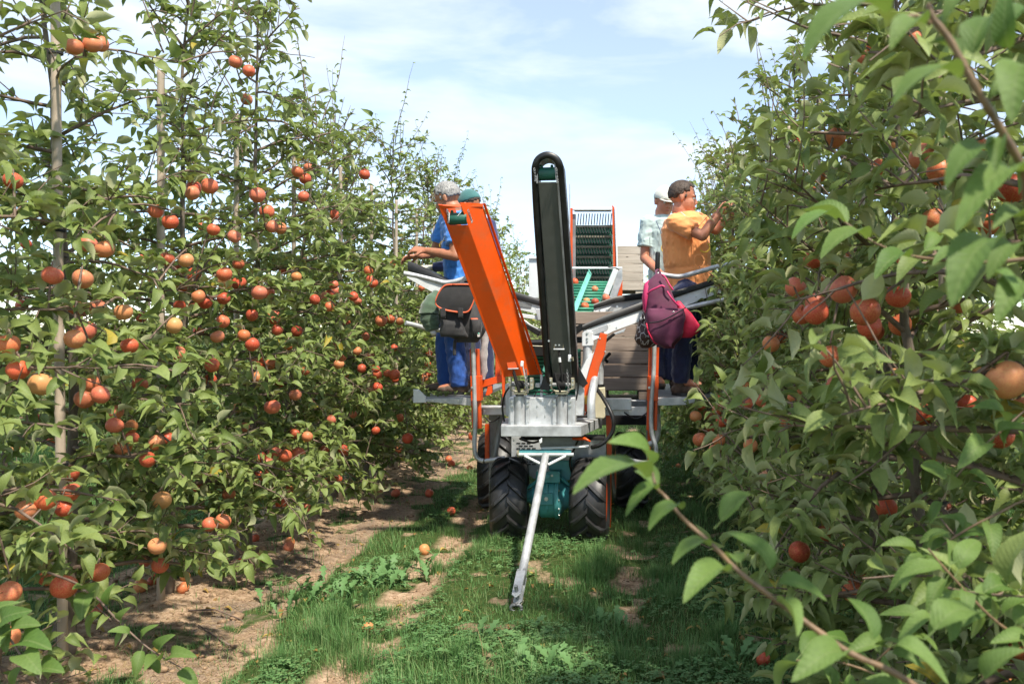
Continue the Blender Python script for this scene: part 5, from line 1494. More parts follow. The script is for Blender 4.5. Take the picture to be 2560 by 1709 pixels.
# ---------------------------------------------------------------- bags and clothes hung on the rails
M['cordura'] = mat_simple('black_cloth', (0.028, 0.028, 0.030), 0.75, 0, 0.25, 14, dirt=0.35, dirtcol=(0.09, 0.085, 0.08), bump=0.4, bscale=220, bdist=0.001, sheen=0.2)
M['piping'] = mat_simple('orange_piping', (0.80, 0.16, 0.07), 0.6)
M['fleece'] = mat_simple('green_fleece', (0.075, 0.125, 0.075), 0.95, 0, 0.2, 12, bump=0.5, bscale=150, bdist=0.002, sheen=0.5)
M['greycloth'] = mat_simple('grey_cloth', (0.42, 0.39, 0.39), 0.9, 0, 0.2, 12, bump=0.4, bscale=120, bdist=0.002, sheen=0.3)
M['purple'] = mat_simple('plum_cloth', (0.120, 0.022, 0.062), 0.75, 0, 0.25, 7, bump=0.5, bscale=240, bdist=0.001, sheen=0.08)
M['pink'] = mat_simple('pink_binding', (0.60, 0.035, 0.15), 0.55)
M['crimson'] = mat_simple('crimson_cloth', (0.66, 0.02, 0.075), 0.6, 0, 0.12, 8, bump=0.3, bscale=200, bdist=0.001)
M['white'] = mat_simple('white_cloth', (0.72, 0.70, 0.68), 0.85, 0, 0.1, 10)
def _pat():
    t = NT('patterned_cloth'); co = t.n('TexCoord').outputs['Object']
    v = t.n('TexVoronoi', _feature='DISTANCE_TO_EDGE'); t.t.links.new(t.map(co, (1.2, 1, 0.75)), v.inputs['Vector']); v.inputs['Scale'].default_value = 26
    v2 = t.noise(co, 22, 2)
    c = t.mix(t.ramp(v.outputs[0], [(0.05, 1.0), (0.09, 0.0)]), (0.055, 0.022, 0.018), (0.55, 0.50, 0.48))
    c = t.mix(t.ramp(v2, [(0.45, 1.0), (0.5, 0.0)]), c, (0.055, 0.022, 0.018))
    b = t.n('BsdfPrincipled'); t.t.links.new(c, b.inputs['Base Color']); b.inputs['Roughness'].default_value = 0.5
    return t.done(b.outputs[0])
M['pattern'] = _pat()

def puffy(name, mat, left, right, d, depth, parent=None, n=20, rows=22, crumple=0.006, freq=14, cx=0.0, power=0.75):
    """a stuffed shape between a left and a right outline (px, top to bottom), with real depth"""
    ly = [p[1] for p in left]; ry = [p[1] for p in right]
    y0, y1 = min(ly[0], ry[0]), max(ly[-1], ry[-1])
    secs = []
    for j in range(rows + 1):
        t = j / rows; y = y0 + (y1 - y0) * t
        xl = np.interp(y, ly, [p[0] for p in left]); xr = np.interp(y, ry, [p[0] for p in right])
        c = P((xl + xr) / 2, y, d); w = max((xr - xl) / 2 / F * d, 0.002)
        dp = depth / 2 * (math.sin(math.pi * min(1, 0.06 + 0.94 * t) * 0.92) ** 0.6)
        ring = []
        for k in range(n):
            a = 2 * math.pi * k / n
            ca, sa = math.cos(a), math.sin(a)
            q = c + Vector((w * math.copysign(abs(ca) ** power, ca), dp * math.copysign(abs(sa) ** power, sa) + depth / 2, 0))
            nn = mnoise.noise(q * freq) + 0.5 * mnoise.noise(q * freq * 2.3)
            q += Vector((ca, sa, 0)) * crumple * nn * 1.6
            ring.append(q)
        secs.append(ring)
    mb = MB(); mb.loft(secs, True, True)
    return mb.build(name, M[mat], parent, smooth=True, auto=70)
def strip(name, mat, pix, r, parent, squash=1.0, k=4):
    mb = MB(); mb.tube(smooth_path([P(*q) for q in pix], k), r, 8); return mb.build(name, M[mat], parent, smooth=True)

# black messenger bag with orange piping
BG = thing('messenger_bag', P(1150, 856, 6.6), 'black messenger bag with orange piping hanging from the left handrail', 'bag')
puffy('bag_body', 'cordura', [(1102, 760), (1098, 790), (1095, 812), (1094, 836), (1130, 846)], [(1188, 760), (1202, 796), (1211, 818), (1204, 838), (1190, 856)], 6.52, 0.15, BG, crumple=0.006)
puffy('front_pocket', 'cordura', [(1100, 798), (1098, 815), (1097, 834)], [(1152, 798), (1163, 825), (1166, 842)], 6.48, 0.07, BG, crumple=0.006)
puffy('side_pocket', 'cordura', [(1176, 798), (1178, 815), (1180, 840)], [(1200, 800), (1203, 815), (1200, 842)], 6.48, 0.06, BG, crumple=0.002)
fl = [(1112, 714), (1130, 711), (1178, 712), (1184, 722), (1187, 738), (1181, 760), (1172, 777), (1158, 781), (1130, 778), (1105, 772), (1091, 762), (1090, 750), (1098, 730)]
mb = MB()
cen = P(1140, 747, 6.455); ring = [P(x, y, 6.475 - 0.012 * math.sin((y - 711) / 70 * 3.14)) for x, y in fl]
back = [p + Vector((0, 0.05, 0)) for p in ring]
n_ = len(ring)
mb.add([cen] + ring + back, [(0, i + 1, (i + 1) % n_ + 1) for i in range(n_)] + [(i + 1, i + 1 + n_, (i + 1) % n_ + 1 + n_, (i + 1) % n_ + 1) for i in range(n_)] + [tuple(range(2 * n_, n_, -1))])
mb.build('flap', M['cordura'], BG, smooth=True, auto=50)
strip('piping', 'piping', [(x, y, 6.47) for x, y in (fl[1:] + fl[:2])], 0.0065, BG)
for x in (1107, 1151):
    part('strap', 'cordura', rect(x - 6, 770, x + 6, 796), 6.455, 0.012, parent=BG, bevel=0.003)
    part('buckle', 'rubber', rect(x - 6, 788, x + 6, 793), 6.445, 0.012, parent=BG, bevel=0.002)
part('tag', 'white', [(1191, 822), (1198, 821), (1200, 841), (1194, 842)], 6.49, 0.004, parent=BG, bevel=0)
part('tag_print', 'rail_teal', [(1194, 830), (1198, 829), (1198, 834), (1195, 835)], 6.487, 0.004, parent=BG, bevel=0)
puffy('inner_cloth', 'piping', [(1176, 795), (1178, 804)], [(1192, 795), (1195, 803)], 6.50, 0.04, BG)
strip('shoulder_strap', 'cordura', [(1150, 714, 6.52), (1158, 700, 6.6), (1166, 690, 6.72), (1170, 684, 6.8)], 0.012, BG)
strip('hanging_strap', 'cordura', [(1138, 850, 6.55), (1136, 870, 6.55), (1136, 888, 6.55)], 0.012, BG)
# green fleece jacket under the bag
JK = thing('fleece_jacket', P(1140, 838, 6.75), 'green fleece jacket hanging behind the black messenger bag', 'jacket')
puffy('jacket_body', 'fleece', [(1100, 722), (1085, 740), (1080, 765), (1088, 800), (1110, 812)], [(1190, 722), (1200, 745), (1212, 790), (1216, 808), (1190, 812)], 6.66, 0.13, JK, crumple=0.012, freq=9)
mb = MB(); sp_ = smooth_path([P(1098, 735, 6.66), P(1080, 758, 6.62), P(1072, 785, 6.6), P(1078, 808, 6.6), P(1082, 826, 6.6)], 5)
mb.tube(sp_, [0.045 + 0.028 * math.sin(i / (len(sp_) - 1) * 3.1) + 0.004 * math.sin(i * 2.1) for i in range(len(sp_))], 14); mb.build('sleeve', M['fleece'], JK, smooth=True, auto=60)
puffy('cuff', 'white', [(1073, 824), (1075, 834), (1078, 838)], [(1090, 825), (1090, 835), (1086, 838)], 6.57, 0.05, JK, n=12, rows=5)
GS = thing('grey_sweater', P(1208, 946, 6.98), 'light grey sweater hanging by the left orange post', 'sweater')
puffy('sweater', 'greycloth', [(1203, 800), (1202, 850), (1198, 900), (1200, 935), (1204, 948)], [(1216, 795), (1220, 830), (1217, 880), (1216, 930), (1210, 948)], 6.92, 0.08, GS, crumple=0.008)
# purple backpack
BP = thing('backpack', P(1660, 872, 6.55), 'plum and crimson backpack with pink piping hanging from the right handrail', 'backpack')
puffy('pack_body', 'purple', [(1640, 682), (1622, 698), (1613, 712), (1611, 760), (1614, 800), (1622, 835), (1634, 858), (1660, 871)], [(1656, 682), (1667, 700), (1680, 730), (1694, 765), (1706, 790), (1715, 815), (1706, 846), (1688, 864)], 6.42, 0.19, BP, n=28, rows=34, crumple=0.007, freq=11)
puffy('side_panel', 'crimson', [(1690, 752), (1700, 800), (1705, 838)], [(1702, 752), (1730, 782), (1752, 812), (1754, 825), (1730, 844)], 6.45, 0.12, BP, n=22, rows=20, crumple=0.005)
puffy('side_panel', 'pink', [(1622, 699), (1609, 708), (1606, 745), (1608, 775), (1614, 785)], [(1632, 699), (1630, 720), (1622, 745), (1618, 775), (1618, 785)], 6.44, 0.12, BP, n=14, rows=14, crumple=0.003)
puffy('pocket', 'purple', [(1618, 795), (1620, 830), (1632, 852), (1656, 866)], [(1712, 770), (1716, 800), (1706, 838), (1680, 862)], 6.355, 0.10, BP, n=24, rows=16, crumple=0.006)
strip('zip', 'pink', [(1619, 735, 6.36), (1626, 727, 6.35), (1640, 720, 6.345), (1654, 714, 6.35), (1662, 718, 6.35)], 0.0075, BP)
strip('zip', 'pink', [(1655, 686, 6.44), (1664, 694, 6.42), (1674, 712, 6.40), (1683, 725, 6.40)], 0.0065, BP)
strip('zip', 'pink', [(1668, 728, 6.36), (1678, 744, 6.35), (1690, 758, 6.36), (1698, 765, 6.37)], 0.0075, BP)
strip('zip', 'crimson', [(1616, 808, 6.38), (1622, 832, 6.37), (1636, 855, 6.39), (1644, 860, 6.4)], 0.0055, BP)
strip('pocket_zip', 'rubber', [(1622, 807, 6.345), (1650, 803, 6.335), (1675, 792, 6.335), (1700, 778, 6.345), (1714, 768, 6.36)], 0.0045, BP)
strip('hanging_loop', 'purple', [(1642, 690, 6.50), (1640, 679, 6.65), (1646, 675, 6.75), (1652, 686, 6.72)], 0.010, BP)
strip('zip_pull', 'bolt', [(1680, 781, 6.33), (1686, 778, 6.33)], 0.004, BP, k=2)
PB = thing('patterned_bag', P(1612, 868, 6.6), 'brown cloth bag with a white letter-like pattern below the backpack', 'bag')
puffy('bag_cloth', 'pattern', [(1598, 800), (1592, 820), (1586, 845), (1590, 858), (1604, 868)], [(1622, 796), (1634, 820), (1642, 850), (1640, 862), (1624, 870)], 6.58, 0.14, PB, crumple=0.009)
strip('bag_strap', 'pattern', [(1606, 802, 6.6), (1612, 760, 6.64), (1628, 720, 6.7), (1640, 686, 6.76)], 0.010, PB)
# ---------------------------------------------------------------- people
def mat_skin(name, base, red):
    t = NT(name); co = t.n('TexCoord').outputs['Object']
    n1 = t.noise(co, 14, 4); n2 = t.noise(co, 90, 4)
    c = t.mix(t.ramp(n1, [(0.35, 0.0), (0.7, 0.55)]), base, red)
    c = t.mix(t.ramp(n2, [(0.5, 0.0), (0.8, 0.3)]), c, tuple(x * 0.55 for x in base))
    b = t.n('BsdfPrincipled'); t.t.links.new(c, b.inputs['Base Color']); b.inputs['Roughness'].default_value = 0.48
    b.inputs['Subsurface Weight'].default_value = 0.12; b.inputs['Subsurface Radius'].default_value = (0.012, 0.005, 0.003); b.inputs['Subsurface Scale'].default_value = 0.5
    t.t.links.new(t.bump(n2, 0.15, 0.001), b.inputs['Normal'])
    return t.done(b.outputs[0])
M['skin_a'] = mat_skin('tanned_skin', (0.42, 0.19, 0.105), (0.46, 0.15, 0.085))
M['skin_b'] = mat_skin('ruddy_skin', (0.50, 0.22, 0.13), (0.52, 0.16, 0.09))
def mat_hair(name, a, b_):
    t = NT(name); co = t.n('TexCoord').outputs['Object']
    g = t.noise(t.map(co, (110, 110, 26)), 1.0, 4, 0.7)
    c = t.ramp(g, [(0.32, a), (0.68, b_)])
    b = t.n('BsdfPrincipled'); t.t.links.new(c, b.inputs['Base Color']); b.inputs['Roughness'].default_value = 0.6
    t.t.links.new(t.bump(g, 0.9, 0.006), b.inputs['Normal'])
    return t.done(b.outputs[0])
M['hair_grey'] = mat_hair('grey_hair', (0.10, 0.10, 0.10), (0.46, 0.45, 0.43))
M['hair_brown'] = mat_hair('dark_brown_hair', (0.025, 0.015, 0.010), (0.10, 0.065, 0.045))
def cloth(name, col, sheen=0.3): return mat_simple(name, col, 0.85, 0, 0.14, 7, bump=0.25, bscale=260, bdist=0.0008, sheen=sheen, rvar=0.05)
M['blue_shirt'] = cloth('azure_cotton', (0.055, 0.25, 0.72))
M['orange_shirt'] = cloth('pale_orange_cotton', (1.0, 0.38, 0.125))
M['pale_shirt'] = cloth('pale_teal_cotton', (0.50, 0.62, 0.60))
M['navy_top'] = cloth('navy_cotton', (0.022, 0.032, 0.11))
M['blue_work'] = cloth('royal_blue_drill', (0.018, 0.085, 0.36))
M['navy_work'] = cloth('dark_navy_drill', (0.014, 0.022, 0.075))
M['teal_cap'] = cloth('faded_teal_cotton', (0.045, 0.16, 0.155))
M['white_cap'] = cloth('off_white_cotton', (0.74, 0.75, 0.68))
M['shoe'] = mat_simple('brown_shoe_leather', (0.10, 0.065, 0.045), 0.7, 0, 0.3, 20, dirt=0.5, dirtcol=(0.22, 0.17, 0.12))
M['glove'] = cloth('cream_glove', (0.62, 0.58, 0.46))
M['eye'] = mat_simple('eye_white', (0.62, 0.60, 0.57), 0.25)
M['iris'] = mat_simple('dark_iris', (0.03, 0.02, 0.015), 0.15)
M['brow'] = mat_simple('dark_eyebrow', (0.05, 0.035, 0.025), 0.8)
M['lip'] = mat_simple('lip', (0.36, 0.11, 0.08), 0.5)
M['lanyard'] = mat_simple('yellow_ring', (0.80, 0.52, 0.06), 0.4)

def capsule(mb, a, b, ra, rb, n=14, flat_a=False, flat_b=False, sq=(1, 1), up=None):
    """tapered limb from a to b, round ended unless flat; sq = scale across (side, depth)"""
    a, b = Vector(a), Vector(b); ax = (b - a); L = ax.length; ax.normalize()
    u = (up if up is not None else Vector((0, 1, 0))); u = (u - ax * u.dot(ax))
    if u.length < 1e-4: u = ax.orthogonal()
    u.normalize(); w = ax.cross(u)
    prof = []
    if not flat_a: prof += [(-ra * math.cos(t), ra * math.sin(t)) for t in (0.05, 0.5, 1.0)]
    prof += [(0, ra), (L / 2, (ra + rb) / 2), (L, rb)]
    if not flat_b: prof += [(L + rb * math.sin(t), rb * math.cos(t)) for t in (0.5, 1.05, 1.52)]
    secs = [[a + ax * h + (w * math.cos(2 * math.pi * k / n) * sq[0] + u * math.sin(2 * math.pi * k / n) * sq[1]) * r for k in range(n)] for h, r in prof]
    mb.loft(secs, True, True)

def fuse(name, mb, mat, parent, voxel=0.008, smooth=3, wr=0.0, wfreq=(9, 9, 22), label=None, extra_mats=()):
    """join overlapping solids into one continuous skin"""
    o0 = ORIG[parent.name] if parent is not None else Vector((0, 0, 0))
    me = bpy.data.meshes.new(name + '_src'); me.from_pydata([(p[0] - o0.x, p[1] - o0.y, p[2] - o0.z) for p in mb.v], [], mb.f)
    bm = bmesh.new(); bm.from_mesh(me); bmesh.ops.recalc_face_normals(bm, faces=bm.faces); bm.to_mesh(me); bm.free()
    o = bpy.data.objects.new(name + '_src', me); COL.objects.link(o)
    r = o.modifiers.new('r', 'REMESH'); r.mode = 'VOXEL'; r.voxel_size = voxel; r.adaptivity = 0
    s = o.modifiers.new('s', 'SMOOTH'); s.iterations = smooth; s.factor = 0.6
    dc = o.modifiers.new('d', 'DECIMATE'); dc.ratio = 0.30 if voxel < 0.0068 else 0.6
    dg = bpy.context.evaluated_depsgraph_get(); dg.update()
    out = bpy.data.meshes.new_from_object(o.evaluated_get(dg))
    out.name = name
    bpy.data.objects.remove(o); bpy.data.meshes.remove(me)
    n = len(out.vertices); co = np.empty(n * 3, np.float32); out.vertices.foreach_get('co', co); co = co.reshape(-1, 3)
    if wr:
        nr = np.empty(n * 3, np.float32); out.vertex_normals.foreach_get('vector', nr) if hasattr(out, 'vertex_normals') else out.vertices.foreach_get('normal', nr)
        nr = nr.reshape(-1, 3)
        d = np.array([abs(mnoise.noise(Vector((p[0] * wfreq[0], p[1] * wfreq[1], p[2] * wfreq[2])) + Vector((3, 1, 7)))) * 1.6 + 0.4 * mnoise.noise(Vector((p[0] * 30, p[1] * 30, p[2] * 45))) for p in co])
        co = co + nr * ((0.35 - d) * wr)[:, None]
        out.vertices.foreach_set('co', co.astype(np.float32).ravel())
    out.materials.clear(); out.materials.append(M[mat])
    out.polygons.foreach_set('use_smooth', np.ones(len(out.polygons), bool)); out.update()
    o = link_mesh(name, out, parent)
    if label: o['label'] = label
    return o

def hand(mb, wrist, dirv, palm_n, size=1.0, curl=0.6, side=1):
    """palm, four fingers in two bends, and a thumb from the side of the palm"""
    f = Vector(dirv).normalized(); n = Vector(palm_n); n = (n - f * n.dot(f)).normalized(); s = f.cross(n) * side
    pl = 0.095 * size
    for k in (-1.0, -0.33, 0.33, 1.0):
        capsule(mb, wrist + s * 0.012 * k * size, wrist + f * pl + s * 0.028 * k * size, 0.017 * size, 0.0125 * size, 8)
    for k, L in ((-1, .062), (-.33, .078), (.33, .085), (1, .072)):
        p = wrist + f * pl + s * 0.030 * k * size
        L *= size
        d1 = (f + n * curl * 0.7 + s * 0.10 * k).normalized(); d2 = (f * (1 - curl * .5) + n * curl * 1.7 + s * 0.08 * k).normalized(); d3 = (f * (0.5 - curl) + n * 1.2).normalized()
        q = p + d1 * L * .45; r_ = q + d2 * L * .32
        capsule(mb, p, q, .0098 * size, .0088 * size, 8); capsule(mb, q, r_, .0088 * size, .0080 * size, 8); capsule(mb, r_, r_ + d3 * L * .22, .0080 * size, .0070 * size, 8)
    p = wrist + f * pl * .30 + s * 0.026 * size
    q = p + (s * .9 + f * .75 + n * .3).normalized() * .042 * size; r_ = q + (s * .25 + f * 1.0 + n * .6).normalized() * .032 * size
    capsule(mb, p, q, .0145 * size, .0115 * size, 8); capsule(mb, q, r_, .0110 * size, .0088 * size, 8)

def head_parts(mb, c, f, u, hs=1.0):
    """skull, jaw, nose, chin, ears, brows and lips round the head centre c; f faces forward, u up"""
    f = Vector(f).normalized(); u = (Vector(u) - f * Vector(u).dot(f)).normalized(); s = f.cross(u)
    Rm = Matrix((s, f, u)).transposed()
    q = lambda x, y, z: c + (s * x + f * y + u * z) * hs
    E = lambda p, r, n=14, m=10: mb.sphere(q(*p), tuple(k * hs for k in r), n, m, Rm)
    E((0, -0.012, 0.035), (0.076, 0.094, 0.088), 20, 14)
    E((0, 0.020, -0.030), (0.064, 0.070, 0.080), 18, 12)
    E((0, 0.050, -0.078), (0.036, 0.036, 0.030))
    E((0, 0.030, -0.072), (0.052, 0.050, 0.036))
    for k in (-1, 1):
        E((0.030 * k, 0.052, -0.022), (0.026, 0.026, 0.026))
        E((0.074 * k, -0.010, -0.004), (0.010, 0.015, 0.028)); E((0.079 * k, -0.016, 0.006), (0.006, 0.012, 0.018))
        E((0.028 * k, 0.074, 0.020), (0.024, 0.012, 0.009))
        E((0.010 * k, 0.090, -0.030), (0.007, 0.009, 0.007))
    mb.tube([q(0, 0.078, 0.014), q(0, 0.091, -0.008), q(0, 0.101, -0.026)], [0.008 * hs, 0.0085 * hs, 0.0095 * hs], 8)
    E((0, 0.084, -0.052), (0.022, 0.010, 0.0055)); E((0, 0.082, -0.062), (0.019, 0.010, 0.0060))
    return q, Rm

def person(name_label, at, J, spec, group='apple pickers on the harvester'):
    """J: joints in world space. spec: colours and options"""
    root = thing('person', at, name_label, 'person', group)
    skin = spec['skin']
    b = MB()
    q, Rm = head_parts(b, J['head'], J['face'], J['up'], spec.get('hs', 1.0))
    capsule(b, J['neck'], J['head'] - Vector(J['up']) * 0.04, 0.070, 0.062, 14)
    capsule(b, J['chest'], J['neck'], 0.10, 0.062, 14)
    capsule(b, J['pelvis'], J['chest'], 0.12, 0.125, 16, sq=spec.get('tsq', (1, .8)))
    for k, sd in (('L', 1), ('R', -1)):
        S, E_, W = J['sh' + k], J['el' + k], J['wr' + k]
        capsule(b, J['chest'], S, 0.085, 0.062)
        capsule(b, S, E_, 0.054, 0.041)
        capsule(b, E_, E_.lerp(W, 0.4), 0.042, 0.041); capsule(b, E_.lerp(W, 0.4), W, 0.041, 0.027, sq=(1, .85))
        if not J.get('glove' + k): hand(b, W, J['hd' + k], J['hn' + k], 1.05, J.get('curl' + k, .55), sd)
        H, Kn, A = J['hip' + k], J['kn' + k], J['an' + k]
        capsule(b, J['pelvis'], H, 0.11, 0.09); capsule(b, H, Kn, 0.080, 0.055); capsule(b, Kn, A, 0.054, 0.038); capsule(b, A, A + Vector(J['toe']) * 0.15 + Vector((0, 0, -0.03)), 0.036, 0.03)
    body = fuse('body', b, skin, root, 0.0062, 2)
    # eyes and brows
    for k in (-1, 1):
        m2 = MB(); m2.sphere(q(0.030 * k, 0.071, 0.003), 0.0115 * spec.get('hs', 1), 10, 8); m2.build('eye', M['eye'], root, smooth=True)
        m2 = MB(); m2.sphere(q(0.030 * k, 0.0785, 0.002), 0.0055, 8, 6); m2.build('iris', M['iris'], root, smooth=True)
        m2 = MB(); m2.tube([q(0.014 * k, 0.087, 0.022), q(0.030 * k, 0.086, 0.028), q(0.047 * k, 0.074, 0.022)], [0.0035, 0.0048, 0.003], 6); m2.build('eyebrow', M[spec.get('brow', 'brow')], root, smooth=True)
    m2 = MB(); m2.tube([q(-0.020, 0.086, -0.058), q(0, 0.0935, -0.0565), q(0.020, 0.086, -0.058)], [0.002, 0.0042, 0.002], 6); m2.build('lips', M['lip'], root, smooth=True)
    # hair or cap
    if spec.get('hair'):
        h = MB(); hm = spec['hair']; hs = spec.get('hs', 1.0)
        NP = 420
        for i in range(NP):
            z = 1 - 1.42 * (i + .5) / NP; a = i * 2.39996; r0 = math.sqrt(max(0, 1 - z * z))
            x, y = math.cos(a) * r0, math.sin(a) * r0
            if y > 0.55 and z < 0.60: continue
            if y > 0.10 and z < 0.16: continue
            if y > -0.22 and z < -0.10: continue
            h.sphere(q(x * 0.0755, -0.012 + y * 0.0935, 0.036 + z * 0.0885), (0.0105 * hs, 0.012 * hs, 0.011 * hs), 6, 4, Rm)
        for k in (-1, 1): h.sphere(q(0.070 * k, 0.018, 0.014), (0.006, 0.011, 0.024), 8, 6, Rm)
        fuse('hair', h, hm, root, 0.0055, 1, 0.006, (55, 55, 55))
    if spec.get('cap'):
        h = MB(); secs = []
        for j in range(9):
            ph = (j / 8) * 1.5 + 0.02
            secs.append([q(0.087 * math.sin(ph) * math.cos(a) * (1 + 0.015 * math.cos(6 * a)), -0.012 + 0.104 * math.sin(ph) * math.sin(a), 0.030 + 0.108 * math.cos(ph)) for a in np.linspace(0, 2 * math.pi, 24, endpoint=False)])
        secs += [[q(0.083 * math.cos(a), -0.012 + 0.099 * math.sin(a), 0.028) for a in np.linspace(0, 2 * math.pi, 24, endpoint=False)]]
        h.loft(secs, True, True); cp = h.build('cap', M[spec['cap']], root, smooth=True, auto=60)
        h = MB(); h.sphere(q(0, -0.012, 0.139), (0.007, 0.007, 0.004), 8, 6, Rm); h.build('cap_button', M[spec['cap']], cp, smooth=True)
        h = MB()
        top = [q(0.076 * math.cos(a), 0.045 + 0.095 * math.sin(a), 0.036 - 0.020 * math.sin(a) - 0.012 * abs(math.cos(a))) for a in np.linspace(0.15, math.pi - 0.15, 12)]
        h.prism(top, Vector(J['up']) * 0.006); h.build('brim', M[spec['cap']], cp, smooth=False)
        h = MB(); rr = random.Random(3)
        for i in range(70):
            a = rr.uniform(math.pi * 0.95, math.pi * 2.05); z = rr.uniform(-0.32, 0.1); r0 = math.sqrt(1 - z * z)
            h.sphere(q(math.cos(a) * r0 * 0.0745, -0.012 + math.sin(a) * r0 * 0.092, 0.036 + z * 0.087), 0.011, 6, 4, Rm)
        fuse('hair', h, 'hair_brown', root, 0.0065, 1)
    # shirt
    t = MB(); g = spec.get('belly', 1.0); tq = spec.get('tsq', (1, .8))
    waist = J['pelvis'].lerp(J['chest'], 0.30)
    hem = J['pelvis'] + (J['pelvis'] - J['chest']).normalized() * spec.get('hem', 0.02)
    capsule(t, J['chest'], waist, 0.150 * g, 0.148 * g, 20, sq=tq, flat_b=True)
    capsule(t, waist, hem, 0.150 * g, 0.158 * g, 20, sq=tq, flat_b=True, flat_a=True)
    capsule(t, J['chest'], J['neck'] - (J['neck'] - J['chest']) * 0.15, 0.115, 0.074, 16, flat_b=True)
    for k in 'LR':
        S, E_, W = J['sh' + k], J['el' + k], J['wr' + k]
        capsule(t, J['chest'].lerp(S, 0.2), S, 0.098, 0.076)
        if spec.get('long'):
            capsule(t, S, E_, 0.072, 0.058); capsule(t, E_, W, 0.057, 0.040, flat_b=True)
        else:
            capsule(t, S, S.lerp(E_, 0.68), 0.076, 0.077, flat_b=True)
    fuse('long_sleeved_top' if spec.get('long') else 't_shirt', t, spec['shirt'], root, 0.0075, 2, 0.011, spec.get('wf', (7, 7, 15)))
    # trousers
    t = MB()
    capsule(t, J['pelvis'] + (J['chest'] - J['pelvis']).normalized() * 0.07, J['pelvis'], 0.138 * g, 0.140 * g, 18, sq=tq, flat_a=True)
    for k in 'LR':
        H, Kn, A = J['hip' + k], J['kn' + k], J['an' + k]
        capsule(t, J['pelvis'], H, 0.125, 0.108)
        capsule(t, H, Kn, 0.108, 0.080); capsule(t, Kn, A.lerp(Kn, 0.10), 0.080, 0.078, flat_b=True); capsule(t, A.lerp(Kn, 0.10), A + Vector((0, 0, -0.01)), 0.078, 0.070, flat_b=True, flat_a=True)
    fuse('trousers', t, spec['trousers'], root, 0.009, 2, 0.013, (9, 9, 14))
    for k in 'LR':
        A = J['an' + k]; td = Vector(J['toe']).normalized(); sdv = td.cross(Vector((0, 0, 1)))
        Rs = Matrix((sdv, td, Vector((0, 0, 1)))).transposed()
        zb = PLZ
        m2 = MB(); base = Vector((A.x, A.y, zb + 0.045))
        m2.sphere(base + td * -0.02, (0.043, 0.058, 0.045), 12, 8, Rs); m2.sphere(base + td * 0.07, (0.047, 0.085, 0.040), 12, 8, Rs); m2.sphere(base + td * 0.13 - Vector((0, 0, .006)), (0.045, 0.060, 0.034), 12, 8, Rs); capsule(m2, base, A, 0.044, 0.046)
        sh_ = fuse('shoe', m2, 'shoe', root, 0.007, 1)
        m2 = MB(); ring = [base + sdv * 0.046 * math.cos(a) + td * (0.055 + 0.125 * math.sin(a)) for a in np.linspace(0, 6.283, 18, endpoint=False)]
        m2.prism([Vector((p.x, p.y, zb + 0.004)) for p in ring], (0, 0, 0.018)); m2.build('sole', M['rubber'], sh_, smooth=False)
    if spec.get('glove'):
        for k in spec['glove']:
            m2 = MB(); hand(m2, J['wr' + k], J['hd' + k], J['hn' + k], 1.12, .5, 1 if k == 'L' else -1)
            fuse('glove', m2, 'glove', root, 0.006, 1)
    return root, q

V3 = lambda *a: Vector(a)
# blue shirt, grey hair: stands in profile to the left, arms in the leaves
dA = 7.3
J = dict(head=P(1118, 499, dA), face=(-0.93, 0.18, -0.42), up=(-0.25, 0, 1), neck=P(1133, 521.0, dA), chest=P(1140, 576.0, dA), pelvis=P(1152, 715, dA + .02),
         shL=P(1130, 552.0, dA - .20), shR=P(1118, 552.0, dA + .18), elL=P(1140, 640, dA - .30), elR=P(1085, 632, dA + .22), wrL=P(1064, 626, dA - .22), wrR=P(1050, 640, dA + .05),
         hdL=(-1, 0.15, 0.10), hnL=(0.1, 0.6, -0.8), hdR=(-1, -0.2, -0.12), hnR=(0, -0.3, -1), curlL=.75, curlR=.5,
         hipL=P(1150, 735, dA - .10), hipR=P(1150, 735, dA + .12), knL=P(1136, 850, dA - .12), knR=P(1112, 850, dA + .14), anL=P(1150, 962, dA - .10), anR=P(1118, 960, dA + .14), toe=(-1, -0.1, 0))
pA, qA = person('picker in a bright blue T-shirt with short grey hair, reaching into the left row', (J['pelvis'].x, dA, PLZ), J, dict(hs=1.14, skin='skin_a', hair='hair_grey', shirt='blue_shirt', trousers='blue_work', hem=0.10, tsq=(.86, 1.0), belly=1.0))
mb = MB(); mb.tube([P(1122, 570, 7.05), P(1112, 590, 7.08), P(1103, 612, 7.1)], 0.004, 6); mb.build('lanyard', M['alu'], pA)
mb = MB(); cc = P(1113, 613, 7.10); mb.tube([cc + V3(0.045 * math.cos(t), 0.01 * math.sin(t), 0.040 * math.sin(t)) for t in np.linspace(0.2, 3.6, 14)], 0.005, 6); mb.build('ring', M['lanyard'], pA, smooth=True)
mb = MB(); mb.tube([P(1128, 706, 7.16), P(1150, 700, 7.15), P(1172, 702, 7.16)], 0.018, 8); mb.build('belt', M['rubber'], pA, smooth=True)
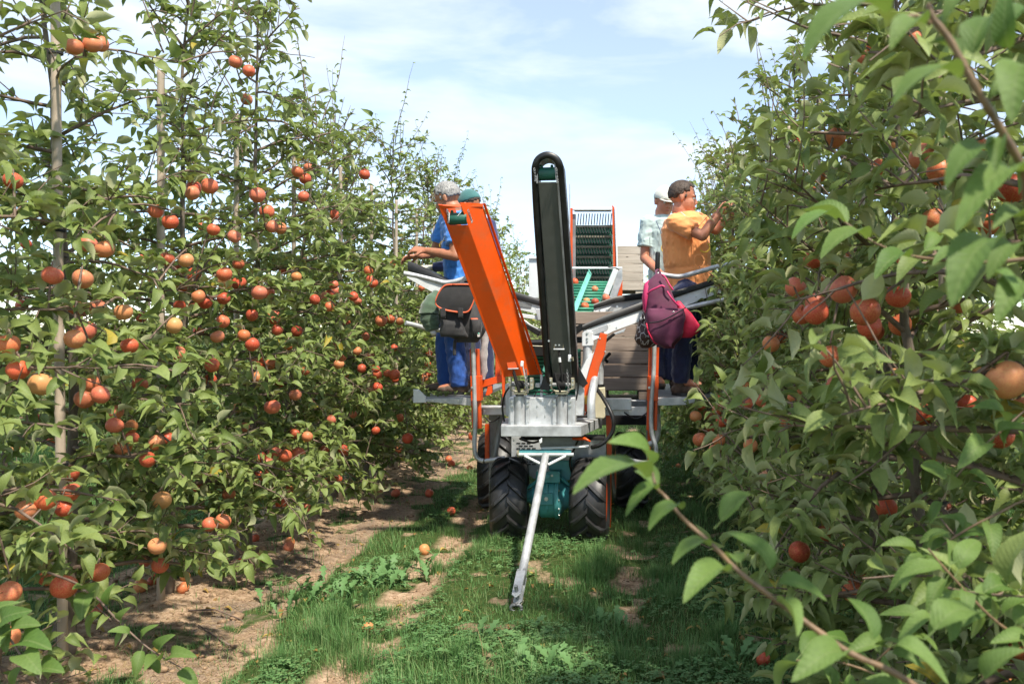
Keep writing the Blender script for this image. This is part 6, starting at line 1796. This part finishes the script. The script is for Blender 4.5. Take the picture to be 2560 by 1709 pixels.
# navy top and teal cap, behind the orange chute
dB = 7.95
J = dict(head=P(1174, 516, dB), face=(-0.8, 0.45, -0.35), up=(-0.1, 0, 1), neck=P(1183, 540.0, dB), chest=P(1192, 588.0, dB), pelvis=P(1196, 712, dB),
         shL=P(1184, 566.0, dB - .18), shR=P(1222, 566.0, dB + .08), elL=P(1150, 660, dB - .25), elR=P(1240, 640, dB - .05), wrL=P(1085, 668, dB - .20), wrR=P(1200, 690, dB - .2),
         hdL=(-1, 0, 0.0), hnL=(0, 0.3, -1), hdR=(-1, 0, 0.2), hnR=(0, 0.3, -1), gloveL=True,
         hipL=P(1185, 730, dB - .08), hipR=P(1208, 730, dB + .08), knL=P(1180, 840, dB - .08), knR=P(1212, 840, dB + .08), anL=P(1185, 948, dB - .08), anR=P(1214, 948, dB + .08), toe=(-1, 0.2, 0))
pB, qB = person('picker in a navy long-sleeved top and faded teal cap, mostly hidden behind the orange chute', (J['pelvis'].x, dB, PLZ), J, dict(hs=1.12, skin='skin_a', cap='teal_cap', shirt='navy_top', long=True, trousers='navy_work', glove='L', tsq=(.95, .9)))
# pale shirt and white cap, right platform, facing the camera
dC = 8.0
J = dict(head=P(1661, 506, dC), face=(0.38, -0.90, -0.22), up=(0.06, 0, 1), neck=P(1656, 531.0, dC), chest=P(1656, 574.0, dC), pelvis=P(1664, 700, dC),
         shR=P(1620, 558.0, dC - .02), shL=P(1692, 558.0, dC - .02), elR=P(1611, 645, dC - .04), elL=P(1712, 640, dC - .15), wrR=P(1652, 684, dC - .28), wrL=P(1690, 690, dC - .30),
         hdR=(1, -0.4, -0.3), hnR=(0.2, 0.4, -1), hdL=(-0.6, -0.6, -0.2), hnL=(0, 0.3, -1),
         hipR=P(1646, 722, dC), hipL=P(1680, 722, dC), knR=P(1644, 835, dC - .02), knL=P(1684, 835, dC - .02), anR=P(1644, 945, dC), anL=P(1686, 945, dC), toe=(0.2, -1, 0))
pC, qC = person('picker in a pale grey-green T-shirt and off-white cap, looking down between the bags', (J['pelvis'].x, dC, PLZ), J, dict(hs=1.12, skin='skin_b', cap='white_cap', shirt='pale_shirt', trousers='navy_work', hem=0.06))
mb = MB(); mb.tube([P(1640, 552, 7.84), P(1650, 575, 7.80), P(1659, 610, 7.80)], 0.003, 6); mb.build('lanyard', M['navy_top'], pC)
mb = MB(); cc = P(1660, 620, 7.80); mb.tube([cc + V3(0.022 * math.cos(t), 0.01, 0.035 * math.sin(t)) for t in np.linspace(0.2, 4.6, 14)], 0.005, 6); mb.build('ring', M['lanyard'], pC, smooth=True)
# orange shirt, right platform, in profile to the right
dD = 7.2
J = dict(head=P(1708, 497, dD), face=(0.985, -0.06, -0.10), up=(0.05, 0, 1), neck=P(1700, 525.0, dD), chest=P(1712, 574.0, dD), pelvis=P(1722, 712, dD + .02),
         shR=P(1688, 554.0, dD - .19), shL=P(1742, 552.0, dD + .18), elR=P(1756, 590, dD - .28), elL=P(1790, 575, dD + .2), wrR=P(1812, 512, dD - .22), wrL=P(1842, 516, dD + .15),
         hdR=(0.9, 0.1, 0.45), hnR=(0.1, 0.8, -0.4), hdL=(1, 0.1, 0.3), hnL=(0, -0.4, -1),
         hipR=P(1712, 732, dD - .10), hipL=P(1722, 732, dD + .12), knR=P(1708, 845, dD - .12), knL=P(1728, 845, dD + .14), anR=P(1700, 952, dD - .10), anL=P(1722, 950, dD + .14), toe=(1, -0.15, 0))
pD, qD = person('picker in an orange T-shirt with dark brown hair, reaching up into the right row', (J['pelvis'].x, dD, PLZ), J, dict(hs=1.15, skin='skin_b', hair='hair_brown', shirt='orange_shirt', trousers='navy_work', hem=0.06, tsq=(1.22, .95), belly=1.08, wf=(4, 4, 20)))
mb = MB(); mb.tube([P(1702, 530, 7.0), P(1725, 550, 6.98), P(1742, 568, 7.0), P(1749, 600, 7.0)], 0.004, 6); mb.build('lanyard', M['white'], pD)
mb = MB(); cc = P(1748, 652, 6.98); mb.tube([cc + V3(0.040 * math.cos(t), 0.01, 0.052 * math.sin(t)) for t in np.linspace(0.0, 6.28, 18)], 0.004, 6); mb.build('ring', M['orange_shirt'], pD, smooth=True)
mb = MB(); cc = P(1762, 618, 6.98); mb.tube([cc + V3(0.040 * math.cos(t), 0.01, 0.038 * math.sin(t)) for t in np.linspace(-2.6, 1.0, 14)], 0.006, 6); mb.build('ring', M['lanyard'], pD, smooth=True)
# ---------------------------------------------------------------- the near sprays of the right-hand tree that stands beside the photographer
NT_ = thing('apple_tree', (1.15, 1.15, float(gh(1.15, 1.15))), 'nearest apple tree, its big blurred sprays crossing the lower right and top right', 'apple tree', 'apple trees of the right row')
mb = MB(); mb.tube([(1.15, 1.15, -0.05), (1.14, 1.16, 0.2), (1.17, 1.13, 0.9), (1.14, 1.17, 1.6), (1.16, 1.14, 2.3), (1.15, 1.15, 3.1)], [0.045, 0.04, 0.032, 0.027, 0.02, 0.01], 10); mb.build('trunk', M['bark'], NT_, smooth=True)
def near_branch(pix, r0, r1, tail=None):
    pts = [P(*q) for q in pix] + [Vector(t) for t in (tail or [])]
    pp = smooth_path(pts, 5); n = len(pp)
    mb = MB(); mb.tube(pp, [(r1 + (r0 - r1) * (i / (n - 1))) * (1 + 0.10 * math.sin(i * 1.9)) for i in range(n)], 9)
    return mb.build('branch', M['twig_near'], NT_, smooth=True)
def near_leaf(base, tip, d, d2=None, up=(0, 0, 1), v=None, w=1.0, roll=0.0, tree=None):
    """one leaf from stalk to tip, both read off the photograph"""
    a = P(base[0], base[1], d); b = P(tip[0], tip[1], d if d2 is None else d2)
    ch = b - a; L = ch.length; ch.normalize()
    n = Vector(up) + Vector((0, 0, 0.45)); x = ch.cross(n)
    if x.length < 1e-3: x = ch.cross(Vector((0, -1, 0)))
    x.normalize(); zz = x.cross(ch)
    k = random.randrange(len(FINE_ME)) if v is None else v
    ty, tz = LF_FINE[k].tipyz; le = math.hypot(ty, tz)
    y = (ch * ty - zz * tz) / le; z = (ch * tz + zz * ty) / le
    o = bpy.data.objects.new('leaf', FINE_ME[k]); COL.objects.link(o); o.parent = tree or NT_
    s = L / le; w *= 0.88
    c = a - ORIG[(tree or NT_).name]
    o.matrix_local = Matrix([[x.x * s * w, y.x * s, z.x * s, c.x], [x.y * s * w, y.y * s, z.y * s, c.y], [x.z * s * w, y.z * s, z.z * s, c.z], [0, 0, 0, 1]])
near_branch([(1628, 1165, 1.10), (1640, 1215, 1.09), (1663, 1240, 1.09), (1692, 1278, 1.08), (1723, 1310, 1.08), (1782, 1362, 1.07), (1830, 1412, 1.07), (1871, 1447, 1.06), (1941, 1500, 1.06), (2019, 1557, 1.05), (2129, 1633, 1.04), (2277, 1705, 1.04)], 0.0046, 0.0017, [(0.50, 1.05, 1.03), (0.8, 1.1, 0.9), (1.14, 1.15, 0.78)])
for bs, tp_, d, d2, up, v, rl in [
    ((1636, 1178), (1518, 1106), 1.10, 1.04, (0.3, -0.7, 0.8), 0, 0.0), ((1640, 1212), (1432, 1236), 1.09, 0.99, (0, -0.35, 1), 1, 0.0), ((1655, 1226), (1563, 1292), 1.09, 1.04, (-0.5, -0.8, 0.5), 3, 0.0),
    ((1655, 1236), (1592, 1176), 1.10, 1.16, (0, -0.9, 0.5), 0, 0.0), ((1716, 1276), (1622, 1326), 1.08, 1.02, (-0.1, -0.3, 1), 1, 0.0), ((1785, 1322), (1880, 1236), 1.08, 1.12, (0.2, -0.7, 0.9), 2, 0.0),
    ((1788, 1368), (1680, 1412), 1.07, 1.02, (-0.1, -0.25, 1), 1, 0.0), ((1842, 1424), (1708, 1508), 1.07, 1.00, (-0.6, -0.8, 0.45), 0, 0.0), ((1938, 1452), (1816, 1330), 1.07, 1.12, (0.5, -0.85, 0.4), 3, 0.0),
    ((1930, 1488), (1992, 1592), 1.06, 1.0, (0.6, -0.6, 0.3), 2, 0.0), ((1925, 1462), (2068, 1502), 1.06, 1.05, (0.1, -0.75, 0.7), 3, 0.0), ((1860, 1418), (1812, 1408), 1.06, 1.12, (0, -0.3, 1), 1, 0.0),
    ((2190, 1628), (2118, 1494), 1.05, 1.10, (0.5, -0.85, 0.2), 0, 0.0), ((2128, 1625), (1978, 1704), 1.04, 0.98, (-0.4, -0.85, 0.4), 0, 0.0), ((2215, 1610), (2372, 1712), 1.04, 1.0, (0.5, -0.8, 0.4), 3, 0.0),
    ((2440, 1710), (2565, 1625), 1.04, 1.02, (0.2, -0.7, 0.7), 2, 0.0), ((2310, 1600), (2450, 1535), 1.06, 1.12, (0.0, -0.5, 1), 1, 0.0), ((2380, 1630), (2330, 1500), 1.10, 1.15, (0.4, -0.8, 0.2), 0, 0.0)]:
    near_leaf(bs, tp_, d, d2, up, v, 1.0, rl)
near_branch([(2322, 10, .84), (2332, 45, .84), (2371, 95, .84), (2415, 173, .84), (2464, 260, .84), (2507, 332, .85), (2562, 430, .86), (2640, 600, .9)], 0.0050, 0.0030, [(0.75, 1.0, 1.45), (1.13, 1.15, 1.25)])
near_branch([(2240, 52, .82), (2290, 40, .83), (2325, 60, .84)], 0.003, 0.0016)
near_branch([(2184, 606, 1.5), (2230, 625, 1.48), (2290, 642, 1.46), (2372, 650, 1.42), (2523, 652, 1.36)], 0.0042, 0.0018, [(0.9, 1.25, 1.7), (1.14, 1.16, 1.7)])
for bs, tp_, d, d2, up, v, rl in [
    ((2250, 48), (2008, 154), .82, .76, (0, -0.45, 1), 1, 0), ((2330, 62), (2225, 128), .84, .80, (-0.5, -0.8, 0.5), 0, 0), ((2418, 160), (2318, 112), .84, .87, (0, -0.8, 0.6), 2, 0), ((2425, 210), (2232, 264), .84, .80, (0, -0.4, 1), 1, 0),
    ((2424, 170), (2484, 44), .84, .88, (-0.6, -0.8, 0.1), 0, 0), ((2530, 150), (2520, -40), .86, .86, (-0.7, -0.8, 0), 3, 0), ((2575, 150), (2530, 310), .86, .80, (-0.6, -0.8, 0.1), 0, 0), ((2512, 335), (2488, 432), .85, .82, (-0.7, -0.8, 0.3), 2, 0),
    ((2485, 372), (2366, 470), .86, .82, (-0.3, -0.7, 0.7), 1, 0), ((2575, 456), (2388, 585), .88, .82, (-0.1, -0.5, 0.9), 3, 0), ((2510, 590), (2378, 770), .88, .82, (-0.6, -0.75, 0.4), 0, 0), ((2545, 615), (2470, 700), .9, .86, (-0.3, -0.8, 0.5), 1, 0),
    ((2590, 560), (2480, 575), .9, .86, (0, -0.4, 1), 2, 0), ((2450, 690), (2560, 770), .95, .9, (0.4, -0.8, 0.4), 3, 0), ((2580, 700), (2490, 810), .95, .9, (-0.5, -0.8, 0.3), 0, 0), ((2340, 20), (2385, -60), .84, .84, (0, -0.9, 0.2), 3, 0),
    ((2372, 96), (2352, 40), .84, .86, (-0.8, -0.6, 0.2), 2, 0), ((2430, -20), (2360, 60), .86, .84, (-0.5, -0.8, 0.2), 1, 0), ((2590, 20), (2500, 95), .9, .88, (-0.5, -0.8, 0.5), 0, 0), ((2470, 262), (2560, 215), .86, .88, (0, -0.7, 0.9), 3, 0),
    ((2184, 606), (2052, 648), 1.5, 1.42, (0, -0.4, 1), 1, 0), ((2290, 642), (2186, 700), 1.46, 1.40, (-0.1, -0.5, 0.9), 0, 0), ((2300, 640), (2350, 590), 1.46, 1.5, (0.3, -0.8, 0.5), 2, 0), ((2380, 650), (2300, 632), 1.42, 1.42, (0, -0.6, 0.9), 3, 0),
    ((2440, 650), (2330, 665), 1.4, 1.36, (0, -0.3, 1), 0, 0), ((2110, 555), (1980, 600), 1.52, 1.46, (0, -0.3, 1), 1, 0), ((2140, 575), (2010, 530), 1.52, 1.58, (0, -0.5, 1), 2, 0), ((2500, 655), (2440, 600), 1.38, 1.42, (0.2, -0.8, 0.5), 0, 0)]:
    near_leaf(bs, tp_, d, d2, up, v, 1.0, rl)
near_branch([(2112, 555, 1.52), (2150, 582, 1.51), (2186, 607, 1.5)], 0.002, 0.0015)
for pix, d in [([(2640, 1480), (2450, 1500), (2300, 1560), (2180, 1660)], 1.5), ([(2640, 1250), (2480, 1290), (2330, 1380), (2250, 1450)], 1.6), ([(2640, 1640), (2500, 1560), (2380, 1440), (2320, 1370)], 1.35), ([(2640, 1000), (2500, 1080), (2400, 1180), (2350, 1260)], 1.7), ([(2300, 1760), (2200, 1690), (2080, 1650), (1990, 1650)], 1.6)]:
    near_branch([(x, y, d) for x, y in reversed(pix)], 0.0035, 0.0015, [(0.9, 1.1 + 0.5 * (d - 1), 1.2 - (pix[0][1] - 1200) / 2200 * d), (1.14, 1.15, 1.25 - (pix[0][1] - 1200) / 2600)])
    for k in range(15):
        t = random.random() * (len(pix) - 1); i = min(int(t), len(pix) - 2); u = t - i
        bx = pix[i][0] + (pix[i + 1][0] - pix[i][0]) * u; by = pix[i][1] + (pix[i + 1][1] - pix[i][1]) * u
        a = random.uniform(0, 6.28); L = random.uniform(120, 190) / d * 1.1
        near_leaf((bx, by), (bx + math.cos(a) * L * 1.05, by + math.sin(a) * L * 0.75 + 12), d, d * random.uniform(0.95, 1.05), (random.gauss(0, .4), random.gauss(-0.6, .3), 0.7))
# lower left spray of long shoots hanging over the soil, belonging to the first left tree
TL0 = [t for t in TREES if t[3] == 'L'][0][0]
def left_spray(pix, leaves, tree):
    pts = smooth_path([P(*q) for q in pix], 5)
    mb = MB(); n = len(pts); mb.tube(pts, [0.0045 - 0.003 * i / n for i in range(n)], 6); mb.build('branch', M['twig'], tree, smooth=True)
    for (bx, by), (tx, ty), d in leaves:
        near_leaf((bx, by), (bx + (tx - bx) * 0.9, by + (ty - by) * 0.9), d, d * random.uniform(0.955, 1.01), (random.gauss(0.2, .3), -0.7 + random.gauss(0, .25), 0.5), None, 1.15, 0, tree)
D0 = 3.0
left_spray([(120, 1430, 3.25), (215, 1470, 3.1), (290, 1545, D0), (360, 1610, D0), (420, 1650, D0), (500, 1690, D0)],
           [((248, 1505), (172, 1470), D0), ((262, 1520), (225, 1600), D0), ((272, 1522), (290, 1448), D0), ((302, 1560), (330, 1512), D0), ((312, 1572), (285, 1620), D0), ((352, 1605), (402, 1555), D0), ((358, 1612), (335, 1700), D0), ((390, 1632), (445, 1580), D0), ((410, 1648), (355, 1680), D0),
            ((425, 1655), (500, 1640), D0), ((440, 1665), (500, 1735), D0), ((228, 1480), (200, 1560), D0), ((330, 1588), (262, 1578), D0), ((378, 1622), (400, 1690), D0)], TL0)
left_spray([(-60, 1500, 2.5), (20, 1590, 2.4), (60, 1650, 2.35), (100, 1700, 2.35)],
           [((20, 1590), (112, 1560), 2.4), ((30, 1600), (-40, 1560), 2.4), ((52, 1640), (110, 1690), 2.35), ((40, 1615), (140, 1625), 2.38), ((10, 1580), (-30, 1650), 2.4), ((60, 1655), (30, 1720), 2.35), ((5, 1570), (90, 1520), 2.42), ((-20, 1540), (60, 1500), 2.45), ((90, 1690), (170, 1680), 2.35), ((-10, 1560), (20, 1640), 2.42)], TL0)

# ---------------------------------------------------------------- windfalls
WF = [(973, 1246, 26, .45, 'yellow-orange windfall apple alone on the grass left of the front wheels'), (843, 1418, 28, .3, 'half red half green windfall apple in the grass, front left'), (1751, 1508, 34, 0, 'bright red windfall apple in the grass at the lower right'),
      (1035, 1167, 20, 0, 'pinkish red windfall apple at the grass edge left of the wheels'), (985, 1128 - 2, 26, 0, 'red windfall apple by the dangling left branch beside dry weeds'), (598, 1290, 24, .1, 'windfall apple right of the third left trunk'), (664, 1250, 26, .1, 'upper one of two windfall apples touching on the soil'),
      (662, 1262, 24, 0, 'lower redder one of two windfall apples touching on the soil'), (586, 1245, 20, 0, 'small dark windfall apple behind the third left trunk'), (548, 1300, 22, 0, 'windfall apple against the stake foot of the third left tree'), (350, 1348, 22, 0, 'red windfall apple behind the second left trunk'),
      (358, 1338, 22, 0, 'deeper red windfall apple at the left of the curved trunk'), (322, 1362, 32, .6, 'long pale green and pink windfall apple left of the curved trunk'), (420, 1362, 28, .2, 'pink windfall apple right of the curved second trunk'), (424, 1340, 22, .9, 'pale green windfall apple behind the curved second trunk'),
      (216, 1408, 32, 0, 'red windfall apple in the weeds behind the nearest dangling shoot'), (230, 1385, 24, 0, 'red windfall apple just above another near the first trunk'), (1029, 1052, 18, .1, 'windfall apple on bare soil under the left platform'), (1078, 1070, 14, 0, 'small windfall apple beside the left rear wheel'), (1036, 1062, 16, 0, 'lower of two windfall apples under the left platform'),
      (1620, 1068, 13, .1, 'windfall apple on the grass right of the harvester'), (1556, 1070, 12, .1, 'small windfall apple in the grass near the right post tube'), (1690, 1066, 14, .1, 'windfall apple near the litter under the right row'), (1700, 1100, 14, .1, 'windfall apple under the low branches of the right row'),
      (908, 1132, 22, 0, 'red windfall apple on the tilled soil nearest the left row weeds'), (875, 1127, 14, .3, 'small orange windfall apple under the left row'), (20, 1460, 1, 0, '')]
for px, py, dm, yv, lab in WF:
    if dm < 5: continue
    px, py, dm = px * 1.0898, py * 1.0898, dm * 1.0898
    s_ = (py + dm * 0.3 - VY) / (CH - 0.03); d = F / s_; r_ = min(max(dm / s_ / 2, 0.030), 0.043)
    x = (px - VX) / s_
    add_apple((x, d, float(gh(x, d)) + r_ * 0.80), r_, None, yv, 1.2, lab, 'windfall apples')

# fallen leaves
fx, fy = scatter(2200, -3.4, 2.0, 3.3, 12, lambda x, y: 0.25 + 0.3 * (x < -1.6) + 0.35 * (x > 0.3), 1.8)
M['deadleaf'] = mat_grass('fallen_leaf', (0.20, 0.10, 0.035), (0.36, 0.24, 0.07), (0.52, 0.42, 0.12), 0.15)
sl = 0.035 + 0.035 * RNG.random(len(fx))
Mx = mats_from(fx, fy, gh(fx, fy) + 0.012, RNG.random(len(fx)) * 6.283, RNG.normal(0, 0.25, len(fx)), sl, sl, sl)
k = RNG.random(len(fx)) < 0.42
tag(link_mesh('fallen_leaves', stamp('fallen_leaves', LF[:3], RNG.integers(0, 3, k.sum()), Mx[k], M['deadleaf'])), 'scattered yellow and brown fallen leaves on the ground', 'fallen leaves', kind='stuff')
# leaves lying on the left platform
n = 60; lx = RNG.uniform(-1.62, -1.2, n); ly_ = RNG.uniform(6.92, 7.5, n)
Mx = mats_from(lx, ly_, np.full(n, PLZ + 0.006) + RNG.random(n) * 0.02, RNG.random(n) * 6.283, RNG.normal(0, 0.2, n), np.full(n, .08), np.full(n, .08), np.full(n, .08))
tag(link_mesh('leaf_litter', stamp('leaf_litter', LF[:4], RNG.integers(0, 4, n), Mx, M['leaf'])), 'torn green leaves lying on the left standing platform', 'leaves', kind='stuff')

# broad-leaved weeds
def weed_leaf():
    v, f = [], []; n = 9
    for i in range(n + 1):
        t = i / n; w = 0.16 * math.sin(math.pi * min(1, t * 0.9 + 0.08)) * (1.35 if i % 2 else 0.55) * (0.4 + t)
        z = 0.42 * math.sin(math.pi * 0.6 * t) - 0.10 * t
        v += [(-w, t, z + w * .25), (0, t, z), (w, t, z + w * .25)]
    for i in range(n):
        a = i * 3; f += [(a, a + 1, a + 4, a + 3), (a + 1, a + 2, a + 5, a + 4)]
    return Tmpl(v, f, [(0.5, 0.5)] * len(v))
WL = weed_leaf(); WLM = WL.mesh('leaf', M['clover'])
for ci, (px, py, nl, sz, sp, lab) in enumerate([(800, 1500, 46, .13, .30, 'patch of jagged green weeds at the soil edge, nearer of the two'), (980, 1440, 60, .13, .40, 'long patch of jagged green weeds by the wheel track, farther of the two'), (1400, 1690, 24, .14, .16, 'broad-leaved weed clump at the bottom of the photo'),
                                           (1830, 1650, 22, .12, .2, 'low leafy weed near the red windfall apple'), (900, 1215, 34, .10, .14, 'upright weeds under the dangling left branch'), (1280, 1640, 30, .13, .28, 'leafy weed clump at the bottom middle of the alley'), (1520, 1560, 16, .10, .10, 'small pale weed in front of a grass tussock')]):
    s_ = (py - VY) / CH; x0, y0 = (px - VX) / s_, F / s_
    w = thing('weed_plant', (x0, y0, float(gh(x0, y0))), lab, 'weed', 'broad-leaved weeds')
    for j in range(nl):
        cx_, cy_ = x0 + random.gauss(0, sp * .5), y0 + random.gauss(0, sp * .5)
        o = bpy.data.objects.new('leaf', WLM); COL.objects.link(o); o.parent = w
        o.location = Vector((cx_, cy_, float(gh(cx_, cy_)) + 0.005)) - w.location
        o.rotation_euler = (random.uniform(-0.1, 0.7), random.gauss(0, .15), random.uniform(0, 6.28)); o.scale = (sz * random.uniform(.6, 1.2),) * 3
# a few tall dry stalks and a stick on the soil
for i, (px, py, tx, ty, lab) in enumerate([(990, 1690, 960, 1595, 'dry bent grass stalk at the bottom left of the alley'), (1210, 1670, 1190, 1560, 'dry grass stalk standing at the bottom middle'), (1262, 1650, 1245, 1590, 'short dry grass stalk beside the taller one'), (1253, 1500, 1257, 1450, 'dry stalk just left of the drawbar end')]):
    s_ = (py - VY) / CH; d = F / s_; a = P(px, py, d); b = P(tx, ty, d)
    mb = MB(); pp = smooth_path([a, a.lerp(b, .5) + Vector((.01, 0, 0)), b], 4); mb.tube(pp, [0.0022 * (1 - 0.6 * i2 / len(pp)) for i2 in range(len(pp))], 5)
    tag(mb.build('dry_stalk', M['straw'], None, smooth=True), lab, 'dry stalk', 'dry stalks in the alley')
for px, py, tx, ty, lab in [(0, 0, 0, 0, '')]:
    pass
for (x0, y0, x1, y1, lab) in [(-2.35, 4.75, -2.05, 4.72, 'short dead stick on the bare soil near the second trunk'), (-1.95, 4.35, -2.2, 4.55, 'thin dead twig lying across the gritty soil band'), (-2.2, 5.9, -1.9, 5.7, 'dead twig near the two touching windfall apples')]:
    mb = MB(); mb.tube([(x0, y0, float(gh(x0, y0)) + .012), ((x0 + x1) / 2, (y0 + y1) / 2 + .01, float(gh(x0, y0)) + .02), (x1, y1, float(gh(x1, y1)) + .010)], [.006, .005, .003], 6)
    tag(mb.build('dead_stick', M['twig'], None, smooth=True), lab, 'stick', 'dead sticks on the soil')
_dg = bpy.context.evaluated_depsgraph_get()
_seen = set(); _n = 0
for _o in SC.objects:
    if _o.type == 'MESH' and _o.data.name not in _seen:
        _seen.add(_o.data.name); _n += len(_o.data.loops) - 2 * len(_o.data.polygons)
print('unique triangles', _n, 'leaves', N_LEAVES)
